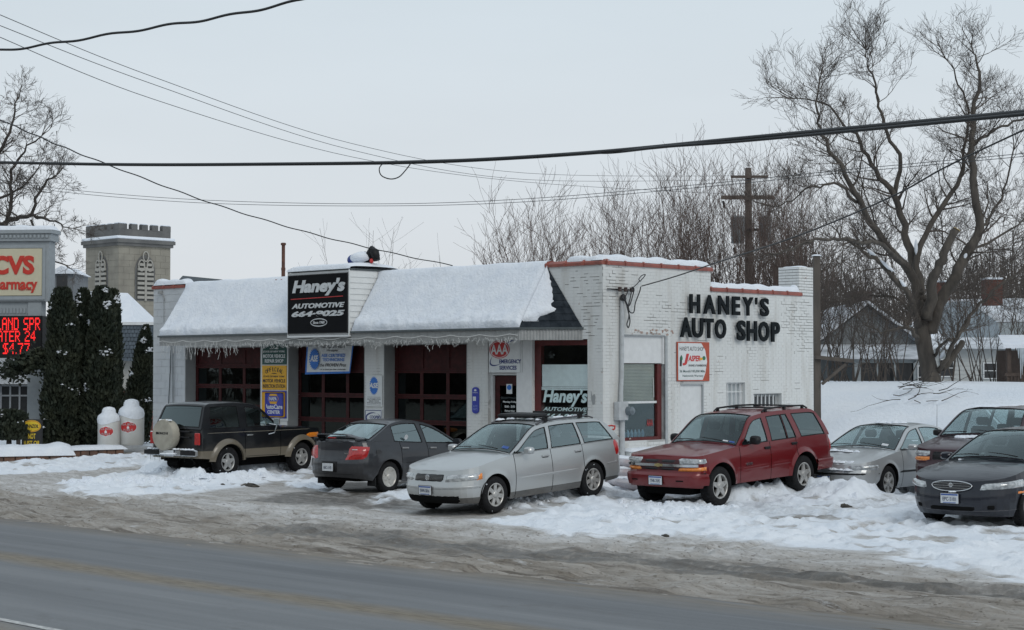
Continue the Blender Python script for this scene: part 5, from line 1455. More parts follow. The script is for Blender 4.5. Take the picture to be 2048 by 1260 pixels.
def grey_sedan():
    root = place('parked_car', 'dark grey saloon with boot spoiler seen from behind, facing the shop', -1.42, 38.0, .885, -.012, .16)
    P = paint('grey_metallic_paint', (.032, .034, .040), dirt=.26, metallic=.4, dirtc=(.14, .135, .128), dz=.9)
    S = dict(wb=2.67, fo=.87, ro=.90, w=1.71, tire=.305, arch=.36, flare=.022, flw=.09, Lf=.6, nf=2.4, Lr=.55, nr=2.5,
             top=[(-.87, .66), (-.6, .74), (0, .87), (.5, .93), (1.2, .95), (2.2, .985), (2.8, 1.02), (3.2, 1.02), (3.57, .99)],
             crown=[(-.87, 0), (-.5, .04), (0, .05), (.6, .04), (1.2, 0), (2.7, .01), (3.1, .04), (3.5, .03), (3.57, 0)],
             bot=[(-.87, .20), (.5, .19), (2.2, .19), (3.0, .22), (3.57, .30)],
             nose=[(.2, .05), (.4, 0), (.6, .03), (.8, .08)], tail=[(.25, .12), (.38, .02), (.5, .0), (.62, .0), (.68, .05), (.85, .08), (1.0, .06), (1.1, .07)],
             sec=[(.15, .90), (.28, .955), (.42, .985), (.58, 1.0), (.72, .992), (.85, .965), (.98, .90), (1.1, .86)], cuts=[.52, 1.52, 2.32], doorcells=(0, 1), cowl=.62, deck=3.02, sedan=True,
             arch_pts=[(.40, .91), (.80, 1.13), (1.15, 1.31), (1.5, 1.395), (1.9, 1.42), (2.2, 1.40), (2.42, 1.35), (2.75, 1.20), (3.12, 1.03)], ws_top=3, bl_top=6, roofw=1.06,
             cells=[('pillar', (.45, .44), (.60, .60)), ('pane', (.60, .60), (1.48, 1.52)), ('pillar', (1.48, 1.52), (1.60, 1.66)), ('pane', (1.60, 1.66), (2.42, 2.42)), ('pillar', (2.42, 2.42), (3.10, 3.11))],
             door_of={1: 0, 3: 1}, seat=1.35, mt=.05, blb=.07, blm=(.06, .08), bls=.09)
    c = Car(S, root); c.build({'paint': P}); c.greenhouse({'paint': P}); c.wheels(('twin', 7), snow=False, rim_r=.200, rim_mat=mat('pale_alloy', (.55, .53, .49), rough=.4, metal=.4))
    for side in (1, -1):
        c.patch('tail_light', ((2.30, .67), (c.rq(.40, .72), .65), (c.rq(.47, .9), .935), (2.16, .92)), REDL, side, .012, nu=8, nv=5, bulge=.012)
        c.patch('reversing_light', ((2.46, .83), (2.64, .83), (2.64, .88), (2.44, .88)), LAMP, side, .034, nu=4, nv=3, label='white strip at the top of the tail light')
        c.patch('headlight', ((c.fq(.40, .6), .58), (1.0, .60), (1.0, .72), (c.fq(.39, .7), .70)), LAMP, side, .010, nu=8, nv=4)
        c.patch('boot_line', ((2.62, .655), (3.0, .655), (3.0, .665), (2.62, .665)), TRIMB, side, .003, nu=6, nv=2)
        mf = MB(); mf.rbox(-3.08, -3.05, *sorted((side * .60, side * .82)), .13, .30, .005); part('mud_flap', mf, RUBBER, root)
    for side in (1, -1): c.patch('plate_recess_line', ((2.55, .36), (3.0, .36), (3.0, .372), (2.55, .372)), TRIMB, side, .003, nu=6, nv=2)
    c.nosepatch('plate_recess', -.24, .24, .39, .62, TRIMB, .020, front=False)
    c.plate(0, .50, False, 'ARC-1192', blue=False, out=.034)
    lettering('NEON', .045, 0, 0, CHROME, root, name='boot_lettering', bold=.01).location = (-(c.pos(c.rq(.42, .78), .78, 1, .006)[0]) - .004, -.40, .78)
    for o in root.children:
        if o.name.startswith('boot_lettering'): o.rotation_euler = (0, 0, -math.pi / 2)
    sp_ = MB(); n = 17
    rows = []
    for k in range(n):
        y = -.60 + 1.2 * k / (n - 1); e = abs(y) / .60; zc = 1.155 - .10 * max(0, e - .62) ** 1.2 / .38 ** 1.2 ; xb = 3.40 - .25 * max(0, e - .7) / .3
        rows.append([(-(xb + dx), y, zc + dz) for dx, dz in ((-.10, 0), (0, .014), (.11, .006), (.115, -.008), (0, -.016), (-.10, 0))])
    sp_.grid(rows); 
    for y in (-.585, .585): sp_.rbox(-3.42, -3.16, y - .02, y + .02, 1.02, 1.075, .008)
    part('boot_spoiler', sp_, P, root, auto=40)
    hl = MB(); hl.rbox(-3.50, -3.46, -.10, .10, 1.075, 1.10, .004); part('high_brake_light', hl, REDL, root)
    c.molding(.55, 2.26, .56, .57, .03, TRIMB, off=.006)
    c.mirror(.66, .985, P, (.11, .19, .12), .08); c.handles([(1.36, .86, 0), (2.20, .875, 1)], mat('pale_handle', (.30, .30, .30), rough=.35, metal=.4)); c.wipers(.5, 1)
    fc = MB(); fc.lathe([(.075, 0), (.075, .006), (.068, .009)], 20, axis='y'); p = c.pos(c.qa(2.98), .80, -1, -.004); part('fuel_flap', fc, P, root, loc=P3(*p), rot=(0, 0, math.pi))
    stk = MB(); stk.lathe([(.055, 0), (.05, .002)], 16, axis='y'); part('round_sticker', stk, PLATEW, root, loc=(-2.10, -.745, 1.09), rot=(-.25, 0, math.pi), label='round white sticker on the rear side window')
    return c
def black_bronco():
    root = place('parked_car', 'black and beige two-door off-roader with a beige cover over its rear spare wheel', -5.645, 42.187, .924, .010, .245)
    P = paint('black_beige_paint', (.006, .007, .009), lowc=(.16, .137, .10), lowz=.62, dirt=.3, metallic=.05, dirtc=(.22, .19, .15), dz=.85)
    PB = paint('beige_arch_paint', (.15, .128, .095), dirt=.35, metallic=.05, dirtc=(.22, .18, .13), dz=.7)
    S = dict(wb=2.388, fo=.72, ro=.86, w=1.68, tire=.345, arch=.435, flare=.03, flw=.05, Lf=.22, nf=4.5, Lr=.16, nr=5, taper=.02, archz=.95,
             top=[(-.72, .98), (-.5, 1.02), (0, 1.045), (.6, 1.07), (1.2, 1.085), (3.3, 1.09)],
             crown=[(-.72, 0), (-.4, .03), (0, .04), (.6, .03), (.9, 0), (3.3, 0)],
             bot=[(-.72, .40), (.4, .42), (1.9, .42), (2.6, .42), (3.25, .46)],
             nose=[(.3, .03), (.6, .0), (1.0, .03)], tail=[(.3, .03), (.5, .0), (.7, .02), (1.1, .06)],
             sec=[(.3, .95), (.5, .985), (.7, 1.0), (.9, .99), (1.1, .96)], cuts=[.72, 1.86], doorcells=(0,), cowl=.74, deck=3.14,
             arch_pts=[(.64, 1.05), (.95, 1.30), (1.24, 1.53), (1.46, 1.62), (2.0, 1.67), (2.6, 1.67), (2.92, 1.64), (3.05, 1.40), (3.17, 1.10)], ws_top=3, bl_top=6, roofw=1.30,
             cells=[('pillar', (.68, .66), (.84, .80)), ('pane', (.84, .80), (1.76, 1.74)), ('pillar', (1.76, 1.74), (1.98, 1.98)), ('dark', (1.98, 1.98), (2.90, 2.80)), ('pillar', (2.90, 2.80), (3.17, 3.16))],
             door_of={1: 0}, seat=1.5, mt=.07, mb=.045, tw=.225, track=.83, inset=.03, blb=.04, blm=(.10, .12), bls=.09, bl_glass=G_DARK)
    c = Car(S, root); c.build({'paint': P}); c.greenhouse({'paint': P}); c.wheels(('star', 5), snow=True, rim_r=.20, rim_mat=mat('grey_alloy', (.42, .42, .41), rough=.4, metal=.4))
    for side in (1, -1):
        for ax in (0, c.WB):
            rows = []
            for k in range(-14, 15):
                an = k / 14 * math.pi * .56; row = []
                for (dr, o) in ((0.0, .0), (0.0, .045), (.09, .045), (.125, .0)):
                    a = ax + (c.ar + dr) * math.sin(an); z = c.R + (c.ar + dr) * math.cos(an) * .95
                    if abs(an) > math.pi / 2: z = max(z, .40)
                    q = min(max(c.qa(a), .99), 2.01); row.append(P3(*(lambda p: (a, p[1] + side * o, z))(c.pos(q, z, side))))
                rows.append(row)
            mb = MB(); mb.grid(rows, flip=(side == 1)); part('wheel_arch_flare', mb, PB, root, auto=50)
        tl_ = MB(); y0 = side * .70; tl_.rbox(-3.262, -3.225, *sorted((side * .655, side * .815)), .76, 1.03, .01); part('tail_light', tl_, REDL, root)
        c.patch('indicator', ((.95, .80), (1.1, .80), (1.1, .92), (.95, .92)), AMBER, side, .012, nu=4, nv=3)
    c.molding(-.4, 3.15, .995, 1.01, .012, mat('beige_pinstripe', (.36, .33, .27), rough=.5), 'pinstripe', .004)
    c.molding(.75, 1.84, .435, .44, .02, TRIMB, 'sill_trim', .006)
    bm = MB(); bm.rbox(-3.40, -3.30, -.84, .84, .51, .66, .03)
    part('rear_bumper', bm, CHROME, root, auto=30); 
    for (y0, y1) in ((-.84, -.36), (.36, .84)): part('bumper_pad', MB().rbox(-3.425, -3.395, y0, y1, .535, .635, .012), TRIMB, root)
    fb = MB(); fb.rbox(.72, .80, -.82, .82, .50, .64, .03); part('front_bumper', fb, CHROME, root)
    # spare wheel in its cover
    COV = mat('spare_cover_cloth', (.36, .335, .275), rough=.8, var=.15, scale=5, bump=.3, bscale=14)
    cv = MB(); cv.lathe([(.335, 0.0), (.355, .05), (.355, .17), (.335, .215), (.2, .232), (.03, .236)], 32, axis='x')
    sw = part('spare_wheel', cv, COV, root, auto=40, loc=(-3.28, .13, .98), rot=(0, 0, math.pi), label='spare wheel in a beige cloth cover with black lettering')
    lt = lettering('BRONCO II', .09, 0, 0, TRIMB, sw, name='cover_lettering', bold=.02, width=.38, height=.055); lt.rotation_euler = (0, 0, math.pi / 2); lt.location = (.237, 0.0, .04)
    lt.rotation_euler = (0, 0, math.pi / 2)
    br = MB(); br.tube([(-3.24, -.48, .92), (-3.27, -.30, .93), (-3.30, -.1, .95)], .018, 6); br.tube([(-3.24, -.48, 1.05), (-3.28, -.2, 1.06), (-3.30, -.1, 1.02)], .018, 6); part('wheel_carrier', br, TRIMB, root)
    c.lump('snow_on_bumper', [(-3.36, -.75, .665), (-3.36, .75, .665)], .055, n=34, seed=8); c.lump('snow_on_cover', [(-3.45, -.10, 1.315), (-3.40, .3, 1.31)], .05, n=12, seed=9)
    for k in range(1):
        pl = MB(); pl.rbox(-3.44, -3.43, -.16, .16, .50, .64, .004); part('number_plate', pl, PLATEW, root)
    c.lump('snow_on_plate', [(-3.44, -.2, .56), (-3.45, .2, .56)], .06, n=22, seed=12)
    mm = MB()
    for side in (1, -1):
        mm.tube([(-1.12, side * .84, .93), (-1.02, side * .93, .96), (-.98, side * .97, 1.14)], .011, 5); mm.tube([(-.98, side * .97, 1.14), (-1.10, side * .84, 1.17)], .011, 5)
        mm.rbox(-1.0, -.965, *sorted((side * .88, side * 1.06)), 1.14, 1.30, .008)
    part('mirror', mm, CHROME, root, label='chrome stalk door mirror'); c.handles([(1.72, .93, 0)], CHROME)
    hb = MB(); hb.rbox(-.15, .62, -.25, .25, 1.075, 1.105, .01)
    ic = MB(); rg = random.Random(4)
    for k in range(16):
        y = rg.uniform(-.8, .8); l = rg.uniform(.04, .16); ic.tube([(-3.37, y, .52), (-3.37, y + .003, .52 - l)], [.006, .001], 4)
    part('icicle', ic, glass('ice', (.45, .48, .5), .5), root)
    tw_ = MB(); tw_.tube([(-3.28, -.55, .46), (-3.25, -.66, .36), (-3.22, -.60, .33), (-3.1, -.55, .38)], .018, 6); tw_.lathe([(.10, 0), (.10, .35)], 14, c=(-2.98, .1, .33), axis='y'); part('exhaust', tw_, UNDER, root)
    return c
def silver_saloon():
    root = place('parked_car', 'silver saloon with snow along its bonnet, parked between the red off-roader and the maroon van', 6.86, 35.75, -2.272, -.0, .07)
    P = paint('pale_silver_paint', (.49, .505, .51), dirt=.26, metallic=.5, dirtc=(.40, .385, .36))
    S = dict(wb=2.81, fo=1.00, ro=1.27, w=1.85, tire=.33, arch=.385, flare=.012, Lf=.62, nf=2.8, Lr=.45,
             top=[(-1.0, .68), (-.7, .755), (0, .87), (.5, .935), (1.2, .95), (2.4, .97), (3.2, .99), (4.08, .96)],
             crown=[(-1.0, 0), (-.7, .04), (0, .06), (.6, .05), (1.2, 0), (3.0, .0), (3.5, .04), (4.08, .02)],
             bot=[(-1.0, .24), (.5, .20), (2.3, .20), (3.4, .24), (4.08, .30)],
             nose=[(.2, .08), (.35, .0), (.55, .0), (.60, .06), (.8, .10)], tail=[(.2, .08), (.5, 0), (1.0, .08)],
             sec=SEC, cuts=[.58, 1.72, 2.62], doorcells=(0, 1), cowl=.66, deck=3.45, sedan=True,
             arch_pts=[(.45, .93), (.85, 1.14), (1.25, 1.33), (1.55, 1.40), (2.0, 1.435), (2.4, 1.42), (2.75, 1.36), (3.1, 1.19), (3.5, 1.0)], ws_top=3, bl_top=6, roofw=1.16,
             cells=[('pillar', (.50, .48), (.62, .62)), ('pane', (.62, .62), (1.62, 1.70)), ('pillar', (1.62, 1.70), (1.74, 1.82)), ('pane', (1.74, 1.82), (2.75, 2.62)), ('pillar', (2.75, 2.62), (3.48, 3.48))],
             door_of={1: 0, 3: 1}, seat=1.5, mt=.055)
    c = Car(S, root); c.build({'paint': P}); c.greenhouse({'paint': P}); c.wheels(('spoke', 6), rim_r=.21)
    for side in (1, -1):
        c.patch('headlight', ((c.fq(.50, .6), .595), (1.0, .60), (.98, .70), (c.fq(.48, .7), .69)), LAMP, side, .010, nu=12, nv=4)
    c.nosepatch('bumper_strip', -.88, .88, .500, .540, TRIMB, .010, nu=20); c.nosepatch('bumper_intake', -.35, .35, .27, .34, UNDER, .006)
    c.molding(-.45 + .02, -.40, .505, .505, .035, TRIMB)
    c.molding(.42, 2.35, .50, .50, .055, TRIMB); c.plate(0, .40, True, 'DKM-4471')
    c.mirror(.82, 1.01, P, (.13, .22, .13), .10); c.handles([(1.55, .84, 0), (2.45, .86, 1)], P); c.wipers(.5, 1)
    sr = MB(); sr.grid([[c.cross(c.findf(a), y, .036 + .004) for y in (-.6, -.3, 0, .3, .6)] for a in (1.65, 1.85, 2.05, 2.2)], flip=True); part('sunroof', sr, G_DARK, root)
    zc = c.top(.55)
    c.lump('snow_on_bonnet', [(-.52, -.70, zc + .01), (-.50, 0, zc + .05), (-.52, .70, zc + .01)], .06, n=60, seed=21)
    c.lump('snow_on_bonnet', [(.75, -.62, .73), (.82, 0, .75), (.70, .55, .74)], .09, n=70, seed=22)
    c.lump('snow_on_bonnet', [(.92, -.62, .60), (.98, 0, .62), (.90, .55, .60)], .07, n=50, seed=24)
    c.lump('snow_on_bonnet', [(.1, .35, .92), (0, -.3, .94)], .09, n=8, seed=23); c.lump('snow_on_roof', [(-1.75, -.25, 1.47), (-1.8, .25, 1.47)], .09, n=22, seed=25)
    st = MB(); st.grid([[c.cross(f, y, .09 + .002) for y in (.55, .72)] for f in (2.0, 3.0)]); part('inspection_sticker', st, PLATEW, root)
    c.antenna(3.2, .35, 1.03, .80, .02)
    return c
def maroon_van():
    root = place('parked_car', 'maroon minivan with rectangular headlights standing behind the navy saloon', 8.75, 33.5, -2.25, -.0, .25, cat='van')
    P = paint('maroon_paint', (.040, .012, .018), dirt=.35, metallic=.3, dirtc=(.10, .08, .08), dz=.9)
    S = dict(wb=2.85, fo=.85, ro=.95, w=1.83, tire=.32, arch=.375, flare=.012, Lf=.5, nf=3.2, Lr=.3,
             top=[(-.85, .86), (-.6, .93), (0, 1.03), (.35, 1.09), (1.2, 1.10), (3.9, 1.12)],
             crown=[(-.85, 0), (-.6, .03), (0, .05), (.4, .04), (1.0, 0), (3.9, 0)], bot=[(-.85, .24), (.5, .22), (3.8, .28)],
             nose=[(.2, .08), (.35, 0), (.58, .0), (.62, .07), (.9, .11)], tail=[(.2, .08), (.5, 0), (1.0, .08)],
             sec=[(.2, .93), (.5, .99), (.7, 1.0), (.95, .98), (1.1, .95), (1.2, .93)], cuts=[.55, 1.6, 2.7], doorcells=(0, 1), cowl=.50, deck=3.66,
             arch_pts=[(.30, 1.09), (.65, 1.31), (1.0, 1.53), (1.3, 1.62), (2.0, 1.66), (3.0, 1.66), (3.45, 1.62), (3.6, 1.40), (3.7, 1.13)], ws_top=3, bl_top=6, roofw=1.30,
             cells=[('pillar', (.36, .34), (.46, .46)), ('pane', (.46, .46), (1.5, 1.5)), ('pillar', (1.5, 1.5), (1.62, 1.62)), ('pane', (1.62, 1.62), (2.6, 2.6)), ('pillar', (2.6, 2.6), (2.72, 2.72)), ('pane', (2.72, 2.72), (3.5, 3.4)), ('pillar', (3.5, 3.4), (3.7, 3.69))],
             door_of={1: 0, 3: 1}, seat=1.3, mt=.07, inset=.03)
    c = Car(S, root); c.build({'paint': P}); c.greenhouse({'paint': P}); c.wheels(('disc', 5), rim_r=.20)
    GR = mat('grille_black', (.012, .012, .014), rough=.35)
    c.nosepatch('grille', -.46, .46, .70, .87, GR, .006)
    sl = MB()
    for k in range(5): sl.tube([P3(*c.pos(abs(c.fq(y, .72 + .032 * k)), .72 + .032 * k, 1 if y > 0 else -1, .014)) for y in np.linspace(-.44, .44, 9)], .006, 4)
    part('grille_slats', sl, TRIMB, root)
    for side in (1, -1):
        c.patch('headlight', ((c.fq(.50, .8), .77), (.93, .77), (.93, .875), (c.fq(.50, .8), .875)), LAMP, side, .014, nu=8, nv=3)
        c.patch('indicator', ((c.fq(.50, .7), .68), (1.02, .68), (1.02, .765), (c.fq(.50, .7), .765)), AMBER, side, .014, nu=8, nv=3)
    c.mirror(.62, 1.17, TRIMB, (.11, .18, .13), .08, label='black door mirror'); c.wipers(.4, 1.1)
    c.lump('snow_on_bonnet', [(-.22, -.35, 1.10), (-.20, .0, 1.12)], .10, n=22, seed=31)
    c.lump('snow_on_roof', [(-1.4, -.5, 1.68), (-3.0, .5, 1.70)], .25, n=60, seed=32, zf=.12)
    return c
def navy_saloon():
    root = place('parked_car', 'navy blue saloon at the right edge with an oval grille and icy wheels', 7.451, 28.04, -2.300, -.02, .21)
    P = paint('navy_paint', (.006, .008, .016), dirt=.28, metallic=.3, dirtc=(.07, .075, .085), dz=.9)
    S = dict(wb=2.75, fo=.95, ro=1.12, w=1.79, tire=.315, arch=.37, flare=.012, Lf=.66, nf=2.5, Lr=.45,
             top=[(-.95, .70), (-.75, .755), (-.3, .85), (.1, .90), (.55, .94), (1.2, .95), (2.4, .96), (3.3, .98), (3.87, .95)],
             crown=[(-.95, 0), (-.7, .035), (0, .06), (.6, .05), (1.2, 0), (3.0, 0), (3.4, .03), (3.87, .02)],
             bot=[(-.95, .20), (-.5, .18), (.5, .19), (2.3, .19), (3.87, .28)],
             nose=[(.15, .16), (.28, .04), (.42, .0), (.52, .01), (.60, .045), (.70, .07), (.80, .10)], tail=[(.2, .08), (.5, 0), (1.0, .08)],
             sec=SEC, cuts=[.55, 1.62, 2.5], doorcells=(0, 1), cowl=.64, deck=3.2, sedan=True,
             arch_pts=[(.44, .935), (.82, 1.14), (1.22, 1.32), (1.5, 1.38), (2.0, 1.41), (2.4, 1.39), (2.7, 1.33), (3.0, 1.17), (3.3, .99)], ws_top=3, bl_top=6, roofw=1.14,
             cells=[('pillar', (.48, .47), (.62, .62)), ('pane', (.62, .62), (1.52, 1.58)), ('pillar', (1.52, 1.58), (1.64, 1.70)), ('pane', (1.64, 1.70), (2.6, 2.55)), ('pillar', (2.6, 2.55), (3.28, 3.28))],
             door_of={1: 0, 3: 1}, seat=1.4, mt=.055, wsb=.10)
    c = Car(S, root); c.build({'paint': P}); c.greenhouse({'paint': P}); c.wheels(('spoke', 6), snow=True, rim_r=.205)
    GR = mat('grille_black', (.012, .012, .014), rough=.35)
    # oval grille
    rows = []; ring = []
    for k in range(33):
        an = 2 * math.pi * k / 32; y = .355 * math.copysign(abs(math.cos(an)) ** .75, math.cos(an)); zz = math.sin(an)
        z = .655 + (.070 * zz ** 1 if zz > 0 else .085 * zz); y *= (1 - .10 * max(0, -zz)) * (1.0 if zz < .6 else .97)
        ring.append((y, z))
    mb = MB(); rows = []
    for f in (1.0, .66, .33, .02): rows.append([P3(*c.pos(abs(c.fq(y * f, .655 + (z - .655) * f)), .655 + (z - .655) * f, 1 if y >= 0 else -1, .016)) for y, z in ring])
    mb.grid(rows); part('grille', mb, GR, root, smooth=True)
    rim_ = MB(); rim_.tube([P3(*c.pos(abs(c.fq(y, z)), z, 1 if y >= 0 else -1, .020)) for y, z in ring], .009, 6); part('grille_surround', rim_, CHROME, root, smooth=True)
    sl = MB()
    for z in (.62, .655, .69): sl.tube([P3(*c.pos(abs(c.fq(y, z)), z, 1 if y > 0 else -1, .022)) for y in np.linspace(-.32, .32, 9)], .005, 4)
    part('grille_slats', sl, CHROME, root); p = c.pos(0, .665, 1, .026)
    bd = MB(); bd.lathe([(.034, 0), (.034, .008), (.027, .010), (.025, .002)], 20, axis='x'); bd.box(.0, .010, -.048, .048, -.008, .008); part('badge', bd, CHROME, root, loc=P3(*p))
    for side in (1, -1):
        c.patch('headlight', ((c.fq(.47, .6), .600), (1.06, .635), (1.02, .755), (c.fq(.50, .7), .700)), LAMP, side, .012, nu=14, nv=5, bulge=.012)
        c.patch('side_marker', ((.93, .535), (1.12, .54), (1.12, .575), (.93, .57)), AMBER, side, .010, nu=5, nv=3)
        c.nosepatch('fog_lamp', side * .58, side * .68, .30, .37, UNDER, .006, nu=5)
        c.patch('bumper_line', ((0, .265), (.93, .29), (.93, .297), (0, .272)), mat('bumper_seam_grey', (.10, .10, .11), rough=.5), side, .004, nu=14, nv=2)
    c.nosepatch('bumper_intake', -.40, .40, .27, .345, UNDER, .006); c.plate(0, .465, True, 'EPC-5101')
    for side in (1, -1): c.patch('hood_gap', ((.0, .715), (.72, .745), (.72, .750), (.0, .72)), TRIMB, side, .002, nu=10, nv=2)
    c.mirror(.76, 1.00, P, (.12, .21, .13), .08); c.handles([(1.45, .84, 0)], P); c.wipers(.5, 1)
    c.lump('snow_on_grille', [(.935, -.02, .57), (.935, .16, .58)], .03, n=12, seed=41); c.lump('snow_on_bonnet', [(-.42, -.55, .975), (-.44, -.45, .98)], .03, n=6, seed=42)
    return c
silver_wagon(); red_suv(); grey_sedan(); black_bronco(); silver_saloon(); maroon_van(); navy_saloon()
# ---------------------------------------------------------------- signs and things fixed to the shop
INK = mat('black_ink', (.02, .02, .022), rough=.5); SIGNW = mat('sign_white', (.68, .70, .70), rough=.45, var=.04); NAVY = mat('navy_ink', (.015, .03, .16), rough=.45)
BLUEI = mat('bright_blue_ink', (.02, .16, .55), rough=.45); REDI = mat('red_ink', (.50, .03, .03), rough=.45); YEL = mat('sign_yellow', (.72, .38, .02), rough=.5)
def sign(name, label, u0, u1, v0, v1, side=False, y=0.0, m=None, th=.02, cat='sign', board='board', group=None):
    if side:
        a, b = SYs(u0, y), SYs(u1, y); z1, z0 = SZ(u0, v0, y), SZ(u0, v1, y); loc = W(y, (a + b) / 2, (z0 + z1) / 2); rz = ANG_B + math.pi / 2
    else:
        a, b = FX(u0, y), FX(u1, y); z1, z0 = FZ((u0 + u1) / 2, v0, y), FZ((u0 + u1) / 2, v1, y); loc = W((a + b) / 2, y, (z0 + z1) / 2); rz = ANG_B
    t = thing(name, label, cat, loc, rz, group); w_, h_ = b - a, z1 - z0
    if m: part(board, MB().rbox(-w_ / 2, w_ / 2, -th, 0, -h_ / 2, h_ / 2, .004), m, t)
    return t, w_, h_, -th - .002
def flat(name, poly, y, m, par, d=.003, loc=None): return part(name, MB().prism(poly, y - d, y, 'y'), m, par, loc=loc)
def ell(cx, cz, rx, rz, n=32): return [(cx + rx * math.cos(2 * math.pi * k / n), cz + rz * math.sin(2 * math.pi * k / n)) for k in range(n)]
def ring(name, cx, cz, rx, rz, t, y, m, par, a0=0, a1=2 * math.pi, taper=False, n=36, tilt=0.0):
    mb = MB(); V = []; F = []
    for k in range(n + 1):
        a = a0 + (a1 - a0) * k / n; tt = t * (math.sin(math.pi * k / n) if taper else 1)
        for r_ in (tt / 2, -tt / 2):
            X, Z = (rx + r_) * math.cos(a), (rz + r_) * math.sin(a); V.append((cx + X * math.cos(tilt) - Z * math.sin(tilt), y, cz + X * math.sin(tilt) + Z * math.cos(tilt)))
    for k in range(n): F.append((2 * k, 2 * k + 1, 2 * k + 3, 2 * k + 2))
    mb.add(V, F); return part(name, mb, m, par)
def gear(cx, cz, r, y, m, par, sx=1.0):
    P = []
    for k in range(24 * 4):
        a = 2 * math.pi * k / 96; rr = r if k % 4 in (0, 1) else r * .86; P.append((cx + sx * rr * math.cos(a), cz + rr * math.sin(a)))
    return flat('gear_emblem', P, y, m, par)
# the big black sign
BKS = mat('black_sign_face', (.006, .0065, .008), rough=.7, spec=.12)
t, w_, h_, y = sign('name_sign', 'big black roof sign with silver italic lettering, a phone number and a white oval', 577.5, 697.5, 548, 667, y=-.94, m=BKS, th=.03)
SILV = mat('silver_lettering', (.58, .60, .61), rough=.4)
lettering("Haney's", .6, .04, h_ * .275, SILV, t, y=y - .004, bold=.045, shear=.22, width=w_ * .88, height=h_ * .285, depth=.006)
flat('red_line', [(-w_ * .45, h_ * .085), (w_ * .42, h_ * .105), (w_ * .42, h_ * .118), (-w_ * .45, h_ * .098)], y, REDI, t)
lettering('AUTOMOTIVE', .3, .02, -.03 * h_, SILV, t, y=y - .004, bold=.035, shear=.25, width=w_ * .88, height=h_ * .085, depth=.006)
lettering('664\u00b79025', .3, .02, -h_ * .165, SILV, t, y=y - .004, bold=.05, shear=.2, width=w_ * .88, height=h_ * .10, depth=.006)
ring('oval_ring', .06, -h_ * .315, w_ * .135, h_ * .062, .022, y - .002, SILV, t); lettering('Since 1960', .12, .06, -h_ * .315, SILV, t, y=y - .004, bold=.02, width=w_ * .19, height=h_ * .05, depth=.003)
bd = MB(); 
for (a, b, c, d) in ((-w_ / 2, w_ / 2, h_ / 2 - .02, h_ / 2), (-w_ / 2, w_ / 2, -h_ / 2, -h_ / 2 + .02), (-w_ / 2, -w_ / 2 + .02, -h_ / 2 + .02, h_ / 2 - .02), (w_ / 2 - .02, w_ / 2, -h_ / 2 + .02, h_ / 2 - .02)): bd.box(a, b, y - .006, y, c, d)
part('sign_frame', bd, INK, t)
# column signs on the first pier
GRN = mat('sign_green', (.015, .07, .06), rough=.5)
sign('sign_backing', 'white backing strip behind the three stacked signs on the first pier', 522.5, 577, 678, 841, y=-.012, m=SIGNW, th=.01, board='board')
t, w_, h_, y = sign('pier_sign', 'dark green registered motor vehicle repair shop sign, topmost on the first pier', 525.5, 574, 681, 729, y=-.025, m=GRN)
me_letters = 'REGISTERED'
for k, chx in enumerate(me_letters):
    an = (k - 4.5) * .21; o = lettering(chx, .15, .66 * w_ * .62 * math.sin(an) * 1.15, h_ * .14 + h_ * .24 * math.cos(an * 1.15), SIGNW, t, y=y, name='letter', bold=.01, width=w_ * .072, height=h_ * .15, depth=.002); o.rotation_euler = (0, an * .8, 0)
for s_, z, hh, ww in (('N.Y. 7000', .16, .05, .35), ('STATE OF NEW YORK', .04, .075, .88), ('MOTOR VEHICLE', -.15, .15, .90), ('REPAIR SHOP', -.35, .15, .76)): lettering(s_, .1, 0, h_ * z, SIGNW, t, y=y, bold=.02, width=w_ * ww, height=h_ * hh, depth=.002)
t, w_, h_, y = sign('pier_sign', 'yellow official inspection station sign, middle of the three on the first pier', 525.5, 574, 731, 779.5, y=-.025, m=YEL)
for k, chx in enumerate('OFFICIAL'):
    an = (k - 3.5) * .24; o = lettering(chx, .15, w_ * .38 * math.sin(an) * 1.15, h_ * .10 + h_ * .24 * math.cos(an * 1.1), INK, t, y=y, name='letter', bold=.01, width=w_ * (.03 if chx == 'I' else .075), height=h_ * .17, depth=.002); o.rotation_euler = (0, an * .8, 0)
for s_, z, hh, ww in (('7000', .17, .05, .2), ('STATE OF NEW YORK', .05, .07, .88), ('MOTOR VEHICLE', -.13, .14, .92), ('INSPECTION STATION', -.35, .15, .92)): lettering(s_, .1, 0, h_ * z, INK, t, y=y, bold=.02, width=w_ * ww, height=h_ * hh, depth=.002)
NBL = mat('royal_blue_sign', (.03, .045, .35), rough=.45)
t, w_, h_, y = sign('pier_sign', 'blue sign with a yellow border and yellow hexagon, lowest on the first pier', 525.5, 574, 781.5, 836, y=-.025, m=NBL)
o = part('yellow_band', MB().rbox(-w_ * .46, w_ * .46, y - .002, y, -h_ * .46, h_ * .46, .03), YEL, t); part('blue_field', MB().rbox(-w_ * .33, w_ * .40, y - .004, y - .002, -h_ * .42, h_ * .42, .03), NBL, t)
flat('hexagon', [(-w_ * .02 + w_ * .22 * a, h_ * .21 + h_ * .19 * b) for a, b in ((-1, 0), (-.55, 1), (.55, 1), (1, 0), (.55, -1), (-.55, -1))], y - .004, YEL, t)
flat('hexagon_field', [(-w_ * .02 + w_ * .20 * a, h_ * .21 + h_ * .10 * b) for a, b in ((-1, 0), (-.8, 1), (.8, 1), (1, 0), (.8, -1), (-.8, -1))], y - .007, NBL, t)
lettering('NAPA', .1, -w_ * .02, h_ * .21, SIGNW, t, y=y - .012, bold=.03, width=w_ * .30, height=h_ * .13, depth=.001)
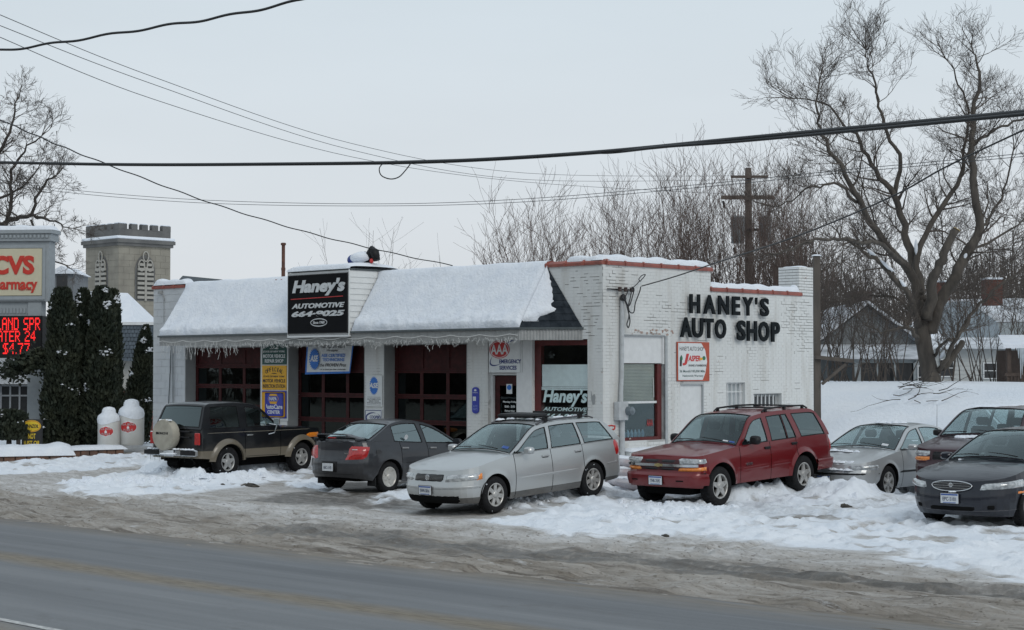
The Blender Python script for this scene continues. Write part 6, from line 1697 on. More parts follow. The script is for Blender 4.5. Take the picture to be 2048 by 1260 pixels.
lettering('AutoCare', .1, 0, -h_ * .08, SIGNW, t, y=y - .006, bold=.03, width=w_ * .72, height=h_ * .17, depth=.001); lettering('CENTER', .1, .0, -h_ * .28, SIGNW, t, y=y - .006, bold=.03, width=w_ * .52, height=h_ * .13, depth=.001)
# banner over the second bay
t, w_, h_, y = sign('banner', 'blue-bordered white banner with a blue toothed gear hanging in the middle bay', 613, 708, 684.5, 749, y=.16, m=None, cat='banner')
def bq(x0, z0, x1, z1, x2, z2, x3, z3, yy, m, nm): 
    g = []
    for i in range(13):
        u = i / 12; g.append([((x0 + (x1 - x0) * u) * (1 - v) + (x3 + (x2 - x3) * u) * v, yy + .02 * math.sin(u * 7) * (1 - v), (z0 + (z1 - z0) * u) * (1 - v) + (z3 + (z2 - z3) * u) * v) for v in (0, .5, 1)])
    part(nm, MB().grid(g, flip=True), m, t, smooth=True)
bq(-.53 * w_, -.5 * h_, .41 * w_, -.46 * h_, .5 * w_, .52 * h_, -.49 * w_, .47 * h_, 0, BLUEI, 'banner_border'); bq(-.49 * w_, -.43 * h_, .40 * w_, -.40 * h_, .47 * w_, .44 * h_, -.46 * w_, .40 * h_, -.006, SIGNW, 'banner_cloth')
yb_ = -.032
gear(-w_ * .31, -.02 * h_, h_ * .34, yb_, BLUEI, t, .74); lettering('ASE', .2, -w_ * .31, 0, SIGNW, t, y=yb_ - .006, bold=.04, shear=.2, width=w_ * .17, height=h_ * .2, depth=.001)
for s_, x, z, ww, hh, m_, sh in (('"Need a good Technician?"', .10, .345, .52, .085, INK, .3), ('We employ', .07, .235, .24, .075, INK, .3), ('ASE CERTIFIED', .09, .09, .50, .10, BLUEI, 0), ('TECHNICIANS', .09, -.04, .46, .10, BLUEI, 0), ('the PROVEN Pros', .08, -.205, .55, .10, INK, .3), ('Let us show you their credentials', .08, -.345, .54, .055, INK, .1)):
    lettering(s_, .1, w_ * x, h_ * z, m_, t, y=yb_, bold=.015, shear=sh, width=w_ * ww, height=h_ * hh, depth=.001)
part('cord', MB().tube([(-.49 * w_, 0, .47 * h_), (-.6 * w_, -.1, .62 * h_)], .006, 4).tube([(.5 * w_, 0, .5 * h_), (.6 * w_, -.1, .62 * h_)], .006, 4), SIGNW, t)
# pier two
t, w_, h_, y = sign('pier_sign', 'white sign with a blue toothed gear on the pier between middle and right bays', 733.5, 765.5, 751, 813, y=-.012, m=SIGNW)
gear(0, h_ * .17, h_ * .30, y, BLUEI, t, .72); lettering('ASE', .2, 0, h_ * .18, SIGNW, t, y=y - .006, bold=.04, shear=.2, width=w_ * .62, height=h_ * .17, depth=.001)
for s_, z in (('AUTOMOTIVE', -.26), ('SERVICE', -.32), ('EXCELLENCE', -.38)): lettering(s_, .06, 0, h_ * z, INK, t, y=y, bold=.01, width=w_ * (.62 if s_ == 'SERVICE' else .84), height=h_ * .04, depth=.001)
for z in (-.20, -.45): flat('rule', [(-w_ * .42, h_ * z), (w_ * .42, h_ * z), (w_ * .42, h_ * z + .006), (-w_ * .42, h_ * z + .006)], y, INK, t)
t, w_, h_, y = sign('pier_sign', 'white sign with a navy swoosh oval, low on the pier behind the grey saloon', 731.5, 765.5, 818.5, 880, y=-.012, m=SIGNW)
ring('swoosh', 0, h_ * .23, w_ * .42, h_ * .16, .045, y - .002, NAVY, t, math.pi * .35, math.pi * 1.55, True); ring('swoosh', 0, h_ * .23, w_ * .42, h_ * .16, .02, y - .002, NAVY, t, -math.pi * .45, math.pi * .35, True)
lettering('COOPER', .1, w_ * .08, h_ * .25, NAVY, t, y=y, bold=.03, shear=.2, width=w_ * .58, height=h_ * .10, depth=.001); lettering('TIRES', .06, w_ * .2, h_ * .14, NAVY, t, y=y, bold=.02, width=w_ * .26, height=h_ * .05, depth=.001)
fr_ = MB()
for (a, b, c, d) in ((-.47, .47, .455, .475), (-.47, .47, -.475, -.455), (-.47, -.45, -.455, .455), (.45, .47, -.455, .455)): fr_.box(w_ * a, w_ * b, y - .003, y, h_ * c, h_ * d)
part('sign_frame', fr_, NAVY, t)
t, w_, h_, y = sign('pier_sign', 'narrow royal blue sign with rounded ends on the pier beside the entrance', 945.5, 958.5, 774, 827, y=-.012, m=None)
P = [(w_ * .5 * math.cos(a), h_ * .5 - w_ * .3 + w_ * .3 * math.sin(a)) for a in [math.pi * k / 8 for k in range(9)]] + [(w_ * .5 * math.cos(a), -h_ * .5 + w_ * .3 + w_ * .3 * math.sin(a)) for a in [math.pi + math.pi * k / 8 for k in range(9)]]
flat('board', P, y + .02, NBL, t, .02); part('logo', MB().prism(ell(0, h_ * .38, w_ * .2, h_ * .04, 6), y - .003, y, 'y'), SIGNW, t); flat('panel', [(-w_ * .36, -h_ * .02), (w_ * .1, -h_ * .02), (w_ * .1, h_ * .14), (-w_ * .36, h_ * .14)], y, SIGNW, t)
lettering('NAPA', .05, 0, h_ * .29, SIGNW, t, y=y, width=w_ * .8, height=h_ * .04, depth=.001); lettering('AUTO\nPARTS', .06, 0, -h_ * .28, mat('pale_blue_ink', (.25, .32, .6), rough=.5), t, y=y, width=w_ * .7, height=h_ * .2, depth=.001)
# AAA
t, w_, h_, y = sign('emergency_services_sign', 'white board with a red oval and Emergency Services lettering over the entrance door', 979, 1041, 679, 745, y=.0, m=SIGNW)
part('panel_join', MB().box(w_ * .56, w_ * .565, -.004, .0, -h_ * .5, h_ * .5), JMB, t)
cx, cz = -w_ * .15, h_ * .20
ring('swoosh', w_ * .0, h_ * .10, w_ * .56, h_ * .21, .035, y - .001, NAVY, t, math.pi * .02, math.pi * .50, True, tilt=.5); ring('swoosh', w_ * .0, h_ * .06, w_ * .50, h_ * .22, .04, y - .001, NAVY, t, math.pi * .75, math.pi * 1.38, True, tilt=.45)
flat('oval', ell(cx, cz, w_ * .33, h_ * .275), y - .002, REDI, t); ring('oval_line', cx, cz, w_ * .295, h_ * .245, .014, y - .007, SIGNW, t)
lettering('AAA', .3, cx, cz, SIGNW, t, y=y - .008, bold=.02, width=w_ * .56, height=h_ * .30, depth=.001)
lettering('EMERGENCY', .1, w_ * .19, -h_ * .165, NAVY, t, y=y, bold=.035, width=w_ * .70, height=h_ * .125, depth=.001); lettering('SERVICES', .1, w_ * .12, -h_ * .355, NAVY, t, y=y, bold=.035, width=w_ * .55, height=h_ * .125, depth=.001)
t, w_, h_, y = sign('door_notice', 'small white and blue notice stuck on the red entrance door', 1013, 1024.5, 768, 787.5, y=.150, m=SIGNW, th=.004, cat='notice')
flat('blue_disc', ell(0, h_ * .15, w_ * .38, h_ * .26, 20), y, BLUEI, t)
t, w_, h_, y = sign('door_lettering', 'white opening hours lettering on the glass of the entrance door', 1003, 1037, 800, 827, y=.155, m=None, th=.004, cat='lettering')
for k, s_ in enumerate(('Monday-Friday', '8:00 - 5:00', 'Saturday')): lettering(s_, .06, 0, h_ * (.35 - .33 * k), SIGNW, t, y=y, bold=.02, width=w_ * (.8 if k == 0 else .6), height=h_ * .17, depth=.001)
# side wall: black letters
t = thing('wall_letters', 'raised black capital letters in two rows high on the white side wall', 'lettering', W(0, SYs(1455), SZ(1455, 636)), ANG_B + math.pi / 2)
LET = mat('raised_black_letter', (.007, .010, .012), rough=.7, spec=.15)
def big(word, u0s, v0, v1, slope):
    ux = SYs(1455)
    for chx, (ua, ub) in zip(word, u0s):
        a, b = SYs(ua) - ux, SYs(ub) - ux; um = (ua + ub) / 2; vt = v0 + slope * (um - u0s[0][0]); vb_ = v1 + slope * .8 * (um - u0s[0][0])
        if chx == "'": vb_ = vt + (vb_ - vt) * .38
        z1, z0 = SZ(um, vt), SZ(um, vb_); zr = SZ(1455, 636)
        lettering(chx, .6, (a + b) / 2, (z0 + z1) / 2 - zr, LET, t, y=-.085, name='letter', bold=.032, width=b - a, height=z1 - z0, depth=.022)
big("HANEY'S", [(1374, 1394), (1401.5, 1425), (1431, 1452), (1459, 1474), (1480, 1500.5), (1505.5, 1508.5), (1515, 1532)], 588, 626.5, .055)
big('AUTO', [(1355, 1377.5), (1379, 1400), (1402.5, 1421), (1424.5, 1446)], 634, 674, .055)
big('SHOP', [(1468, 1485), (1488.5, 1507.5), (1511.5, 1532), (1537, 1553.5)], 640.5, 681, .05)
ORN = mat('sign_orange', (.42, .07, .03), rough=.5)
t, w_, h_, y = sign('wall_sign', 'white engine and transmission warranty sign with an orange edge on the side wall', 1352.8, 1417.5, 683.5, 762.5, side=True, y=.012, m=ORN)
P = [(-w_ * .47, -h_ * .47), (w_ * .28, -h_ * .47), (w_ * .36, -h_ * .3), (w_ * .42, 0), (w_ * .36, .30 * h_), (w_ * .24, .47 * h_), (-w_ * .47, .47 * h_)]
flat('white_field', P, y, SIGNW, t)
lettering("HANEY'S AUTO SHOP", .1, -w_ * .06, h_ * .33, INK, t, y=y - .004, bold=.0, width=w_ * .74, height=h_ * .11, depth=.001)
lettering('J', .3, -w_ * .24, h_ * .05, REDI, t, y=y - .004, bold=.06, shear=.2, width=w_ * .20, height=h_ * .30, depth=.001); lettering('ASPER', .2, w_ * .02, h_ * .08, REDI, t, y=y - .004, bold=.04, shear=.2, width=w_ * .38, height=h_ * .15, depth=.001)
lettering('ENGINES & TRANSMISSIONS', .06, w_ * .12, -h_ * .10, INK, t, y=y - .004, bold=.02, width=w_ * .55, height=h_ * .055, depth=.001)
flat('green_patch', ell(w_ * .32, h_ * .09, w_ * .05, h_ * .055, 12), y - .003, mat('sign_leaf_green', (.02, .15, .07), rough=.5), t); flat('yellow_patch', ell(w_ * .23, h_ * .07, w_ * .05, h_ * .035, 12), y - .004, YEL, t)
flat('green_patch', ell(-w_ * .37, h_ * .08, w_ * .03, h_ * .06, 10), y - .003, mat('sign_leaf_green', (.02, .15, .07), rough=.5), t); flat('black_patch', [(-w_ * .43, -h_ * .12), (-w_ * .37, -h_ * .12), (-w_ * .35, h_ * .12), (-w_ * .38, h_ * .17), (-w_ * .42, h_ * .10)], y - .002, INK, t)
GTX = mat('sign_dark_green', (.02, .07, .06), rough=.5)
lettering('36 Month/100,000 Mile', .1, -w_ * .04, -h_ * .25, GTX, t, y=y - .004, bold=.015, width=w_ * .78, height=h_ * .075, depth=.001); lettering('Nationwide Warranty', .1, -w_ * .02, -h_ * .37, GTX, t, y=y - .004, bold=.01, width=w_ * .64, height=h_ * .07, depth=.001)
# electric service
cu, zt_, zb_ = 1241.5, SZ(1241, 596), SZ(1241, 803); cy = SYs(cu, .05)
CONG = mat('conduit_white', (.46, .48, .49), rough=.5)
t = thing('electric_meter', 'grey electric meter box with a round meter and white conduit at the shop corner', 'electric meter', W(.0, cy, SZ(1237, 840)), ANG_B + math.pi / 2)
zz = SZ(1237, 840); hb = SZ(1237, 803) - zz
part('meter_box', MB().rbox(-.19, .12, -.17, -.01, 0, hb, .01), CONG, t); mtb = MB(); mtb.lathe([(.10, 0), (.10, -.05), (.085, -.13), (.04, -.15)], 20, c=(.10, -.17, hb * .5), axis='y'); part('meter_dial', mtb, mat('meter_glass', (.16, .19, .21), rough=.2, metal=.3), t, auto=30)
part('conduit', MB().tube([(-.02, -.06, hb), (.02, -.06, hb + .6), (.04, -.06, SZ(1241, 600) - zz)], .048, 10), CONG, t, auto=40); part('conduit', MB().tube([(.03, -.06, 0), (.03, -.06, -.95)], .06, 10), CONG, t, auto=40)
wh = MB(); wh.lathe([(.06, -.02), (.075, .03), (.06, .10), (.02, .13)], 12, c=(.05, -.08, SZ(1241, 600) - zz)); part('weather_head', wh, INK, t, auto=30)
t = thing('insulator_rack', 'dark insulator rack on the side wall with the power cable tied to it', 'insulator rack', W(0, SYs(1240), SZ(1240, 579)), ANG_B + math.pi / 2)
rk = MB(); rk.box(-.45, .42, -.05, -.02, -.012, .012); part('bracket', rk, INK, t)
for k in range(3):
    i_ = MB(); i_.lathe([(.03, -.05), (.05, -.03), (.03, 0), (.05, .03), (.03, .05)], 10, c=(-.12 + .20 * k, -.10, 0)); part('insulator', i_, mat('brown_insulator', (.06, .035, .03), rough=.3), t, auto=30)
def loop(name, label, pts, r, m=INK, x=.16):
    p0 = W(x, SYs(pts[0][0], x), SZ(*pts[0], x)); t = thing(name, label, 'cable', p0, ANG_B + math.pi / 2); q = []
    for (u, v) in pts: q.append((SYs(u, x) - SYs(pts[0][0], x), 0, SZ(u, v, x) - SZ(*pts[0], x)))
    f = []
    for i in range(len(q) - 1):
        p_ = [Vector(q[max(0, min(len(q) - 1, i + d))]) for d in (-1, 0, 1, 2)]
        for k in range(5):
            s_ = k / 5; f.append(.5 * ((2 * p_[1]) + (-p_[0] + p_[2]) * s_ + (2 * p_[0] - 5 * p_[1] + 4 * p_[2] - p_[3]) * s_ ** 2 + (-p_[0] + 3 * p_[1] - 3 * p_[2] + p_[3]) * s_ ** 3))
    f.append(Vector(q[-1])); part('cable', MB().tube(f, r, 5), m, t, smooth=True); return t
loop('service_cable', 'looped black cable from the weather head to the insulator rack', [(1244, 594), (1252, 606), (1258, 630), (1254, 648), (1257, 655), (1260, 640), (1254, 612), (1250, 598), (1258, 578)], .014)
loop('service_cable', 'slack black cable loop hanging right of the weather head', [(1250, 598), (1258, 612), (1266, 590), (1268, 578), (1264, 575), (1262, 590), (1257, 612), (1260, 624), (1268, 624), (1271, 606), (1279, 585), (1282, 573)], .014)
loop('service_cable', 'short cable tail twisted upward above the insulator rack', [(1262, 578), (1272, 570), (1279, 562), (1278, 558), (1284, 551), (1291, 549), (1288, 554), (1280, 563)], .011)
# icicle light string along the eave
t = thing('string_lights', 'tangled white icicle light string hanging along the eave of the roof', 'string lights', W(FX(850), -MD, EAVE + FLOOR - .1), ANG_B)
LWM = mat('light_string_white', (.62, .62, .60), rough=.4); rg = random.Random(77); ls = MB(); x_ = MX0 + .2; xr0 = FX(850)
while x_ < MX1 - .05:
    ux = (x_ - MX0) / (MX1 - MX0); dense = 1.5 if ux < .27 else (.8 + .5 * mnoise.noise(Vector((x_ * .8, 0, 0))))
    l = rg.uniform(.05, .26) * dense * (1 if ux < .27 else .6) * (1.5 if rg.random() < .12 else 1); y0 = -.015 - rg.uniform(0, .03); z = -.08 - rg.uniform(0, .10); p = [(x_ - xr0, y0, z)]
    k = 0
    while k < 4:
        p.append((p[-1][0] + rg.uniform(-.05, .05), y0 + rg.uniform(-.02, .02), p[-1][2] - l / 4)); k += 1
    ls.tube(p, .0038, 3)
    for q in p[1:]:
        if rg.random() < .8: ls.add([(q[0] - .009, q[1], q[2]), (q[0] + .009, q[1], q[2]), (q[0], q[1] - .01, q[2] - .035), (q[0], q[1] + .01, q[2] - .0)], [(0, 1, 2), (0, 3, 1), (1, 3, 2), (3, 0, 2)])
    x_ += rg.uniform(.03, .085)
part('light_strands', ls, LWM, t, kind='stuff')
p = []; x_ = MX0
while x_ < MX1: p.append((x_ - xr0, -.03, -.03 - .05 * abs(math.sin(x_ * 3.3)) - .01 * mnoise.noise(Vector((x_ * 4, 2, 0))))); x_ += .12
part('light_cord', MB().tube(p, .009, 4), LWM, t)
p = [(BLx, 0, 0) for BLx in ()]
# on the roof
t = thing('roof_pipe', 'thin rusty stove pipe rising behind the left part of the roof', 'pipe', W(FX(566, 2.6), 2.6, lz(4.32) + FLOOR), ANG_B)
zt_ = FZ(566, 490, 2.6) - 4.32; RUST = mat('rusty_iron', (.13, .055, .035), rough=.85, c2=(.07, .035, .025), scale=9)
part('pipe', MB().lathe([(.055, 0), (.055, zt_ * .62), (.062, zt_ * .62), (.062, zt_ * .66), (.05, zt_ * .66), (.05, zt_)], 12), RUST, t, auto=30); part('cap', MB().lathe([(.075, zt_), (.075, zt_ + .06), (.04, zt_ + .07)], 12), RUST, t, auto=30)
yy = -.1; bz = 5.10 + .12
t = thing('roof_ornament', 'snow-covered blue ornament with a dark boot shape on top of the sign box', 'ornament', W(FX(718, yy), yy, bz), ANG_B)
sc = 12.2e-3
part('board', MB().box(-1.95, .35, -.3, .25, .02, .06), mat('grey_board', (.12, .12, .13), rough=.8), t)
def blob(rx, ry, rz_, n=12, jit=.15, seed=1):
    mb = MB(); rows = []
    for i in range(n + 1):
        th = math.pi * i / n; rows.append([(rx * math.sin(th) * math.cos(a) * (1 + jit * mnoise.noise(Vector((a, th, seed)))), ry * math.sin(th) * math.sin(a), rz_ * math.cos(th) * (1 + jit * mnoise.noise(Vector((a * 2, th * 2, seed))))) for a in [2 * math.pi * k / 16 for k in range(17)]])
    return mb.grid(rows, flip=True)
part('blue_part', blob(.22, .2, .14, seed=2), mat('deep_blue_plastic', (.02, .045, .22), rough=.5), t, smooth=True, loc=(-.15, 0, .18)); part('snow_on_top', blob(.36, .28, .15, seed=3), SNOW, t, smooth=True, loc=(.12, 0, .22))
bo = MB(); bo.tube([(.30, 0, .08), (.42, 0, .30), (.50, 0, .40), (.58, 0, .34), (.66, 0, .14)], [.10, .11, .11, .12, .09], 10); part('boot', bo, BLACK, t, smooth=True); part('red_part', blob(.05, .05, .06), REDI, t, smooth=True, loc=(.56, -.08, .12))
# tools and bags by the corner
p0 = at(1222.5, 852, 37.6); p1 = at(1243, 931, 36.9)
t = thing('snow_shovel', 'red-handled snow shovel leaning against the corner of the shop', 'shovel', (p1.x, p1.y, gw(p1)), 0)
o_ = Vector((p1.x, p1.y, gw(p1))); d = (p0 - p1)
part('shaft', MB().tube([p1 - o_ + d * .02, p1 - o_ + d * .90], .018, 8), mat('worn_shaft', (.10, .05, .035), rough=.6), t)
e_ = p1 - o_ + d; f_ = p1 - o_ + d * .90; rt_ = Vector((.075, 0, 0)); part('grip', MB().tube([f_, f_ + rt_ * .7 + d * .03, e_ + rt_, e_ + d * .015, e_ - rt_, f_ - rt_ * .7 + d * .03, f_], .020, 6), mat('bright_red_plastic', (.52, .03, .015), rough=.4), t, smooth=True)
part('blade', MB().box(-.22, .22, -.012, .012, -.35, .10), REDI, t, loc=tuple(p1 - o_), rot=(-.25, 0, .3))
BAG = mat('salt_bag', (.50, .52, .55), rough=.5, c2=(.40, .33, .34), scale=3.5)
for k, (u, v, Y, ax) in enumerate(((1245, 941, 36.0, .1), (1238, 921, 36.1, .3), (1252, 903, 36.2, -.2), (1264, 935, 35.4, .7))):
    p = at(u, v, Y); p.z = (.17, .36, .55, .16)[k] + gw(p) - .02
    o = part('salt_bag', blob(.36, .24, .11, seed=k + 5, jit=.3), BAG, smooth=True, loc=p, rot=(0, .05 * k, ax))
    tag(o, ('snow-dusted salt bag at the bottom of the stack by the shop corner', 'second salt bag of the stack by the shop corner', 'topmost salt bag of the stack by the shop corner', 'salt bag lying beside the stack, nearest the red off-roader')[k], 'bag', 'salt bags by the shovel')
    s_ = part('snow_on_bag', blob(.30, .19, .05, seed=k + 9, jit=.4), SNOW, o, smooth=True, loc=(0, 0, .08))
# clods on the ground
for (u, v, r_, lb) in ((446, 971, .06, 'small dark clod lying on the icy lot'), (500, 973, .10, 'long dark tar-stained ice clump behind the black off-roader'), (1688, 1015, .09, 'lone grey-brown ice clump on the open snowy lot'), (1330, 1072, .05, 'small black scrap on the slush near the road')):
    p = ground_at(u, v); o = part('ice_clump', blob(r_ * (2.6 if u == 500 else 1.3), r_ * .8, r_ * .5, n=8, jit=.9, seed=int(u)), mat('dirty_ice', (.10, .085, .065), rough=.8, c2=(.03, .028, .025), scale=9), smooth=False, loc=(p.x, p.y, gw(p) + r_ * .25), rot=(0, 0, ANG_B)); tag(o, lb, 'ice clump')
# ---------------------------------------------------------------- trees
BARK = mat('grey_brown_bark', (.105, .09, .075), rough=.9, c2=(.055, .048, .042), scale=7, bump=1.0, bscale=26, aniso=(1, 1, .25))
BARKD = mat('dark_bark', (.055, .048, .043), rough=.9, var=.3, scale=4, bump=.5, bscale=20)
TWIG = mat('twig_bark', (.085, .070, .060), rough=.9, var=.25, scale=2)
TWIGR = mat('reddish_twig', (.115, .083, .070), rough=.9, var=.25, scale=2)
def curve3(pts, k=3):
    f = []
    for i in range(len(pts) - 1):
        p = [Vector(pts[max(0, min(len(pts) - 1, i + d))]) for d in (-1, 0, 1, 2)]
        for j in range(k):
            s = j / k; f.append(.5 * ((2 * p[1]) + (-p[0] + p[2]) * s + (2 * p[0] - 5 * p[1] + 4 * p[2] - p[3]) * s ** 2 + (-p[0] + 3 * p[1] - 3 * p[2] + p[3]) * s ** 3))
    f.append(Vector(pts[-1])); return f
def grow(mb, rg, p, d, L, r, lvl, up=.35, rmin=.004, spread=.8, kids=(2, 4), wig=.22, taper=.35, budget=None):
    n = 4 if lvl else 3; pts = [p.copy()]; dd = d.normalized(); st = L / n
    for i in range(n):
        dd = (dd + Vector((rg.gauss(0, wig), rg.gauss(0, wig), rg.gauss(0, wig * .7) + up * .22))).normalized(); pts.append(pts[-1] + dd * st)
    rr = [max(rmin * .7, r * (1 - (1 - taper) * i / n)) for i in range(n + 1)]
    mb.tube(pts, rr, 5 if r > .03 else (4 if r > .014 else 3), cap=False)
    if lvl <= 0: return
    nk = rg.randint(*kids) + (1 if lvl > 1 else 0)
    for k in range(nk):
        t = rg.uniform(.25, 1.0) if k else 1.0; i = min(int(t * n), n - 1); f = t * n - i; q = pts[i].lerp(pts[i + 1], f)
        ax = (pts[min(i + 1, n)] - pts[i]).normalized(); side = Vector((rg.gauss(0, 1), rg.gauss(0, 1), rg.gauss(0, .7))); side = (side - ax * side.dot(ax)).normalized()
        nd = ax + side * spread * rg.uniform(.5, 1.1); grow(mb, rg, q, nd, L * rg.uniform(.5, .8), max(rmin, rr[i] * rg.uniform(.5, .7)), lvl - 1, up, rmin, spread, kids, wig, taper)
def limb_tree(name, label, base, Ybase, trunk, limbs, seed, mats, group=None, twr=.0055, dens=1.0, cat='tree', up=.4, lscale=1.0, limb_k=.52):
    """trunk / limbs: [(u, v, dY, radius)] traced, given depth; twigs grown on them"""
    o0 = at(base[0], base[1], Ybase); t = thing(name, label, cat, o0, 0, group); rg = random.Random(seed)
    def P(q): return at(q[0], q[1], Ybase + q[2]) - o0
    pts = curve3([P(q) for q in trunk], 4); n = len(pts); rr = np.interp(np.linspace(0, 1, n), np.linspace(0, 1, len(trunk)), [q[3] for q in trunk])
    part('trunk', MB().tube(pts, list(rr), 14), mats[0], t, smooth=True)
    tw = MB()
    for li, (spec, lv, ln, d_) in enumerate(limbs):
        pts = curve3([P(q) for q in spec], 4); n = len(pts); rr = [q * (limb_k if li not in (4, 5, 12) else limb_k * 1.35) * (1 + .10 * mnoise.noise(Vector((i * .9, li, 0)))) for i, q in enumerate(np.interp(np.linspace(0, 1, n), np.linspace(0, 1, len(spec)), [q[3] for q in spec]))]
        for i in range(1, n - 1): pts[i] = pts[i] + Vector((rg.gauss(0, .03), rg.gauss(0, .05), rg.gauss(0, .03)))
        part('limb', MB().tube(pts, rr, 9), mats[0], t, smooth=True)
        if lv <= 0: continue
        tot = sum((b - a).length for a, b in zip(pts[:-1], pts[1:])); cnt = int(tot * d_ * dens)
        for k in range(cnt):
            s = rg.uniform(.22, 1.0) * (n - 1); i = min(int(s), n - 2); q = pts[i].lerp(pts[i + 1], s - i); ax = (pts[i + 1] - pts[i]).normalized()
            side = Vector((rg.gauss(0, 1), rg.gauss(0, .8), rg.gauss(.25, .6))); side = (side - ax * side.dot(ax)).normalized(); fr = 1 - s / (n - 1)
            grow(tw, rg, q, ax * .6 + side * .9, ln * lscale * .86 * rg.uniform(.5, 1.2) * (1 - .35 * s / (n - 1)), min(max(.014, rr[i] * .42), .035), lv, up, twr)
        ax = (pts[-1] - pts[-2]).normalized()
        for k in range(3): grow(tw, rg, pts[-1], ax + Vector((rg.gauss(0, .3), rg.gauss(0, .3), .1)), ln * lscale * .6, max(.02, rr[-1] * .7), lv, up, twr)
    part('twigs', tw, mats[1], t, kind='stuff')
    return t, P
Yt = 52.0; s67 = 1 / 67.4
def px(r): return r * s67
big_l = [
 ([(1835, 612, 0, .30), (1822, 547, 0, .26), (1769, 480, -1, .20), (1720, 404, -1.5, .16), (1684, 329, -2, .12), (1649, 267, -2, .09), (1635, 222, -2, .06), (1644, 150, -2, .03)], 3, 1.5, 3.2),
 ([(1842, 600, 0, .30), (1831, 538, .5, .27), (1813, 467, 1, .22), (1791, 391, 1, .18), (1755, 342, .5, .13), (1720, 284, .5, .10), (1684, 240, .5, .07), (1650, 205, .5, .05), (1590, 195, .5, .03)], 3, 1.5, 3.2),
 ([(1791, 391, 1, .15), (1804, 324, 1, .12), (1778, 262, 1, .10), (1760, 209, 1, .08), (1751, 156, 1, .06), (1738, 125, 1, .045), (1734, 95, 1, .03)], 3, 1.4, 3.4),
 ([(1840, 590, 0, .26), (1836, 510, .5, .18), (1875, 427, .5, .15), (1924, 351, 1, .12), (1933, 302, 1, .09), (1940, 222, 1, .07), (1924, 169, 1, .05), (1896, 115, 1, .03)], 3, 1.4, 3.2),
 ([(1853, 640, -.3, .26), (1871, 551, -.8, .20), (1889, 507, -1, .18), (1914, 459, -1.2, .16)], 0, 0, 0),
 ([(1862, 665, 0, .30), (1880, 612, 0, .26), (1911, 551, 0, .24), (1942, 498, 0, .22), (1960, 458, 0, .19), (1951, 356, 0, .16), (1949, 289, 0, .13), (1951, 222, 0, .10), (1964, 143, 0, .06), (1953, 105, 0, .03)], 3, 1.5, 3.0),
 ([(1951, 289, 0, .10), (1991, 258, 0, .08), (2048, 236, 0, .06), (2100, 205, 0, .04)], 3, 1.5, 3.2),
 ([(1720, 404, -1.5, .10), (1684, 373, -2, .08), (1653, 369, -2, .065), (1613, 378, -2, .05), (1587, 400, -2, .04), (1545, 412, -2, .02)], 3, 1.0, 5),
 ([(1822, 540, 0, .16), (1769, 493, -2, .12), (1720, 482, -3, .10), (1667, 478, -3.5, .085), (1622, 482, -4, .075), (1587, 498, -4, .065), (1540, 509, -4, .05)], 2, .9, 2.4),
 ([(1840, 655, 0, .24), (1816, 590, -1, .18), (1784, 549, -1, .14), (1751, 519, -1, .11), (1719, 495, -1, .08), (1680, 470, -1, .05)], 3, 1.1, 3),
 ([(1874, 745, 0, .17), (1891, 716, -.5, .13), (1916, 673, -.8, .11), (1951, 619, -.8, .09), (1989, 579, -.8, .07), (2035, 548, -.8, .05)], 3, 1.4, 3.2),
 ([(1869, 712, 0, .10), (1891, 684, -1, .08), (1913, 676, -1, .07), (1940, 640, -1, .05)], 2, .9, 3),
 ([(1884, 735, 0, .16), (1905, 714, 0, .14), (1925, 684, 0, .13)], 0, 0, 0),
 ([(1838, 690, 0, .15), (1826, 662, -1, .11), (1800, 656, -1, .08), (1765, 665, -1, .06), (1720, 640, -1, .03)], 3, 1.3, 4),
 ([(1960, 458, 0, .10), (1985, 430, .5, .08), (2010, 380, 1, .06), (2030, 300, 1, .04)], 3, 1.5, 4),
 ([(1942, 498, 0, .09), (1990, 480, .5, .07), (2048, 440, 1, .04)], 3, 1.4, 4),
 ([(1835, 640, .5, .12), (1800, 600, 2, .08), (1740, 590, 2, .06), (1690, 600, 2, .04)], 3, 1.5, 4.5),
 ([(1850, 640, 1, .10), (1880, 600, 2, .07), (1920, 580, 3, .05), (1980, 590, 3, .03)], 3, 1.5, 4), ([(1846, 620, 1, .10), (1870, 560, 2, .07), (1890, 500, 3, .05), (1880, 430, 3, .03)], 3, 1.5, 4),
 ([(1836, 560, .5, .10), (1790, 520, 2, .07), (1750, 440, 2, .05), (1730, 380, 2, .03)], 3, 1.4, 3.5),
]
t, P_ = limb_tree('maple_tree', 'large bare maple with a thick trunk and a sawn-off limb behind the snow bank', (1864, 772), Yt,
          [(1866, 790, 0, .37), (1864, 768, 0, .285), (1857, 735, 0, .25), (1850, 700, 0, .235), (1845, 665, 0, .23), (1840, 630, 0, .21), (1837, 600, 0, .14)], big_l, 3, (BARK, TWIG), dens=1.12, twr=.005)
c_ = P_((1915, 458, -1.2)); part('sawn_face', MB().lathe([(.115, 0), (.11, .02)], 16), mat('fresh_sawn_wood', (.42, .32, .17), rough=.7), t, loc=tuple(c_ + Vector((0, 0, -.01))), rot=(0, .55, 0))
sn = MB()
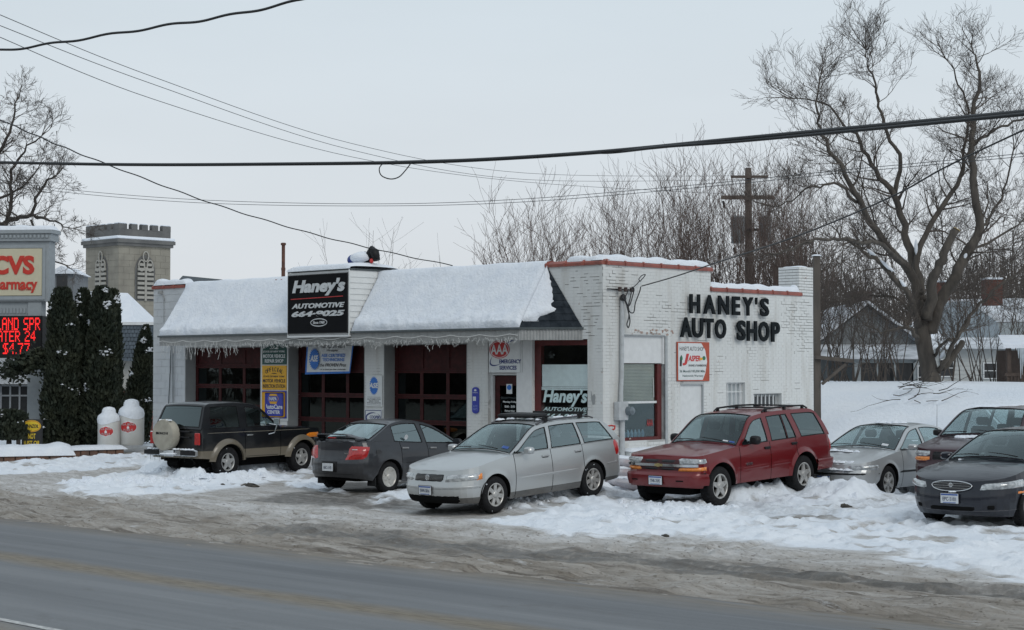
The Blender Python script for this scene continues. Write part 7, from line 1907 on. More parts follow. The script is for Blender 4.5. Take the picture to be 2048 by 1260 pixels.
for spec in ([(1822, 547, 0), (1800, 515, -.6)], [(1816, 588, -1), (1800, 565, -1.1)], [(1790, 552, -1), (1760, 525, -1)], [(1752, 518, -1), (1735, 505, -1)], [(1905, 566, 0), (1893, 588, 0)], [(1868, 628, 0), (1880, 612, 0)], [(1833, 515, .4), (1833, 485, .5)], [(1880, 724, -.2), (1888, 708, -.5)], [(1926, 531, 0), (1936, 508, 0)], [(1905, 700, 0), (1915, 682, 0)]):
    a, b = P_(spec[0]), P_(spec[1]); q = [a.lerp(b, k / 5) + Vector((0, -.03, .095 + .03 * mnoise.noise(Vector((k, a.x, 0))))) for k in range(6)]; sn.tube(q, [.015, .045, .055, .055, .04, .015], 7)
part('snow_on_limbs', sn, SNOW, t, kind='stuff', smooth=True)
# left tree, mostly outside the picture
Yl = 60
ll = [([(-60, 520, 0, .20), (-20, 468, 0, .15), (20, 440, 0, .12), (60, 432, 0, .09), (100, 440, 0, .05), (135, 455, 0, .02)], 3, 1.4, 4.5),
      ([(-50, 470, 0, .18), (0, 462, 0, .11), (20, 400, 0, .09), (20, 340, 0, .07), (45, 300, 0, .05), (80, 270, 0, .03)], 3, 1.5, 4),
      ([(-70, 420, 0, .16), (-10, 310, 0, .09), (22, 250, 0, .06), (28, 200, 0, .03)], 3, 1.4, 4),
      ([(-64, 560, 0, .2), (-130, 440, 1, .12), (-200, 330, 1, .06), (-230, 240, 1, .03)], 3, 1.4, 3), ([(-62, 420, 0, .16), (-90, 300, 1, .09), (-100, 200, 1, .05), (-95, 150, 1, .03)], 3, 1.4, 3), ([(60, 432, 0, .06), (75, 380, 0, .05), (110, 350, 0, .03)], 3, 1.2, 5), ([(60, 440, 0, .06), (80, 500, -1, .05), (130, 530, -1, .03)], 3, 1.1, 4), ([(-20, 400, 0, .08), (30, 380, 0, .05), (70, 340, 0, .03)], 3, 1.4, 5)]
t, P_ = limb_tree('catalpa_tree', 'bare tree hung with dark seed pods at the left edge behind the pharmacy sign', (-75, 860), Yl, [(-75, 880, 0, .42), (-72, 700, 0, .38), (-64, 560, 0, .34), (-62, 430, 0, .22), (-50, 330, 0, .12)], ll, 9, (BARKD, TWIG), lscale=.75, limb_k=.7, up=.15)
pd = MB(); rg = random.Random(3)
for _ in range(45):
    q = P_((rg.uniform(0, 125), rg.uniform(240, 450), rg.uniform(-1, 1))); pd.tube([q, q + Vector((.01, 0, -.16))], [.018, .012], 4)
part('seed_pods', pd, BARKD, t, kind='stuff')
# saplings behind the shop
def sapling(u, vtop, Y, seed, nst, label, group, m=TWIGR, spread=.30, lvl=2, thick=.022, name='bare_sapling', vb=560, fine=.0045):
    o0 = at(u, vb, Y); zb = gw(o0); o0.z = zb; H = at(u, vtop, Y).z - zb; t = thing(name, label, 'sapling', o0, 0, group); rg = random.Random(seed); st = MB(); tw = MB()
    for k in range(nst):
        a = rg.uniform(0, 6.28); ln = H * rg.uniform(.72, 1.0); sp = spread * rg.uniform(.3, 1.0); p = Vector((rg.gauss(0, .25), rg.gauss(0, .25), -.1)); pts = [p]; d = Vector((math.cos(a) * sp, math.sin(a) * sp, 1)).normalized()
        for i in range(7):
            d = (d + Vector((rg.gauss(0, .05), rg.gauss(0, .05), .05))).normalized(); pts.append(pts[-1] + d * ln / 7)
        rr = [thick * rg.uniform(.9, 1.3) * (1 - .12 * i) for i in range(8)]; st.tube(pts, [max(r_, .006) for r_ in rr], 4, cap=False)
        for j in range(int(7 + ln * 1.4)):
            s = rg.uniform(.30, 1.0) * 7; i = min(int(s), 6); q = pts[i].lerp(pts[i + 1], s - i); side = Vector((rg.gauss(0, 1), rg.gauss(0, 1), rg.uniform(.6, 1.6))).normalized()
            grow(tw, rg, q, side, rg.uniform(.5, 1.3), rr[i] * .55, lvl - 1, .5, fine, .6, (2, 3), .12)
    part('stem', st, m, t, kind='stuff'); part('twigs', tw, m, t, kind='stuff')
G1 = 'leafless saplings in a thicket behind the shop'
rg = random.Random(31)
ths = [(1035, 440), (1060, 400), (1090, 385), (1120, 370), (1150, 385), (1180, 372), (1205, 362), (1240, 380), (1270, 358), (1300, 372), (1330, 350), (1352, 362), (1385, 340), (1410, 312), (1440, 290), (1465, 300), (1490, 285), (1515, 300), (1535, 285), (1560, 345), (1590, 380), (1615, 400)]
for i, (u, v) in enumerate(ths):
    sapling(u, v - 8, 62 + (i * 37 % 9), 100 + i, 10 if u < 1380 else 14, 'leafless brown sapling in the thicket behind the shop', G1, spread=.42 if u < 1250 else .28, thick=.030, fine=.0065)
G2 = 'bare shoots showing just above the roof'
for i, (u, v) in enumerate(((622, 470), (652, 500), (722, 412), (745, 425), (790, 455), (880, 500), (908, 452), (935, 462), (985, 472), (1012, 500))):
    sapling(u, v, 58 + i % 3, 200 + i, 2 if i % 2 else 3, 'thin bare shoots poking up above the snowy roof line', G2, m=TWIG, spread=.22, lvl=1, thick=.018, vb=600)
G3 = 'dark bare brush between the shop and the houses'
for i, (u, v, Y) in enumerate(((1640, 440, 56), (1660, 500, 57), (1690, 470, 58), (1715, 520, 56), (1735, 480, 59), (1765, 530, 57), (1790, 500, 60), (1655, 560, 54), (1700, 580, 55), (1745, 600, 56), (1810, 560, 62), (1880, 540, 60), (1905, 500, 62), (1940, 540, 61), (1965, 480, 63), (1995, 520, 62), (2025, 470, 63), (2060, 500, 62))):
    sapling(u, v, Y, 300 + i, 4, 'dark leafless brush standing before the snowy houses', G3, m=TWIG, spread=.5, lvl=2, thick=.024, vb=770)
# far wood closing the view on the right
mb = MB(); rg = random.Random(12)
for k in range(330):
    u = rg.uniform(1540, 2450); Y = rg.uniform(92, 118); p = at(u, 760, Y); p.z = gw(p) - .3; H = rg.uniform(5.5, 9.0) * (1 + .2 * math.sin(u * .013)); q = p + Vector((rg.gauss(0, .5), rg.gauss(0, .5), H)); mb.tube([p, p.lerp(q, .5) + Vector((rg.gauss(0, .2), 0, 0)), q], [.12, .07, .02], 3, cap=False)
    for j in range(13): a = p.lerp(q, rg.uniform(.2, .98)); grow(mb, rg, a, Vector((rg.gauss(0, .8), rg.gauss(0, .4), rg.uniform(.3, 1.1))), rg.uniform(1.0, 2.3), .03, 1, .35, .014, .7, (2, 3), .16)
o = part('distant_wood', mb, TWIG, kind='stuff'); o['label'] = 'grey-brown leafless wood far behind the houses on the right'; o['category'] = 'wood'
# broken branches on the snow bank
t = thing('fallen_branches', 'broken bare branches lying on the snow bank below the maple', 'branches', at(1850, 790, 49.3), 0); mb = MB(); rg = random.Random(8); o0 = at(1850, 790, 49.3)
for k in range(16):
    u, v = rg.uniform(1775, 1885), rg.uniform(778, 812); p = at(u, v, 40)
    while p.z > gw(p) and p.y < 56: p = at(u, v, p.y + .15)
    p.z = gw(p) + .05
    q = p - o0; grow(mb, rg, q + Vector((0, 0, .05)), Vector((rg.choice((-1, 1)) * 1, rg.gauss(0, .3), rg.uniform(-.1, .35))), rg.uniform(.5, 1.0), .016, 1, .1, .005, .5, (1, 3), .2)
part('twigs', mb, BARKD, t, kind='stuff')
# ---------------------------------------------------------------- evergreens
EVG = mat('arborvitae_green', (.010, .019, .011), rough=.75, c2=(.030, .036, .018), scale=2.2, det=8)
def evergreen(u0, u1, vtop, vbot, Y, seed, label, n=5200, lean=0.0, snow=30, power=.45, name='arborvitae', extra=False):
    o0 = at((u0 + u1) / 2, vbot, Y); H = at(0, vtop, Y).z - o0.z; r0 = (u1 - u0) / 2 / FPX * Y; t = thing(name, label, 'evergreen', o0, 0, 'evergreen columns beside the shop'); rg = random.Random(seed); mb = MB(); sn = MB()
    def rad(h, a): return r0 * (max(1 - h, 0) ** power) * (1 + .22 * mnoise.noise(Vector((math.cos(a) * 1.4, math.sin(a) * 1.4, h * 5 + seed)))) * (.80 + .2 * math.sin(min(h * 6, 1.57)))
    for k in range(int(n * 1.5)):
        h = rg.random() ** .85; a = rg.uniform(0, 6.28); R_ = rad(h, a); q = rg.uniform(.62, 1.0) * (1.13 if rg.random() < .12 else 1) if rg.random() < .8 else rg.uniform(.2, .7)
        # upright sprays
        clump = 1 + .18 * mnoise.noise(Vector((math.cos(a) * 3, math.sin(a) * 3, h * 16 + seed))); p = Vector((R_ * q * clump * math.cos(a) + lean * h, R_ * q * clump * math.sin(a), h * H)); s = rg.uniform(.05, .115)
        out = Vector((math.cos(a), math.sin(a), 0)); upv = (Vector((0, 0, 1)) + out * rg.uniform(.1, .8) + Vector((rg.gauss(0, .3), rg.gauss(0, .3), 0))).normalized(); sd_ = upv.cross(Vector((rg.gauss(0, 1), rg.gauss(0, 1), rg.gauss(0, 1)))).normalized()
        mb.add([p - sd_ * s * .35, p + sd_ * s * .35, p + upv * s * .8 + sd_ * s * .30, p + upv * s * 1.35, p + upv * s * .8 - sd_ * s * .30], [(0, 1, 2, 3, 4)])
    if extra:   # a drooping branch reaching left
        for k in range(1500):
            f = rg.random(); c = Vector((-.35 - 1.25 * f, 0, H * .52 + .1 - .55 * f * f + .2 * f)) + Vector((rg.gauss(0, .12), rg.gauss(0, .15), rg.gauss(0, .16))); s = rg.uniform(.06, .13); a_ = Vector((rg.gauss(-.5, .5), rg.gauss(0, .5), rg.gauss(.2, .5))).normalized(); b_ = a_.cross(Vector((rg.gauss(0, 1), rg.gauss(0, 1), rg.gauss(0, 1)))).normalized()
            mb.add([c - b_ * s * .35, c + b_ * s * .35, c + a_ * s * .8 + b_ * s * .3, c + a_ * s * 1.3, c + a_ * s * .8 - b_ * s * .3], [(0, 1, 2, 3, 4)])
    for k in range(snow):
        h = 1 - .85 * rg.random() ** 1.9; cl = k % 5; h = min(.99, max(.05, (.97, .80, .62, .90, .35)[cl] + .03 * math.sin(seed * 3 + cl) + rg.gauss(0, .012))); a = 4.7 + 1.1 * math.sin(seed * 5 + cl * 2.1) + rg.gauss(0, .22); R_ = rad(h, a) * .98; s = rg.uniform(.02, .055) * (.6 + h * .9); c = Vector((R_ * math.cos(a) + lean * h, R_ * math.sin(a), h * H + .04))
        sn.add([c + Vector(d) * s for d in ((1.2, 0, 0), (-1.2, 0, 0), (0, 1, 0), (0, -1, 0), (0, 0, .8), (0, 0, -.5))], [(0, 2, 4), (2, 1, 4), (1, 3, 4), (3, 0, 4), (2, 0, 5), (1, 2, 5), (3, 1, 5), (0, 3, 5)])
    part('foliage', mb, EVG, t, kind='stuff'); part('clinging_snow', sn, SNOW, t, kind='stuff', smooth=True)
    part('trunk', MB().tube([(0, 0, -.2), (lean * .5, 0, H * .5), (lean * .85, 0, H * .85)], [.08, .06, .02], 7), BARKD, t)
evergreen(84, 164, 580, 893, 51.0, 1, 'leftmost and widest column of dark arborvitae beside the pharmacy sign', 11500, power=.24, extra=True)
evergreen(132, 200, 582, 893, 51.5, 2, 'slender arborvitae second from the left with a snowy tip', 6500, power=.34, snow=70)
evergreen(164, 242, 578, 893, 51.2, 3, 'tall arborvitae third from the left beside the propane tanks', 9500, power=.26, snow=60)
evergreen(200, 250, 582, 860, 53.5, 4, 'rearmost narrow arborvitae rising behind the propane tanks', 5200, power=.32, snow=60)
evergreen(234, 306, 655, 886, 55.5, 5, 'rounded dark evergreen against the left wall of the shop', 7500, lean=.35, power=.55, snow=80)
evergreen(-20, 60, 825, 880, 49, 7, 'clipped dark hedge in front of the pharmacy window', 3400, power=.18, snow=18)
evergreen(78, 100, 838, 893, 50.2, 8, 'tiny evergreen sprig beside the black oil sign', 700, power=.6, snow=8)
# ---------------------------------------------------------------- left side: pharmacy sign, building, tanks
Yc = 52.5
def at0(u, v, Y): p = at(u, v, Y); return p
PGREY = mat('sign_grey_paint', (.30, .33, .35), rough=.6, var=.06); CREAM = mat('sign_cream', (.56, .52, .38), rough=.5, var=.03)
k_ = Yc / FPX
base = at(70, 900, Yc); zb = gw(base); base.z = zb
t = thing('pharmacy_sign', 'tall grey pharmacy pylon sign with a red LED price board', 'sign', base, -.10)
def SX_(u): return (u - 70) * k_
def SZ_(v): return (740 - v) * k_ + CAM_Z - zb
part('cabinet', MB().box(SX_(-120), SX_(104), -.25, .25, SZ_(603), SZ_(483)), PGREY, t)
part('face', MB().rbox(SX_(-110), SX_(90), -.29, -.25, SZ_(592), SZ_(498), .01), CREAM, t)
fr_ = MB(); 
for (a, b, c, d) in ((-116, 97, 491, 497), (-116, 97, 593, 600)): fr_.box(SX_(a), SX_(b), -.285, -.25, SZ_(d), SZ_(c))
fr_.box(SX_(91), SX_(97), -.285, -.25, SZ_(593), SZ_(497)); part('face_frame', fr_, PGREY, t)
part('cornice', MB().box(SX_(-125), SX_(109), -.34, .34, SZ_(483), SZ_(468)).box(SX_(-125), SX_(112), -.40, .40, SZ_(468), SZ_(461)), PGREY, t)
for i in range(27): part('dentil', MB().box(SX_(-116 + 8.3 * i), SX_(-116 + 8.3 * i + 4.6), -.39, -.34, SZ_(477), SZ_(471)), PGREY, t)
o = snow_cap(SX_(-125), SX_(112), -.36, .36, SZ_(461), .15, 40, .02, 'snow_cap', t)
RDL = mat('pharmacy_red', (.52, .035, .02), rough=.45)
lettering('CVS', .6, SX_(31), SZ_(531), RDL, t, y=-.30, bold=.045, width=88 * k_, height=38 * k_, depth=.01); lettering('pharmacy', .3, SX_(31), SZ_(572), RDL, t, y=-.30, bold=.03, width=101 * k_, height=29 * k_, depth=.01)
lettering('dept. within', .1, SX_(58), SZ_(580.5), RDL, t, y=-.30, bold=.0, width=28 * k_, height=5 * k_, depth=.003)
part('post', MB().box(SX_(60), SX_(87), -.2, .2, 0, SZ_(603)), PGREY, t); part('lower_panel', MB().box(SX_(-110), SX_(60), -.14, .14, SZ_(632), SZ_(603)), PGREY, t)
for i in range(24): part('dentil', MB().box(SX_(-104 + 7 * i), SX_(-104 + 7 * i + 4), -.17, -.14, SZ_(627), SZ_(616)), PGREY, t)
part('price_board', MB().rbox(SX_(-120), SX_(92), -.30, .28, SZ_(716), SZ_(632), .02), BLACK, t)
LED = emis('red_led', (1.0, .02, .02), .9)
# dot-matrix text
FONT = {'L': ('1....', '1....', '1....', '1....', '1....', '1....', '11111'), 'A': ('.111.', '1...1', '1...1', '11111', '1...1', '1...1', '1...1'), 'N': ('1...1', '11..1', '1.1.1', '1..11', '1...1', '1...1', '1...1'), 'D': ('1111.', '1...1', '1...1', '1...1', '1...1', '1...1', '1111.'),
 'S': ('.1111', '1....', '1....', '.111.', '....1', '....1', '1111.'), 'P': ('1111.', '1...1', '1...1', '1111.', '1....', '1....', '1....'), 'R': ('1111.', '1...1', '1...1', '1111.', '1.1..', '1..1.', '1...1'), 'T': ('11111', '..1..', '..1..', '..1..', '..1..', '..1..', '..1..'),
 'E': ('11111', '1....', '1....', '1111.', '1....', '1....', '11111'), '2': ('.111.', '1...1', '....1', '..11.', '.1...', '1....', '11111'), '4': ('...1.', '..11.', '.1.1.', '1..1.', '11111', '...1.', '...1.'), '$': ('.1111', '1.1..', '1.1..', '.111.', '..1.1', '..1.1', '1111.'), '7': ('11111', '....1', '...1.', '...1.', '..1..', '..1..', '..1..'), '.': ('.', '.', '.', '.', '.', '.', '1'), ' ': ('...',) * 7, 'I': ('1',) * 7, 'O': ('.111.', '1...1', '1...1', '1...1', '1...1', '1...1', '.111.'), 'W': ('1...1', '1...1', '1...1', '1.1.1', '1.1.1', '11.11', '1...1')}
def led(s, u_end, v0, h, dxp):
    mb = MB(); chars = [FONT[c] for c in s]; tot = sum(len(c[0]) + 1 for c in chars) - 1; u = u_end - tot * dxp; dy = h / 7
    for c in chars:
        for r_ in range(7):
            for q in range(len(c[0])):
                if c[r_][q] == '1': mb.box(SX_(u + q * dxp), SX_(u + (q + .82) * dxp), -.312, -.30, SZ_(v0 + (r_ + .88) * dy), SZ_(v0 + r_ * dy))
        u += (len(c[0]) + 1) * dxp
    part('led_text', mb, LED, t, kind='stuff')
led('LAND SPR', 88, 636, 25, 2.0); led('WATER 24', 79, 662, 22, 2.0); led('$4.77', 67, 686.5, 22, 2.2)
# pharmacy building
Yp = 66.0; kp = Yp / FPX; base = at(150, 860, Yp); zb = gw(base); base.z = zb
t = thing('pharmacy_building', 'pale pharmacy building with shingled mansard and dark windows behind the evergreens', 'building', base, 0)
def BXx(u): return (u - 150) * kp
def BZz(v): return (740 - v) * kp + CAM_Z - zb
CW = mat('cream_wall', (.36, .355, .33), rough=.8); BRK = mat('red_brickwork', (.16, .055, .04), rough=.85, var=.3, scale=6)
part('wall', MB().box(BXx(-260), BXx(330), 0, 8, -.5, BZz(722)), CW, t); part('brick_plinth', MB().box(BXx(120), BXx(330), -.05, 0, -.5, BZz(782)), BRK, t)
part('cornice', MB().box(BXx(-260), BXx(120), -.5, -.01, BZz(768), BZz(716)).box(BXx(-260), BXx(120), -.65, -.5, BZz(742), BZz(736)), CREAM if False else mat('pale_band', (.42, .43, .44), rough=.6), t)
mz = MB(); n = 9
SHB = mat('blue_grey_shingle', (.10, .125, .15), rough=.85, c2=(.055, .07, .085), scale=5)
for r_ in range(n):
    z0 = BZz(722) + (BZz(650) - BZz(722)) * r_ / n; z1 = BZz(722) + (BZz(650) - BZz(722)) * (r_ + 1) / n; w0 = .45 * (1 - r_ / n); i = 0; u = 120
    while u < 330:
        off = 3 if r_ % 2 else 0; mz.add([(BXx(u + off) + .01, -w0 - .03, z0), (BXx(u + off + 7) - .01, -w0 - .03, z0), (BXx(u + off + 7) - .01, -w0 + .06, z1), (BXx(u + off) + .01, -w0 + .06, z1)], [(0, 1, 2, 3)]); u += 7
part('mansard_shingles', mz, SHB, t, kind='stuff'); part('mansard', MB().add([(BXx(-260), -.42, BZz(722)), (BXx(332), -.42, BZz(722)), (BXx(332), .04, BZz(650)), (BXx(-260), .04, BZz(650)), (BXx(-260), 8, BZz(650)), (BXx(332), 8, BZz(650)), (BXx(332), 0, BZz(722)), (BXx(-260), 0, BZz(722))], [(0, 1, 2, 3), (3, 2, 5, 4), (1, 6, 5, 2), (0, 7, 6, 1)]), SHB, t)
part('parapet_trim', MB().box(BXx(-260), BXx(334), -.06, .2, BZz(650), BZz(644)), WHITE, t)
for (a, b) in ((-120, -62), (-58, 0), (4, 60)):
    f = part('window', MB().box(BXx(a), BXx(b), -.06, .0, BZz(830), BZz(771)), mat('dark_window', (.018, .02, .022), rough=.12), t)
    mu = MB()
    for q in range(4): mu.box(BXx(a + (b - a) * q / 3) - .03, BXx(a + (b - a) * q / 3) + .03, -.10, -.06, BZz(830), BZz(771))
    for v in (830, 791, 771): mu.box(BXx(a) + .03, BXx(b) - .03, -.095, -.065, BZz(v) - .03, BZz(v) + .03)
    part('glazing_bars', mu, mat('bar_grey', (.20, .21, .22), rough=.6), f)
# snowy roof with a dormer behind it
Yh = 78.0; kh = Yh / FPX; base = at(190, 700, Yh); zb = 0.3; base.z = zb
t = thing('snow_roofed_house', 'old house with snowy roof and dormer between the sign and the tower', 'house', base, 0)
def HX(u): return (u - 190) * kh
def HZ(v): return (740 - v) * kh + CAM_Z - zb
part('wall', MB().box(HX(90), HX(268), 0, 6, -.5, HZ(645)), CW, t)
part('roof', MB().add([(HX(84), -.3, HZ(650)), (HX(276), -.3, HZ(650)), (HX(225), 3, HZ(580)), (HX(110), 3, HZ(575)), (HX(84), 6, HZ(650)), (HX(276), 6, HZ(650))], [(0, 1, 2, 3), (1, 5, 2), (4, 0, 3), (5, 4, 3, 2)]), SNOW, t)
dm = MB(); dm.box(HX(104), HX(148), -.2, 2.5, HZ(605), HZ(545)); part('dormer', dm, mat('weathered_grey_wall', (.16, .17, .18), rough=.8), t); part('dormer_roof', MB().add([(HX(98), -.4, HZ(548)), (HX(154), -.4, HZ(548)), (HX(126), -.4, HZ(532)), (HX(98), 2.6, HZ(548)), (HX(154), 2.6, HZ(548)), (HX(126), 2.6, HZ(532))], [(0, 1, 2), (0, 2, 5, 3), (1, 4, 5, 2), (0, 3, 4, 1)]), SNOW, t)
part('dormer_window', MB().box(HX(115), HX(136), -.24, -.2, HZ(580), HZ(552)), mat('dark_window', (.018, .02, .022), rough=.12), t)
# church tower
Yw = 170.0; c0 = at(236, 640, Yw); t = thing('church_tower', 'square stone church tower with battlements and louvred lancet windows', 'tower', (c0.x, c0.y, 0), 0)
STN = mat('tower_stone', (.20, .185, .155), rough=.9, c2=(.28, .26, .215), scale=.6, bump=.5, bscale=4); STD = mat('dark_parapet_stone', (.10, .10, .098), rough=.9, c2=(.15, .148, .142), scale=.8)
t.rotation_euler = (0, 0, math.pi / 4); kw = Yw / FPX
def WZ(v): return (740 - v) * kw + CAM_Z
S_ = 87 * kw / math.cos(math.pi / 4)
part('shaft', MB().box(0.03, S_ - .03, .03, S_ - .03, -1, WZ(484)), STN, t) 
# quoined ashlar faces as courses of blocks on the two seen faces
# local x axis runs toward the right-front corner when rotated -45 deg; faces seen: y=0 (facing -y) and x=0
import itertools
bk = MB(); ch_ = .62; z = WZ(660); r_ = 0
while z < WZ(486) - .1:
    x = -(.6 if r_ % 2 else 0)
    while x < S_ - .02:
        a, b = max(x, 0) + .012, min(x + 1.2, S_) - .012; zc = min(z + ch_ - .02, WZ(484))
        if b - a > .1: bk.box(a, b, -.0, .05, z, zc); bk.box(-.0, .05, a, b, z, zc)
        x += 1.2
    z += ch_; r_ += 1
part('ashlar', bk, STN, t, kind='stuff')
part('string_course', MB().box(-.35, S_ + .35, -.35, S_ + .35, WZ(484), WZ(477)).box(-.2, S_ + .2, -.2, S_ + .2, WZ(490), WZ(484)), STD, t)
part('snow_ledge', MB().rbox(-.34, S_ + .34, -.34, S_ + .34, WZ(477), WZ(470.5), .08), SNOW, t)
part('parapet', MB().box(0, S_, 0, .5, WZ(471), WZ(456)).box(0, .5, .5, S_, WZ(471), WZ(456)).box(S_ - .5, S_, .5, S_, WZ(471), WZ(456)).box(.5, S_ - .5, S_ - .5, S_, WZ(471), WZ(456)), STD, t)
n = 5
for i in range(n):
    a = S_ * (i / n) + S_ / n * (.2 if i else 0); b = a + S_ / n * .58 if 0 < i < n - 1 else (a + S_ / n * .78 if i == 0 else S_)
    for f_ in (0, 1):
        bx = (a, b, -.02, .52) if f_ == 0 else (-.02, .52, a, b)
        part('merlon', MB().box(*bx, WZ(457), WZ(446)), STD, t); part('merlon_snow', MB().rbox(*bx, WZ(446), WZ(443.5), .05), SNOW, t)
for f_ in (0, 1):
    cxm = S_ / 2; hw_ = 18 * kw / math.cos(math.pi / 4) * .92; z0, z1, zt = WZ(600), WZ(540), WZ(507)
    def ogive(w, zb_, zs, za): 
        L_ = [(cxm - w, zb_), (cxm + w, zb_), (cxm + w, zs)]
        for k in range(1, 8): an = k / 8; L_.append((cxm + w * (1 - an ** 1.7), zs + (za - zs) * math.sin(an * math.pi / 2)))
        L_.append((cxm, za))
        for k in range(7, 0, -1): an = k / 8; L_.append((cxm - w * (1 - an ** 1.7), zs + (za - zs) * math.sin(an * math.pi / 2)))
        L_.append((cxm - w, zs)); return L_
    ax_ = 'y' if f_ == 0 else 'x'
    fr2 = part('window_surround', MB().prism(ogive(hw_, z0, z1, zt), -.05, .02, ax_) if f_ == 0 else MB().prism(ogive(hw_, z0, z1, zt), -.05, .02, 'x'), STD, t)
    part('louvre_back', MB().prism(ogive(hw_ * .86, z0 + .1, z1, zt - .35), -.07, -.04, ax_), mat('louvre_shadow', (.07, .07, .065), rough=.9), t)
    zz_ = z0 + .2
    while zz_ < z1 + .8:
        for (a, b) in ((cxm - hw_ * .80, cxm - .12), (cxm + .12, cxm + hw_ * .80)):
            e_ = 0 if zz_ < z1 else (zz_ - z1) * .45
            if a < cxm: a += e_
            else: b -= e_
            if b - a > .15: (lambda mb: part('louvre', mb, mat('pale_louvre', (.33, .315, .28), rough=.8), t))(MB().box(a, b, -.22, -.075, zz_, zz_ + .26) if f_ == 0 else MB().box(-.22, -.075, a, b, zz_, zz_ + .26))
        zz_ += .46
    mm_ = MB().box(cxm - .10, cxm + .10, -.24, -.07, z0, z1 + .4) if f_ == 0 else MB().box(-.24, -.07, cxm - .10, cxm + .10, z0, z1 + .4)
    part('mullion', mm_, mat('pale_louvre', (.33, .315, .28), rough=.8), t)
    for (dx, r2) in ((-hw_ * .42, .55), (hw_ * .42, .55), (0, .5)):
        zc_ = z1 + (.55 if dx else 1.45); P = [(cxm + dx + math.cos(a) * r2 * .62, zc_ + math.sin(a) * r2) for a in [2 * math.pi * k / 12 for k in range(12)]]
        g_ = MB()
        for k in range(12): 
            p, q = P[k], P[(k + 1) % 12]
            if f_ == 0: g_.tube([(p[0], -.16, p[1]), (q[0], -.16, q[1])], .08, 4)
            else: g_.tube([(-.16, p[0], p[1]), (-.16, q[0], q[1])], .08, 4)
        part('tracery', g_, mat('pale_louvre', (.33, .315, .28), rough=.8), t)
# far dark roof
p = at(325, 560, 95); t = thing('long_dark_roof', 'long low building with a dark grey roof beyond the left end of the shop', 'building', (p.x, p.y, 0), -.25)
part('wall', MB().box(.2, 5, 0, 5, 0, 6.6), CW, t); part('roof', MB().add([(0, -.4, 6.4), (5.4, -.4, 6.4), (3.9, 2.5, 7.5), (0, 2.5, 7.9), (5.4, 5, 6.4), (0, 5, 6.4)], [(0, 1, 2, 3), (1, 4, 2), (4, 5, 3, 2)]), mat('slate_grey_roof', (.075, .09, .10), rough=.8), t)
# propane tanks
TK = mat('tank_white', (.60, .60, .58), rough=.55, c2=(.50, .50, .47), scale=2)
for (u0, u1, vt, vb_, Y, lb) in ((197, 241, 824, 894, 49.9, 'shorter white propane tank with a red oval label, left of the pair'), (239, 289, 810, 890, 50.2, 'larger white propane tank with a red oval label, next to the shop')):
    r_ = (u1 - u0) / 2 / FPX * Y; b0 = at((u0 + u1) / 2, vb_, Y); H = at(0, vt, Y).z - b0.z; t = thing('propane_tank', lb, 'propane tank', b0, -.05, 'white propane tanks beside the evergreens')
    part('tank', MB().lathe([(r_ * .9, 0), (r_, .05), (r_, H * .72), (r_ * .93, H * .82), (r_ * .72, H * .90), (r_ * .48, H * .94)], 28), TK, t, auto=50); part('collar', MB().lathe([(r_ * .50, H * .86), (r_ * .50, H * 1.04), (r_ * .46, H * 1.05)], 18), TK, t, auto=40)
    sn = MB(); rows = []
    for (rr, hh) in ((1.02, .70), (1.05, .80), (.95, .90), (.62, .985), (.60, 1.06), (.48, 1.12), (.2, 1.15), (.01, 1.155)): rows.append([(r_ * rr * math.cos(a) * (1 + .05 * mnoise.noise(Vector((a, hh * 3, u0)))), r_ * rr * math.sin(a), H * (hh + (.05 * math.sin(a * 2 + u0) if rr > .9 and hh < .75 else 0))) for a in [2 * math.pi * k / 24 for k in range(25)]])
    part('snow_cap', MB().grid(rows), SNOW, t, smooth=True)
    # red oval label wraps round the tank
    def wrapel(rx, rz_, off, zc, m, nm, a_c=-math.pi / 2):
        V = [(0, 0)]; pts = []; F = []
        rws = []
        for i in range(9):
            v = -1 + 2 * i / 8; wv = math.sqrt(max(1 - v * v, 0)); rws.append([((r_ + off) * math.cos(a_c + rx * wv * u / r_), (r_ + off) * math.sin(a_c + rx * wv * u / r_), zc + rz_ * v) for u in np.linspace(-1, 1, 11)])
        part(nm, MB().grid(rws), m, t)
    zc = H * .46; wrapel(r_ * .70, H * .155, .006, zc, SIGNW, 'label_rim'); wrapel(r_ * .65, H * .135, .010, zc, REDI, 'label')
    for s_, dz, hh, ww in (('G.A. BOVE', .07, .055, 1.0), ('FUELS', -.075, .06, .75)):
        o = lettering(s_, .1, 0, 0, SIGNW, t, bold=.02, width=r_ * ww, height=H * hh, depth=.001); me = o.data
        for v in me.vertices: x, z_ = v.co.x, v.co.z; v.co = ((r_ + .014) * math.sin(x / r_), -(r_ + .014) * math.cos(x / r_), z_)
        o.location = (0, 0, zc + H * dz)
    f_ = MB(); f_.prism([(-.03, -.04), (.03, -.04), (.035, 0), (0, .05), (-.035, 0)], -.003, 0, 'y'); part('flame_mark', f_, SIGNW, t, loc=(0, -r_ - .011, zc - H * .005))
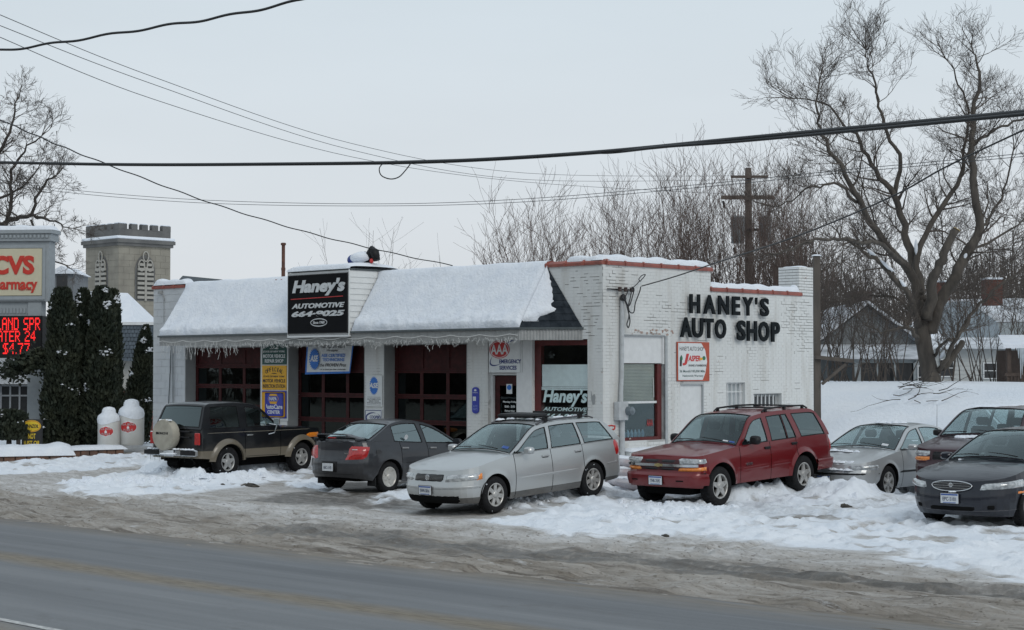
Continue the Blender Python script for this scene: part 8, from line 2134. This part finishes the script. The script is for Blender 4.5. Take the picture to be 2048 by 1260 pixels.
# oil sign
Yo = 49.0; ko = Yo / FPX; b0 = at(66, 893, Yo); t = thing('oil_sign', 'small black oil sign with a yellow oval reading Not Just Oil', 'sign', b0, 0)
part('board', MB().rbox(-21 * ko, 21 * ko, -.03, .03, 0, 55 * ko, .03), INK, t); yy2 = mat('oil_sign_yellow', (.70, .50, .03), rough=.5)
flat('oval', ell(-1 * ko, 41 * ko, 19 * ko, 12 * ko), -.031, yy2, t); ring('oval_line', -1 * ko, 41 * ko, 17.5 * ko, 10.5 * ko, .012, -.037, REDI, t)
lettering('PENNZOIL', .1, -1 * ko, 41 * ko, INK, t, y=-.038, bold=.03, shear=.2, width=29 * ko, height=7 * ko, depth=.001); lettering('NOT', .1, 0, 21 * ko, yy2, t, y=-.035, bold=.03, width=15 * ko, height=11 * ko, depth=.001); lettering('JUST OIL', .1, 0, 6.5 * ko, yy2, t, y=-.035, bold=.03, width=34 * ko, height=11 * ko, depth=.001)
# planting bed kerbs
def rowblocks(name, label, u0, v0, u1, v1, h, m, n, piece, snow_h=.12, depth=.35):
    a, b = ground_at(u0, v0), ground_at(u1, v1); a.z = gw(a) - .05; d = b - a; d.z = 0; L_ = d.length; rz = math.atan2(d.y, d.x)
    t = thing(name, label, 'edging', a, rz)
    for i in range(n): part(piece, MB().rbox(L_ * i / n + .01, L_ * (i + 1) / n - .01, 0, .25, 0, h, .015), m, t)
    snow_cap(-.1, L_ + .1, -.02, depth, h, snow_h, int(u0) % 50, .04, 'snow_cap', t)
SST = mat('sandstone_edging', (.20, .11, .075), rough=.85, c2=(.12, .08, .065), scale=4)
rowblocks('bed_edging', 'low brown stone edging of the planting bed before the evergreens', 146, 913, 250, 907, .22, SST, 6, 'edging_stone', .12, .9)
rowblocks('bed_edging', 'snow-laden low stone edging at the far left below the oil sign', -60, 925, 146, 916, .20, SST, 9, 'edging_stone', .30, 1.5)
p = at(20, 865, 50.5); t = thing('bench_rail', 'low dark rail covered with snow at the left edge', 'rail', (p.x, p.y, gw(p)), 0)
part('rail', MB().box(-1.2, .35, 0, .12, p.z - gw(p) - .06, p.z - gw(p)), BARKD, t); part('post', MB().box(-.6, -.5, .01, .11, 0, p.z - gw(p) - .06), BARKD, t); part('post', MB().box(.2, .3, .01, .11, 0, p.z - gw(p) - .06), BARKD, t); snow_cap(-1.2, .35, -.02, .14, p.z - gw(p), .06, 3, .02, 'snow_cap', t)
# ---------------------------------------------------------------- behind: pole, post, houses
Yu = 70.0; ku = Yu / FPX; p = at(1498, 700, Yu); zb = gw(p); t = thing('utility_pole', 'wooden utility pole with crossarms and two transformers behind the shop', 'utility pole', (p.x, p.y, zb), 0)
WD = mat('weathered_pole', (.15, .125, .105), rough=.9, c2=(.09, .075, .065), scale=3, aniso=(1, 1, .2))
def UX(u): return (u - 1498) * ku
def UZ(v): return (740 - v) * ku + CAM_Z - zb
part('pole', MB().tube([(0, 0, -.2), (0, 0, UZ(335))], [.19, .13], 12), WD, t, smooth=True)
part('crossarm', MB().box(UX(1442), UX(1548), -.26, -.14, UZ(399), UZ(391)), WD, t); part('crossarm', MB().box(UX(1462), UX(1536), -.24, -.14, UZ(356), UZ(351)), WD, t, rot=(0, 0, 0))
for u, v in ((1446, 388), (1470, 388), (1530, 388), (1545, 388), (1465, 347), (1532, 347), (1496, 330)): part('insulator', MB().lathe([(.03, 0), (.06, .05), (.03, .08), (.06, .12), (.02, .16)], 8, c=(UX(u), -.2, UZ(v) - .04)), WHITE, t)
part('fuse', MB().tube([(UX(1446), -.2, UZ(402)), (UX(1449), -.2, UZ(416))], .05, 6), INK, t); part('fuse', MB().tube([(UX(1466), -.4, UZ(496)), (UX(1470), -.4, UZ(508))], .06, 6), INK, t)
TRG = mat('transformer_grey', (.27, .29, .30), rough=.6)
for (u, v0, v1, w_) in ((1475, 436, 487, 14.5), (1529, 436, 482, 13)):
    r_ = w_ * ku; tr = part('transformer', MB().lathe([(r_ * .86, UZ(v1)), (r_ * .9, UZ(v1) + .02), (r_, UZ(v0) - .02), (r_ * 1.04, UZ(v0)), (r_ * .9, UZ(v0) + .06), (.04, UZ(v0) + .09)], 18, c=(UX(u), -.25, 0)), TRG, t, auto=40)
    for dx in (-.12, .12): part('bushing', MB().lathe([(.03, 0), (.05, .06), (.03, .10), (.04, .16), (.01, .2)], 8, c=(UX(u) + dx, -.3, UZ(v0) + .06)), WHITE, tr)
part('bracket', MB().box(UX(1484), UX(1520), -.2, -.1, UZ(462), UZ(457)), INK, t)
p = at(1634, 790, 47.3); zb = gw(p); kq = 47.3 / FPX; t = thing('wooden_post', 'tall grey wooden post with a broken rail just behind the shop corner', 'post', (p.x, p.y, zb), 0)
PD = mat('old_post_wood', (.115, .098, .084), rough=.9, c2=(.07, .06, .052), scale=5, aniso=(1, 1, .2))
part('post', MB().box(-.085, .085, -.085, .085, -.3, (740 - 512) * kq + CAM_Z - zb), PD, t); snow_cap(-.12, .12, -.12, .12, (740 - 512) * kq + CAM_Z - zb, .06, 3, .01, 'snow_cap', t, n=6)
part('rail', MB().tube([(-.1, -.14, (740 - 714) * kq + CAM_Z - zb), (.95, -.14, (740 - 722) * kq + CAM_Z - zb)], .07, 4), PD, t); part('brace', MB().tube([(.1, -.16, (740 - 768) * kq + CAM_Z - zb), (.75, -.1, (740 - 728) * kq + CAM_Z - zb)], .05, 4), PD, t)
# houses beyond the bank
SIDG = mat('grey_house_siding', (.30, .33, .34), rough=.8, var=.1); DKW = mat('dark_window', (.018, .02, .022), rough=.12); DSH = mat('dark_gable_shingle', (.15, .165, .17), rough=.9, c2=(.24, .25, .255), scale=4); RBR = mat('red_chimney_brick', (.10, .038, .028), rough=.9, var=.3, scale=5)
PSN = mat('patchy_roof_snow', (.74, .77, .81), rough=.8, c2=(.30, .32, .34), scale=1.3, det=9)
class HouseF:
    def __init__(s, label, u0, Y, ang=0, name='house'):
        s.Y = Y; s.u0 = u0; s.k = Y / FPX; p = at(u0, 780, Y); s.zb = -.6 + gw(p) * 0 + .0; s.t = thing(name, label, 'house', (p.x, p.y, s.zb), ang)
    def X(s, u): return (u - s.u0) * s.k
    def Z(s, v): return (740 - v) * s.k + CAM_Z - s.zb
def siding(h, u0, u1, v0, v1, y, n, m):
    for i in range(n):
        z0 = h.Z(v1) + (h.Z(v0) - h.Z(v1)) * i / n; z1 = h.Z(v1) + (h.Z(v0) - h.Z(v1)) * (i + 1) / n
        part('siding_board', MB().add([(h.X(u0), y - .03, z0), (h.X(u1), y - .03, z0), (h.X(u1), y - .008, z1 + .01), (h.X(u0), y - .008, z1 + .01), (h.X(u0), y, z0), (h.X(u1), y, z0)], [(0, 1, 2, 3), (4, 5, 1, 0)]), m, h.t)
def window(h, u0, u1, v0, v1, y, m=None, fr=2.0):
    f = part('window', MB().box(h.X(u0), h.X(u1), y - .03, y, h.Z(v1), h.Z(v0)), DKW, h.t)
    k = fr * h.k; a, b, c, d = h.X(u0), h.X(u1), h.Z(v1), h.Z(v0)
    part('frame', MB().box(a - k, a, y - .06, y, c - k, d + k).box(b, b + k, y - .06, y, c - k, d + k).box(a, b, y - .06, y, d, d + k).box(a, b, y - .06, y, c - k, c).box(a, b, y - .055, y - .03, (c + d) / 2 - k * .35, (c + d) / 2 + k * .35), m or WHITE, f)
h = HouseF('grey house with a broad dark gable and a long snowy porch roof', 1740, 64)
part('wall', MB().box(h.X(1655), h.X(1846), 0, 6, 0, h.Z(700)), SIDG, h.t); siding(h, 1655, 1690, 708, 775, 0, 7, DSH)
part('gable_wall', MB().prism([(h.X(1628), h.Z(700)), (h.X(1868), h.Z(700)), (h.X(1745), h.Z(612))], 1.0, 1.3, 'y'), DSH, h.t)
part('roof', MB().add([(h.X(1620), .7, h.Z(702)), (h.X(1745), .7, h.Z(606)), (h.X(1878), .7, h.Z(704)), (h.X(1620), 9, h.Z(702)), (h.X(1745), 9, h.Z(606)), (h.X(1878), 9, h.Z(704)), (h.X(1620), .7, h.Z(696)), (h.X(1745), .7, h.Z(599)), (h.X(1878), .7, h.Z(698)), (h.X(1620), 9, h.Z(696)), (h.X(1745), 9, h.Z(599)), (h.X(1878), 9, h.Z(698))], [(0, 1, 7, 6), (1, 2, 8, 7), (6, 7, 10, 9), (7, 8, 11, 10)]), SNOW, h.t)
part('porch_roof', MB().add([(h.X(1628), -1.6, h.Z(716)), (h.X(1842), -1.6, h.Z(716)), (h.X(1842), .9, h.Z(688)), (h.X(1640), .9, h.Z(688)), (h.X(1628), -1.6, h.Z(719)), (h.X(1842), -1.6, h.Z(719))], [(0, 1, 2, 3), (4, 5, 1, 0)]), PSN, h.t)
part('porch_wall', MB().box(h.X(1692), h.X(1814), -1.4, -1.3, h.Z(790), h.Z(768)).box(h.X(1692), h.X(1706), -1.4, -1.3, h.Z(768), h.Z(720)).box(h.X(1706), h.X(1814), -1.4, -1.3, h.Z(726), h.Z(720)).box(h.X(1737), h.X(1740), -1.4, -1.3, h.Z(768), h.Z(726)).box(h.X(1771), h.X(1775), -1.4, -1.3, h.Z(768), h.Z(726)), SIDG, h.t)
for (a, b) in ((1706, 1737), (1740, 1771), (1775, 1811)): part('window', MB().box(h.X(a), h.X(b), -1.36, -1.33, h.Z(768), h.Z(726)), DKW, h.t)
part('entry_gable', MB().prism([(h.X(1808), h.Z(790)), (h.X(1850), h.Z(790)), (h.X(1850), h.Z(700)), (h.X(1842), h.Z(700)), (h.X(1808), h.Z(727))], -1.5, -1.45, 'y'), SIDG, h.t); window(h, 1817, 1830, 733, 775, -1.5); window(h, 1834, 1848, 733, 775, -1.5)
part('chimney', MB().box(h.X(1735), h.X(1778), 3, 4.2, h.Z(660), h.Z(575)), mat('dark_chimney', (.07, .05, .045), rough=.9), h.t)
h = HouseF('white-sided house with twin red chimneys right of the maple trunk', 1940, 72)
part('wall', MB().box(h.X(1862), h.X(2030), 0, 7, 0, h.Z(694)), SIDG, h.t); siding(h, 1862, 2000, 697, 775, 0, 9, mat('white_house_siding', (.44, .45, .44), rough=.8, var=.06)); window(h, 1967, 1991, 727, 756, -.03); window(h, 1880, 1905, 720, 752, -.03)
part('main_gable', MB().prism([(h.X(1870), h.Z(690)), (h.X(2050), h.Z(690)), (h.X(2035), h.Z(640)), (h.X(1975), h.Z(596)), (h.X(1925), h.Z(600)), (h.X(1890), h.Z(650))], 3, 3.3, 'y'), mat('blue_grey_gable', (.24, .28, .31), rough=.8, var=.1), h.t)
part('roof', MB().add([(h.X(1860), -.5, h.Z(698)), (h.X(2040), -.5, h.Z(698)), (h.X(2040), 3.0, h.Z(672)), (h.X(1870), 3.0, h.Z(672))], [(0, 1, 2, 3)]), PSN, h.t)
part('upper_roof', MB().add([(h.X(1872), 3.4, h.Z(640)), (h.X(2160), 3.4, h.Z(640)), (h.X(2160), 8, h.Z(580)), (h.X(1905), 8, h.Z(585))], [(0, 1, 2, 3)]), PSN, h.t)
part('snow_slope', MB().add([(h.X(1850), 2.6, h.Z(690)), (h.X(1930), 2.6, h.Z(690)), (h.X(1880), 3.2, h.Z(612)), (h.X(1862), 3.2, h.Z(610))], [(0, 1, 2, 3)]), SNOW, h.t)
part('upper_wall', MB().box(h.X(1905), h.X(2150), 3.45, 8, 0, h.Z(641)), SIDG, h.t)
for (a, b, v0, v1) in ((1915, 1944, 556, 580), (2020, 2054, 550, 590)):
    c_ = part('chimney', MB().box(h.X(a), h.X(b), 3.5, 4.3, h.Z(v1 + 14), h.Z(v0)), RBR, h.t); part('chimney_snow', MB().rbox(h.X(a) - .05, h.X(b) + .05, 3.45, 4.35, h.Z(v0), h.Z(v0 - 4), .04), SNOW, c_)
h = HouseF('brown porch with a snowy roof and hanging icicles at the right edge', 2040, 60, name='porch')
part('roof', MB().add([(h.X(1990), -1, h.Z(690)), (h.X(2100), -1, h.Z(690)), (h.X(2100), 1.5, h.Z(668)), (h.X(2020), 1.5, h.Z(668)), (h.X(1990), -1, h.Z(697)), (h.X(2100), -1, h.Z(697))], [(0, 1, 2, 3), (4, 5, 1, 0)]), SNOW, h.t)
BRW = mat('brown_porch_wood', (.075, .055, .045), rough=.85)
for u in (2001, 2046): part('column', MB().box(h.X(u), h.X(u + 8), -.8, -.6, 0, h.Z(697)), BRW, h.t)
part('back_wall', MB().box(h.X(2012), h.X(2100), 1, 1.2, 0, h.Z(700)), BRW, h.t); part('top_rail', MB().box(h.X(1996), h.X(2100), -.85, -.75, h.Z(752), h.Z(746)), BRW, h.t)
for k in range(14): part('baluster', MB().box(h.X(2000 + 7 * k), h.X(2002.5 + 7 * k), -.83, -.77, h.Z(785), h.Z(752)), BRW, h.t)
ic = MB()
for (u, l) in ((2024, 60), (2027, 52), (2030, 36), (2020, 20), (2036, 14)): ic.tube([(h.X(u), -1, h.Z(697)), (h.X(u), -1, h.Z(697 + l))], [.045, .008], 5)
part('icicles', ic, mat('icicle_ice', (.42, .47, .50), rough=.2), h.t, kind='stuff')
# ---------------------------------------------------------------- wires
WIRE = mat('black_cable', (.008, .010, .012), rough=.5); WIREG = mat('thin_grey_wire', (.05, .055, .06), rough=.5)
def wire(name, label, pts, r, m=WIRE, group=None, twist=0.0, k=8, n=6):
    P = [at(*q) for q in pts]; c = curve3(P, k); o0 = P[0]; f = []
    def out(q): return q[0] < 0 or q[0] > 2048 or q[1] < 0
    if out(pts[0]): d = (c[0] - c[2]).normalized(); c = [c[0] + d * (34 - 2 * j) + Vector((0, 0, .0011 * (34 - 2 * j) ** 2)) for j in range(16)] + c
    if out(pts[-1]): d = (c[-1] - c[-3]).normalized(); e_ = c[-1]; c = c + [e_ + d * 2 * j + Vector((0, 0, .0044 * j * j)) for j in range(1, 14)]
    L_ = 0
    for i, q in enumerate(c):
        if i: L_ += (q - c[i - 1]).length
        f.append(q - o0 + Vector((0, 0, twist * math.sin(L_ * 5.2))))
    t = thing(name, label, 'cable', o0, 0, group); part('cable', MB().tube(f, r, n), m, t, smooth=True); return t
wire('overhead_cable', 'thick black bundled cable crossing the whole picture above the roof', [(-40, 323, 36), (250, 328, 33), (550, 327, 30.5), (870, 322, 28), (1170, 305, 25.5), (1460, 278, 23), (1760, 250, 20.5), (2100, 218, 18)], .030, WIRE)
wire('overhead_cable', 'second strand lashed to the thick cable, sagging slightly beneath it', [(700, 325.5, 29.4), (1000, 316, 27), (1170, 305, 25.45), (1230, 303, 25), (1330, 292, 24), (1480, 281, 22.8), (1760, 255, 20.4), (2100, 222, 17.9)], .021, WIRE, k=8)
wire('cable_loop', 'small slack loop hanging from the thick cable in mid air', [(768, 323, 28.7), (758, 335, 28.7), (762, 350, 28.7), (780, 357, 28.7), (797, 353, 28.7), (810, 340, 28.7), (822, 324, 28.3)], .010)
wire('overhead_cable', 'twisted black cable crossing the top left corner of the picture', [(-30, 99, 24), (60, 90, 23.5), (300, 52, 22), (450, 28, 21), (600, -4, 20)], .016, twist=.013, k=24)
wire('overhead_cable', 'twisted service cable sloping down from the left edge to the roof', [(-30, 226, 30), (100, 283, 33), (210, 327, 35), (420, 405, 37.5), (620, 466, 39.5), (780, 505, 41), (905, 531, 41.7)], .013, twist=.010, k=20)
wire('overhead_cable', 'service cable rising from the shop corner rack to the right edge', [(1284, 572, 38.6), (1350, 553, 36), (1440, 523, 33), (1600, 470, 29), (1780, 395, 26), (1900, 330, 24.5), (2080, 245, 22.5)], .013, k=12)
for i, (a, b, c, d, e) in enumerate((((-20, 20), (300, 150), (700, 285), (1050, 345), (1480, 351)), ((-20, 42), (300, 165), (700, 298), (1050, 358), (1500, 358)), ((-20, 65), (300, 195), (700, 312), (1050, 363), (1470, 388)))):
    wire('thin_wire', ('uppermost', 'middle', 'lowest')[i] + ' of the three thin wires sweeping from the top left to the utility pole', [(*a, 34), (*b, 42), (*c, 53), (*d, 62), (*e, 69.7)], .0085, WIREG, 'three thin wires to the utility pole', k=10, n=4)
for i, dv in enumerate((0, 6)):
    wire('thin_wire', ('upper', 'lower')[i] + ' of the two thin wires running level above the roof', [(-20, 356 + dv, 48), (150, 380 + dv, 48), (420, 400 + dv * 1.0, 47), (760, 407 + dv * .7, 45), (1050, 397 + dv, 43), (1400, 368 + dv, 40), (1700, 338 + dv, 37), (2080, 303 + dv, 34)], .0085, WIREG, 'pair of level thin wires', k=10, n=4)
# ---------------------------------------------------------------- across the street, behind the photographer
def across():
    rg = random.Random(5); mb = MB()
    for k in range(1500):
        x = rg.uniform(-110, 110); y = rg.uniform(-78, -58); H = rg.uniform(5, 9.5) * (1 + .3 * mnoise.noise(Vector((x * .05, 0, 0)))); w_ = rg.uniform(.10, .3); b_ = W(x, y, 0)
        mb.tube([b_, b_ + Vector((rg.gauss(0, .4), rg.gauss(0, .4), H * .5)), b_ + Vector((rg.gauss(0, 1), rg.gauss(0, 1), H))], [w_, w_ * .8, .05], 3, cap=False)
        for j in range(9):
            p = b_ + Vector((0, 0, H * rg.uniform(.15, .95))); q = p + Vector((rg.gauss(0, 1.6), rg.gauss(0, 1.6), rg.uniform(.3, 2))); mb.tube([p, q], [.10, .03], 3, cap=False)
    o = part('bare_wood', mb, TWIG, kind='stuff'); o['label'] = 'dark bare wood across the street behind the viewpoint'; o['category'] = 'wood'
across()
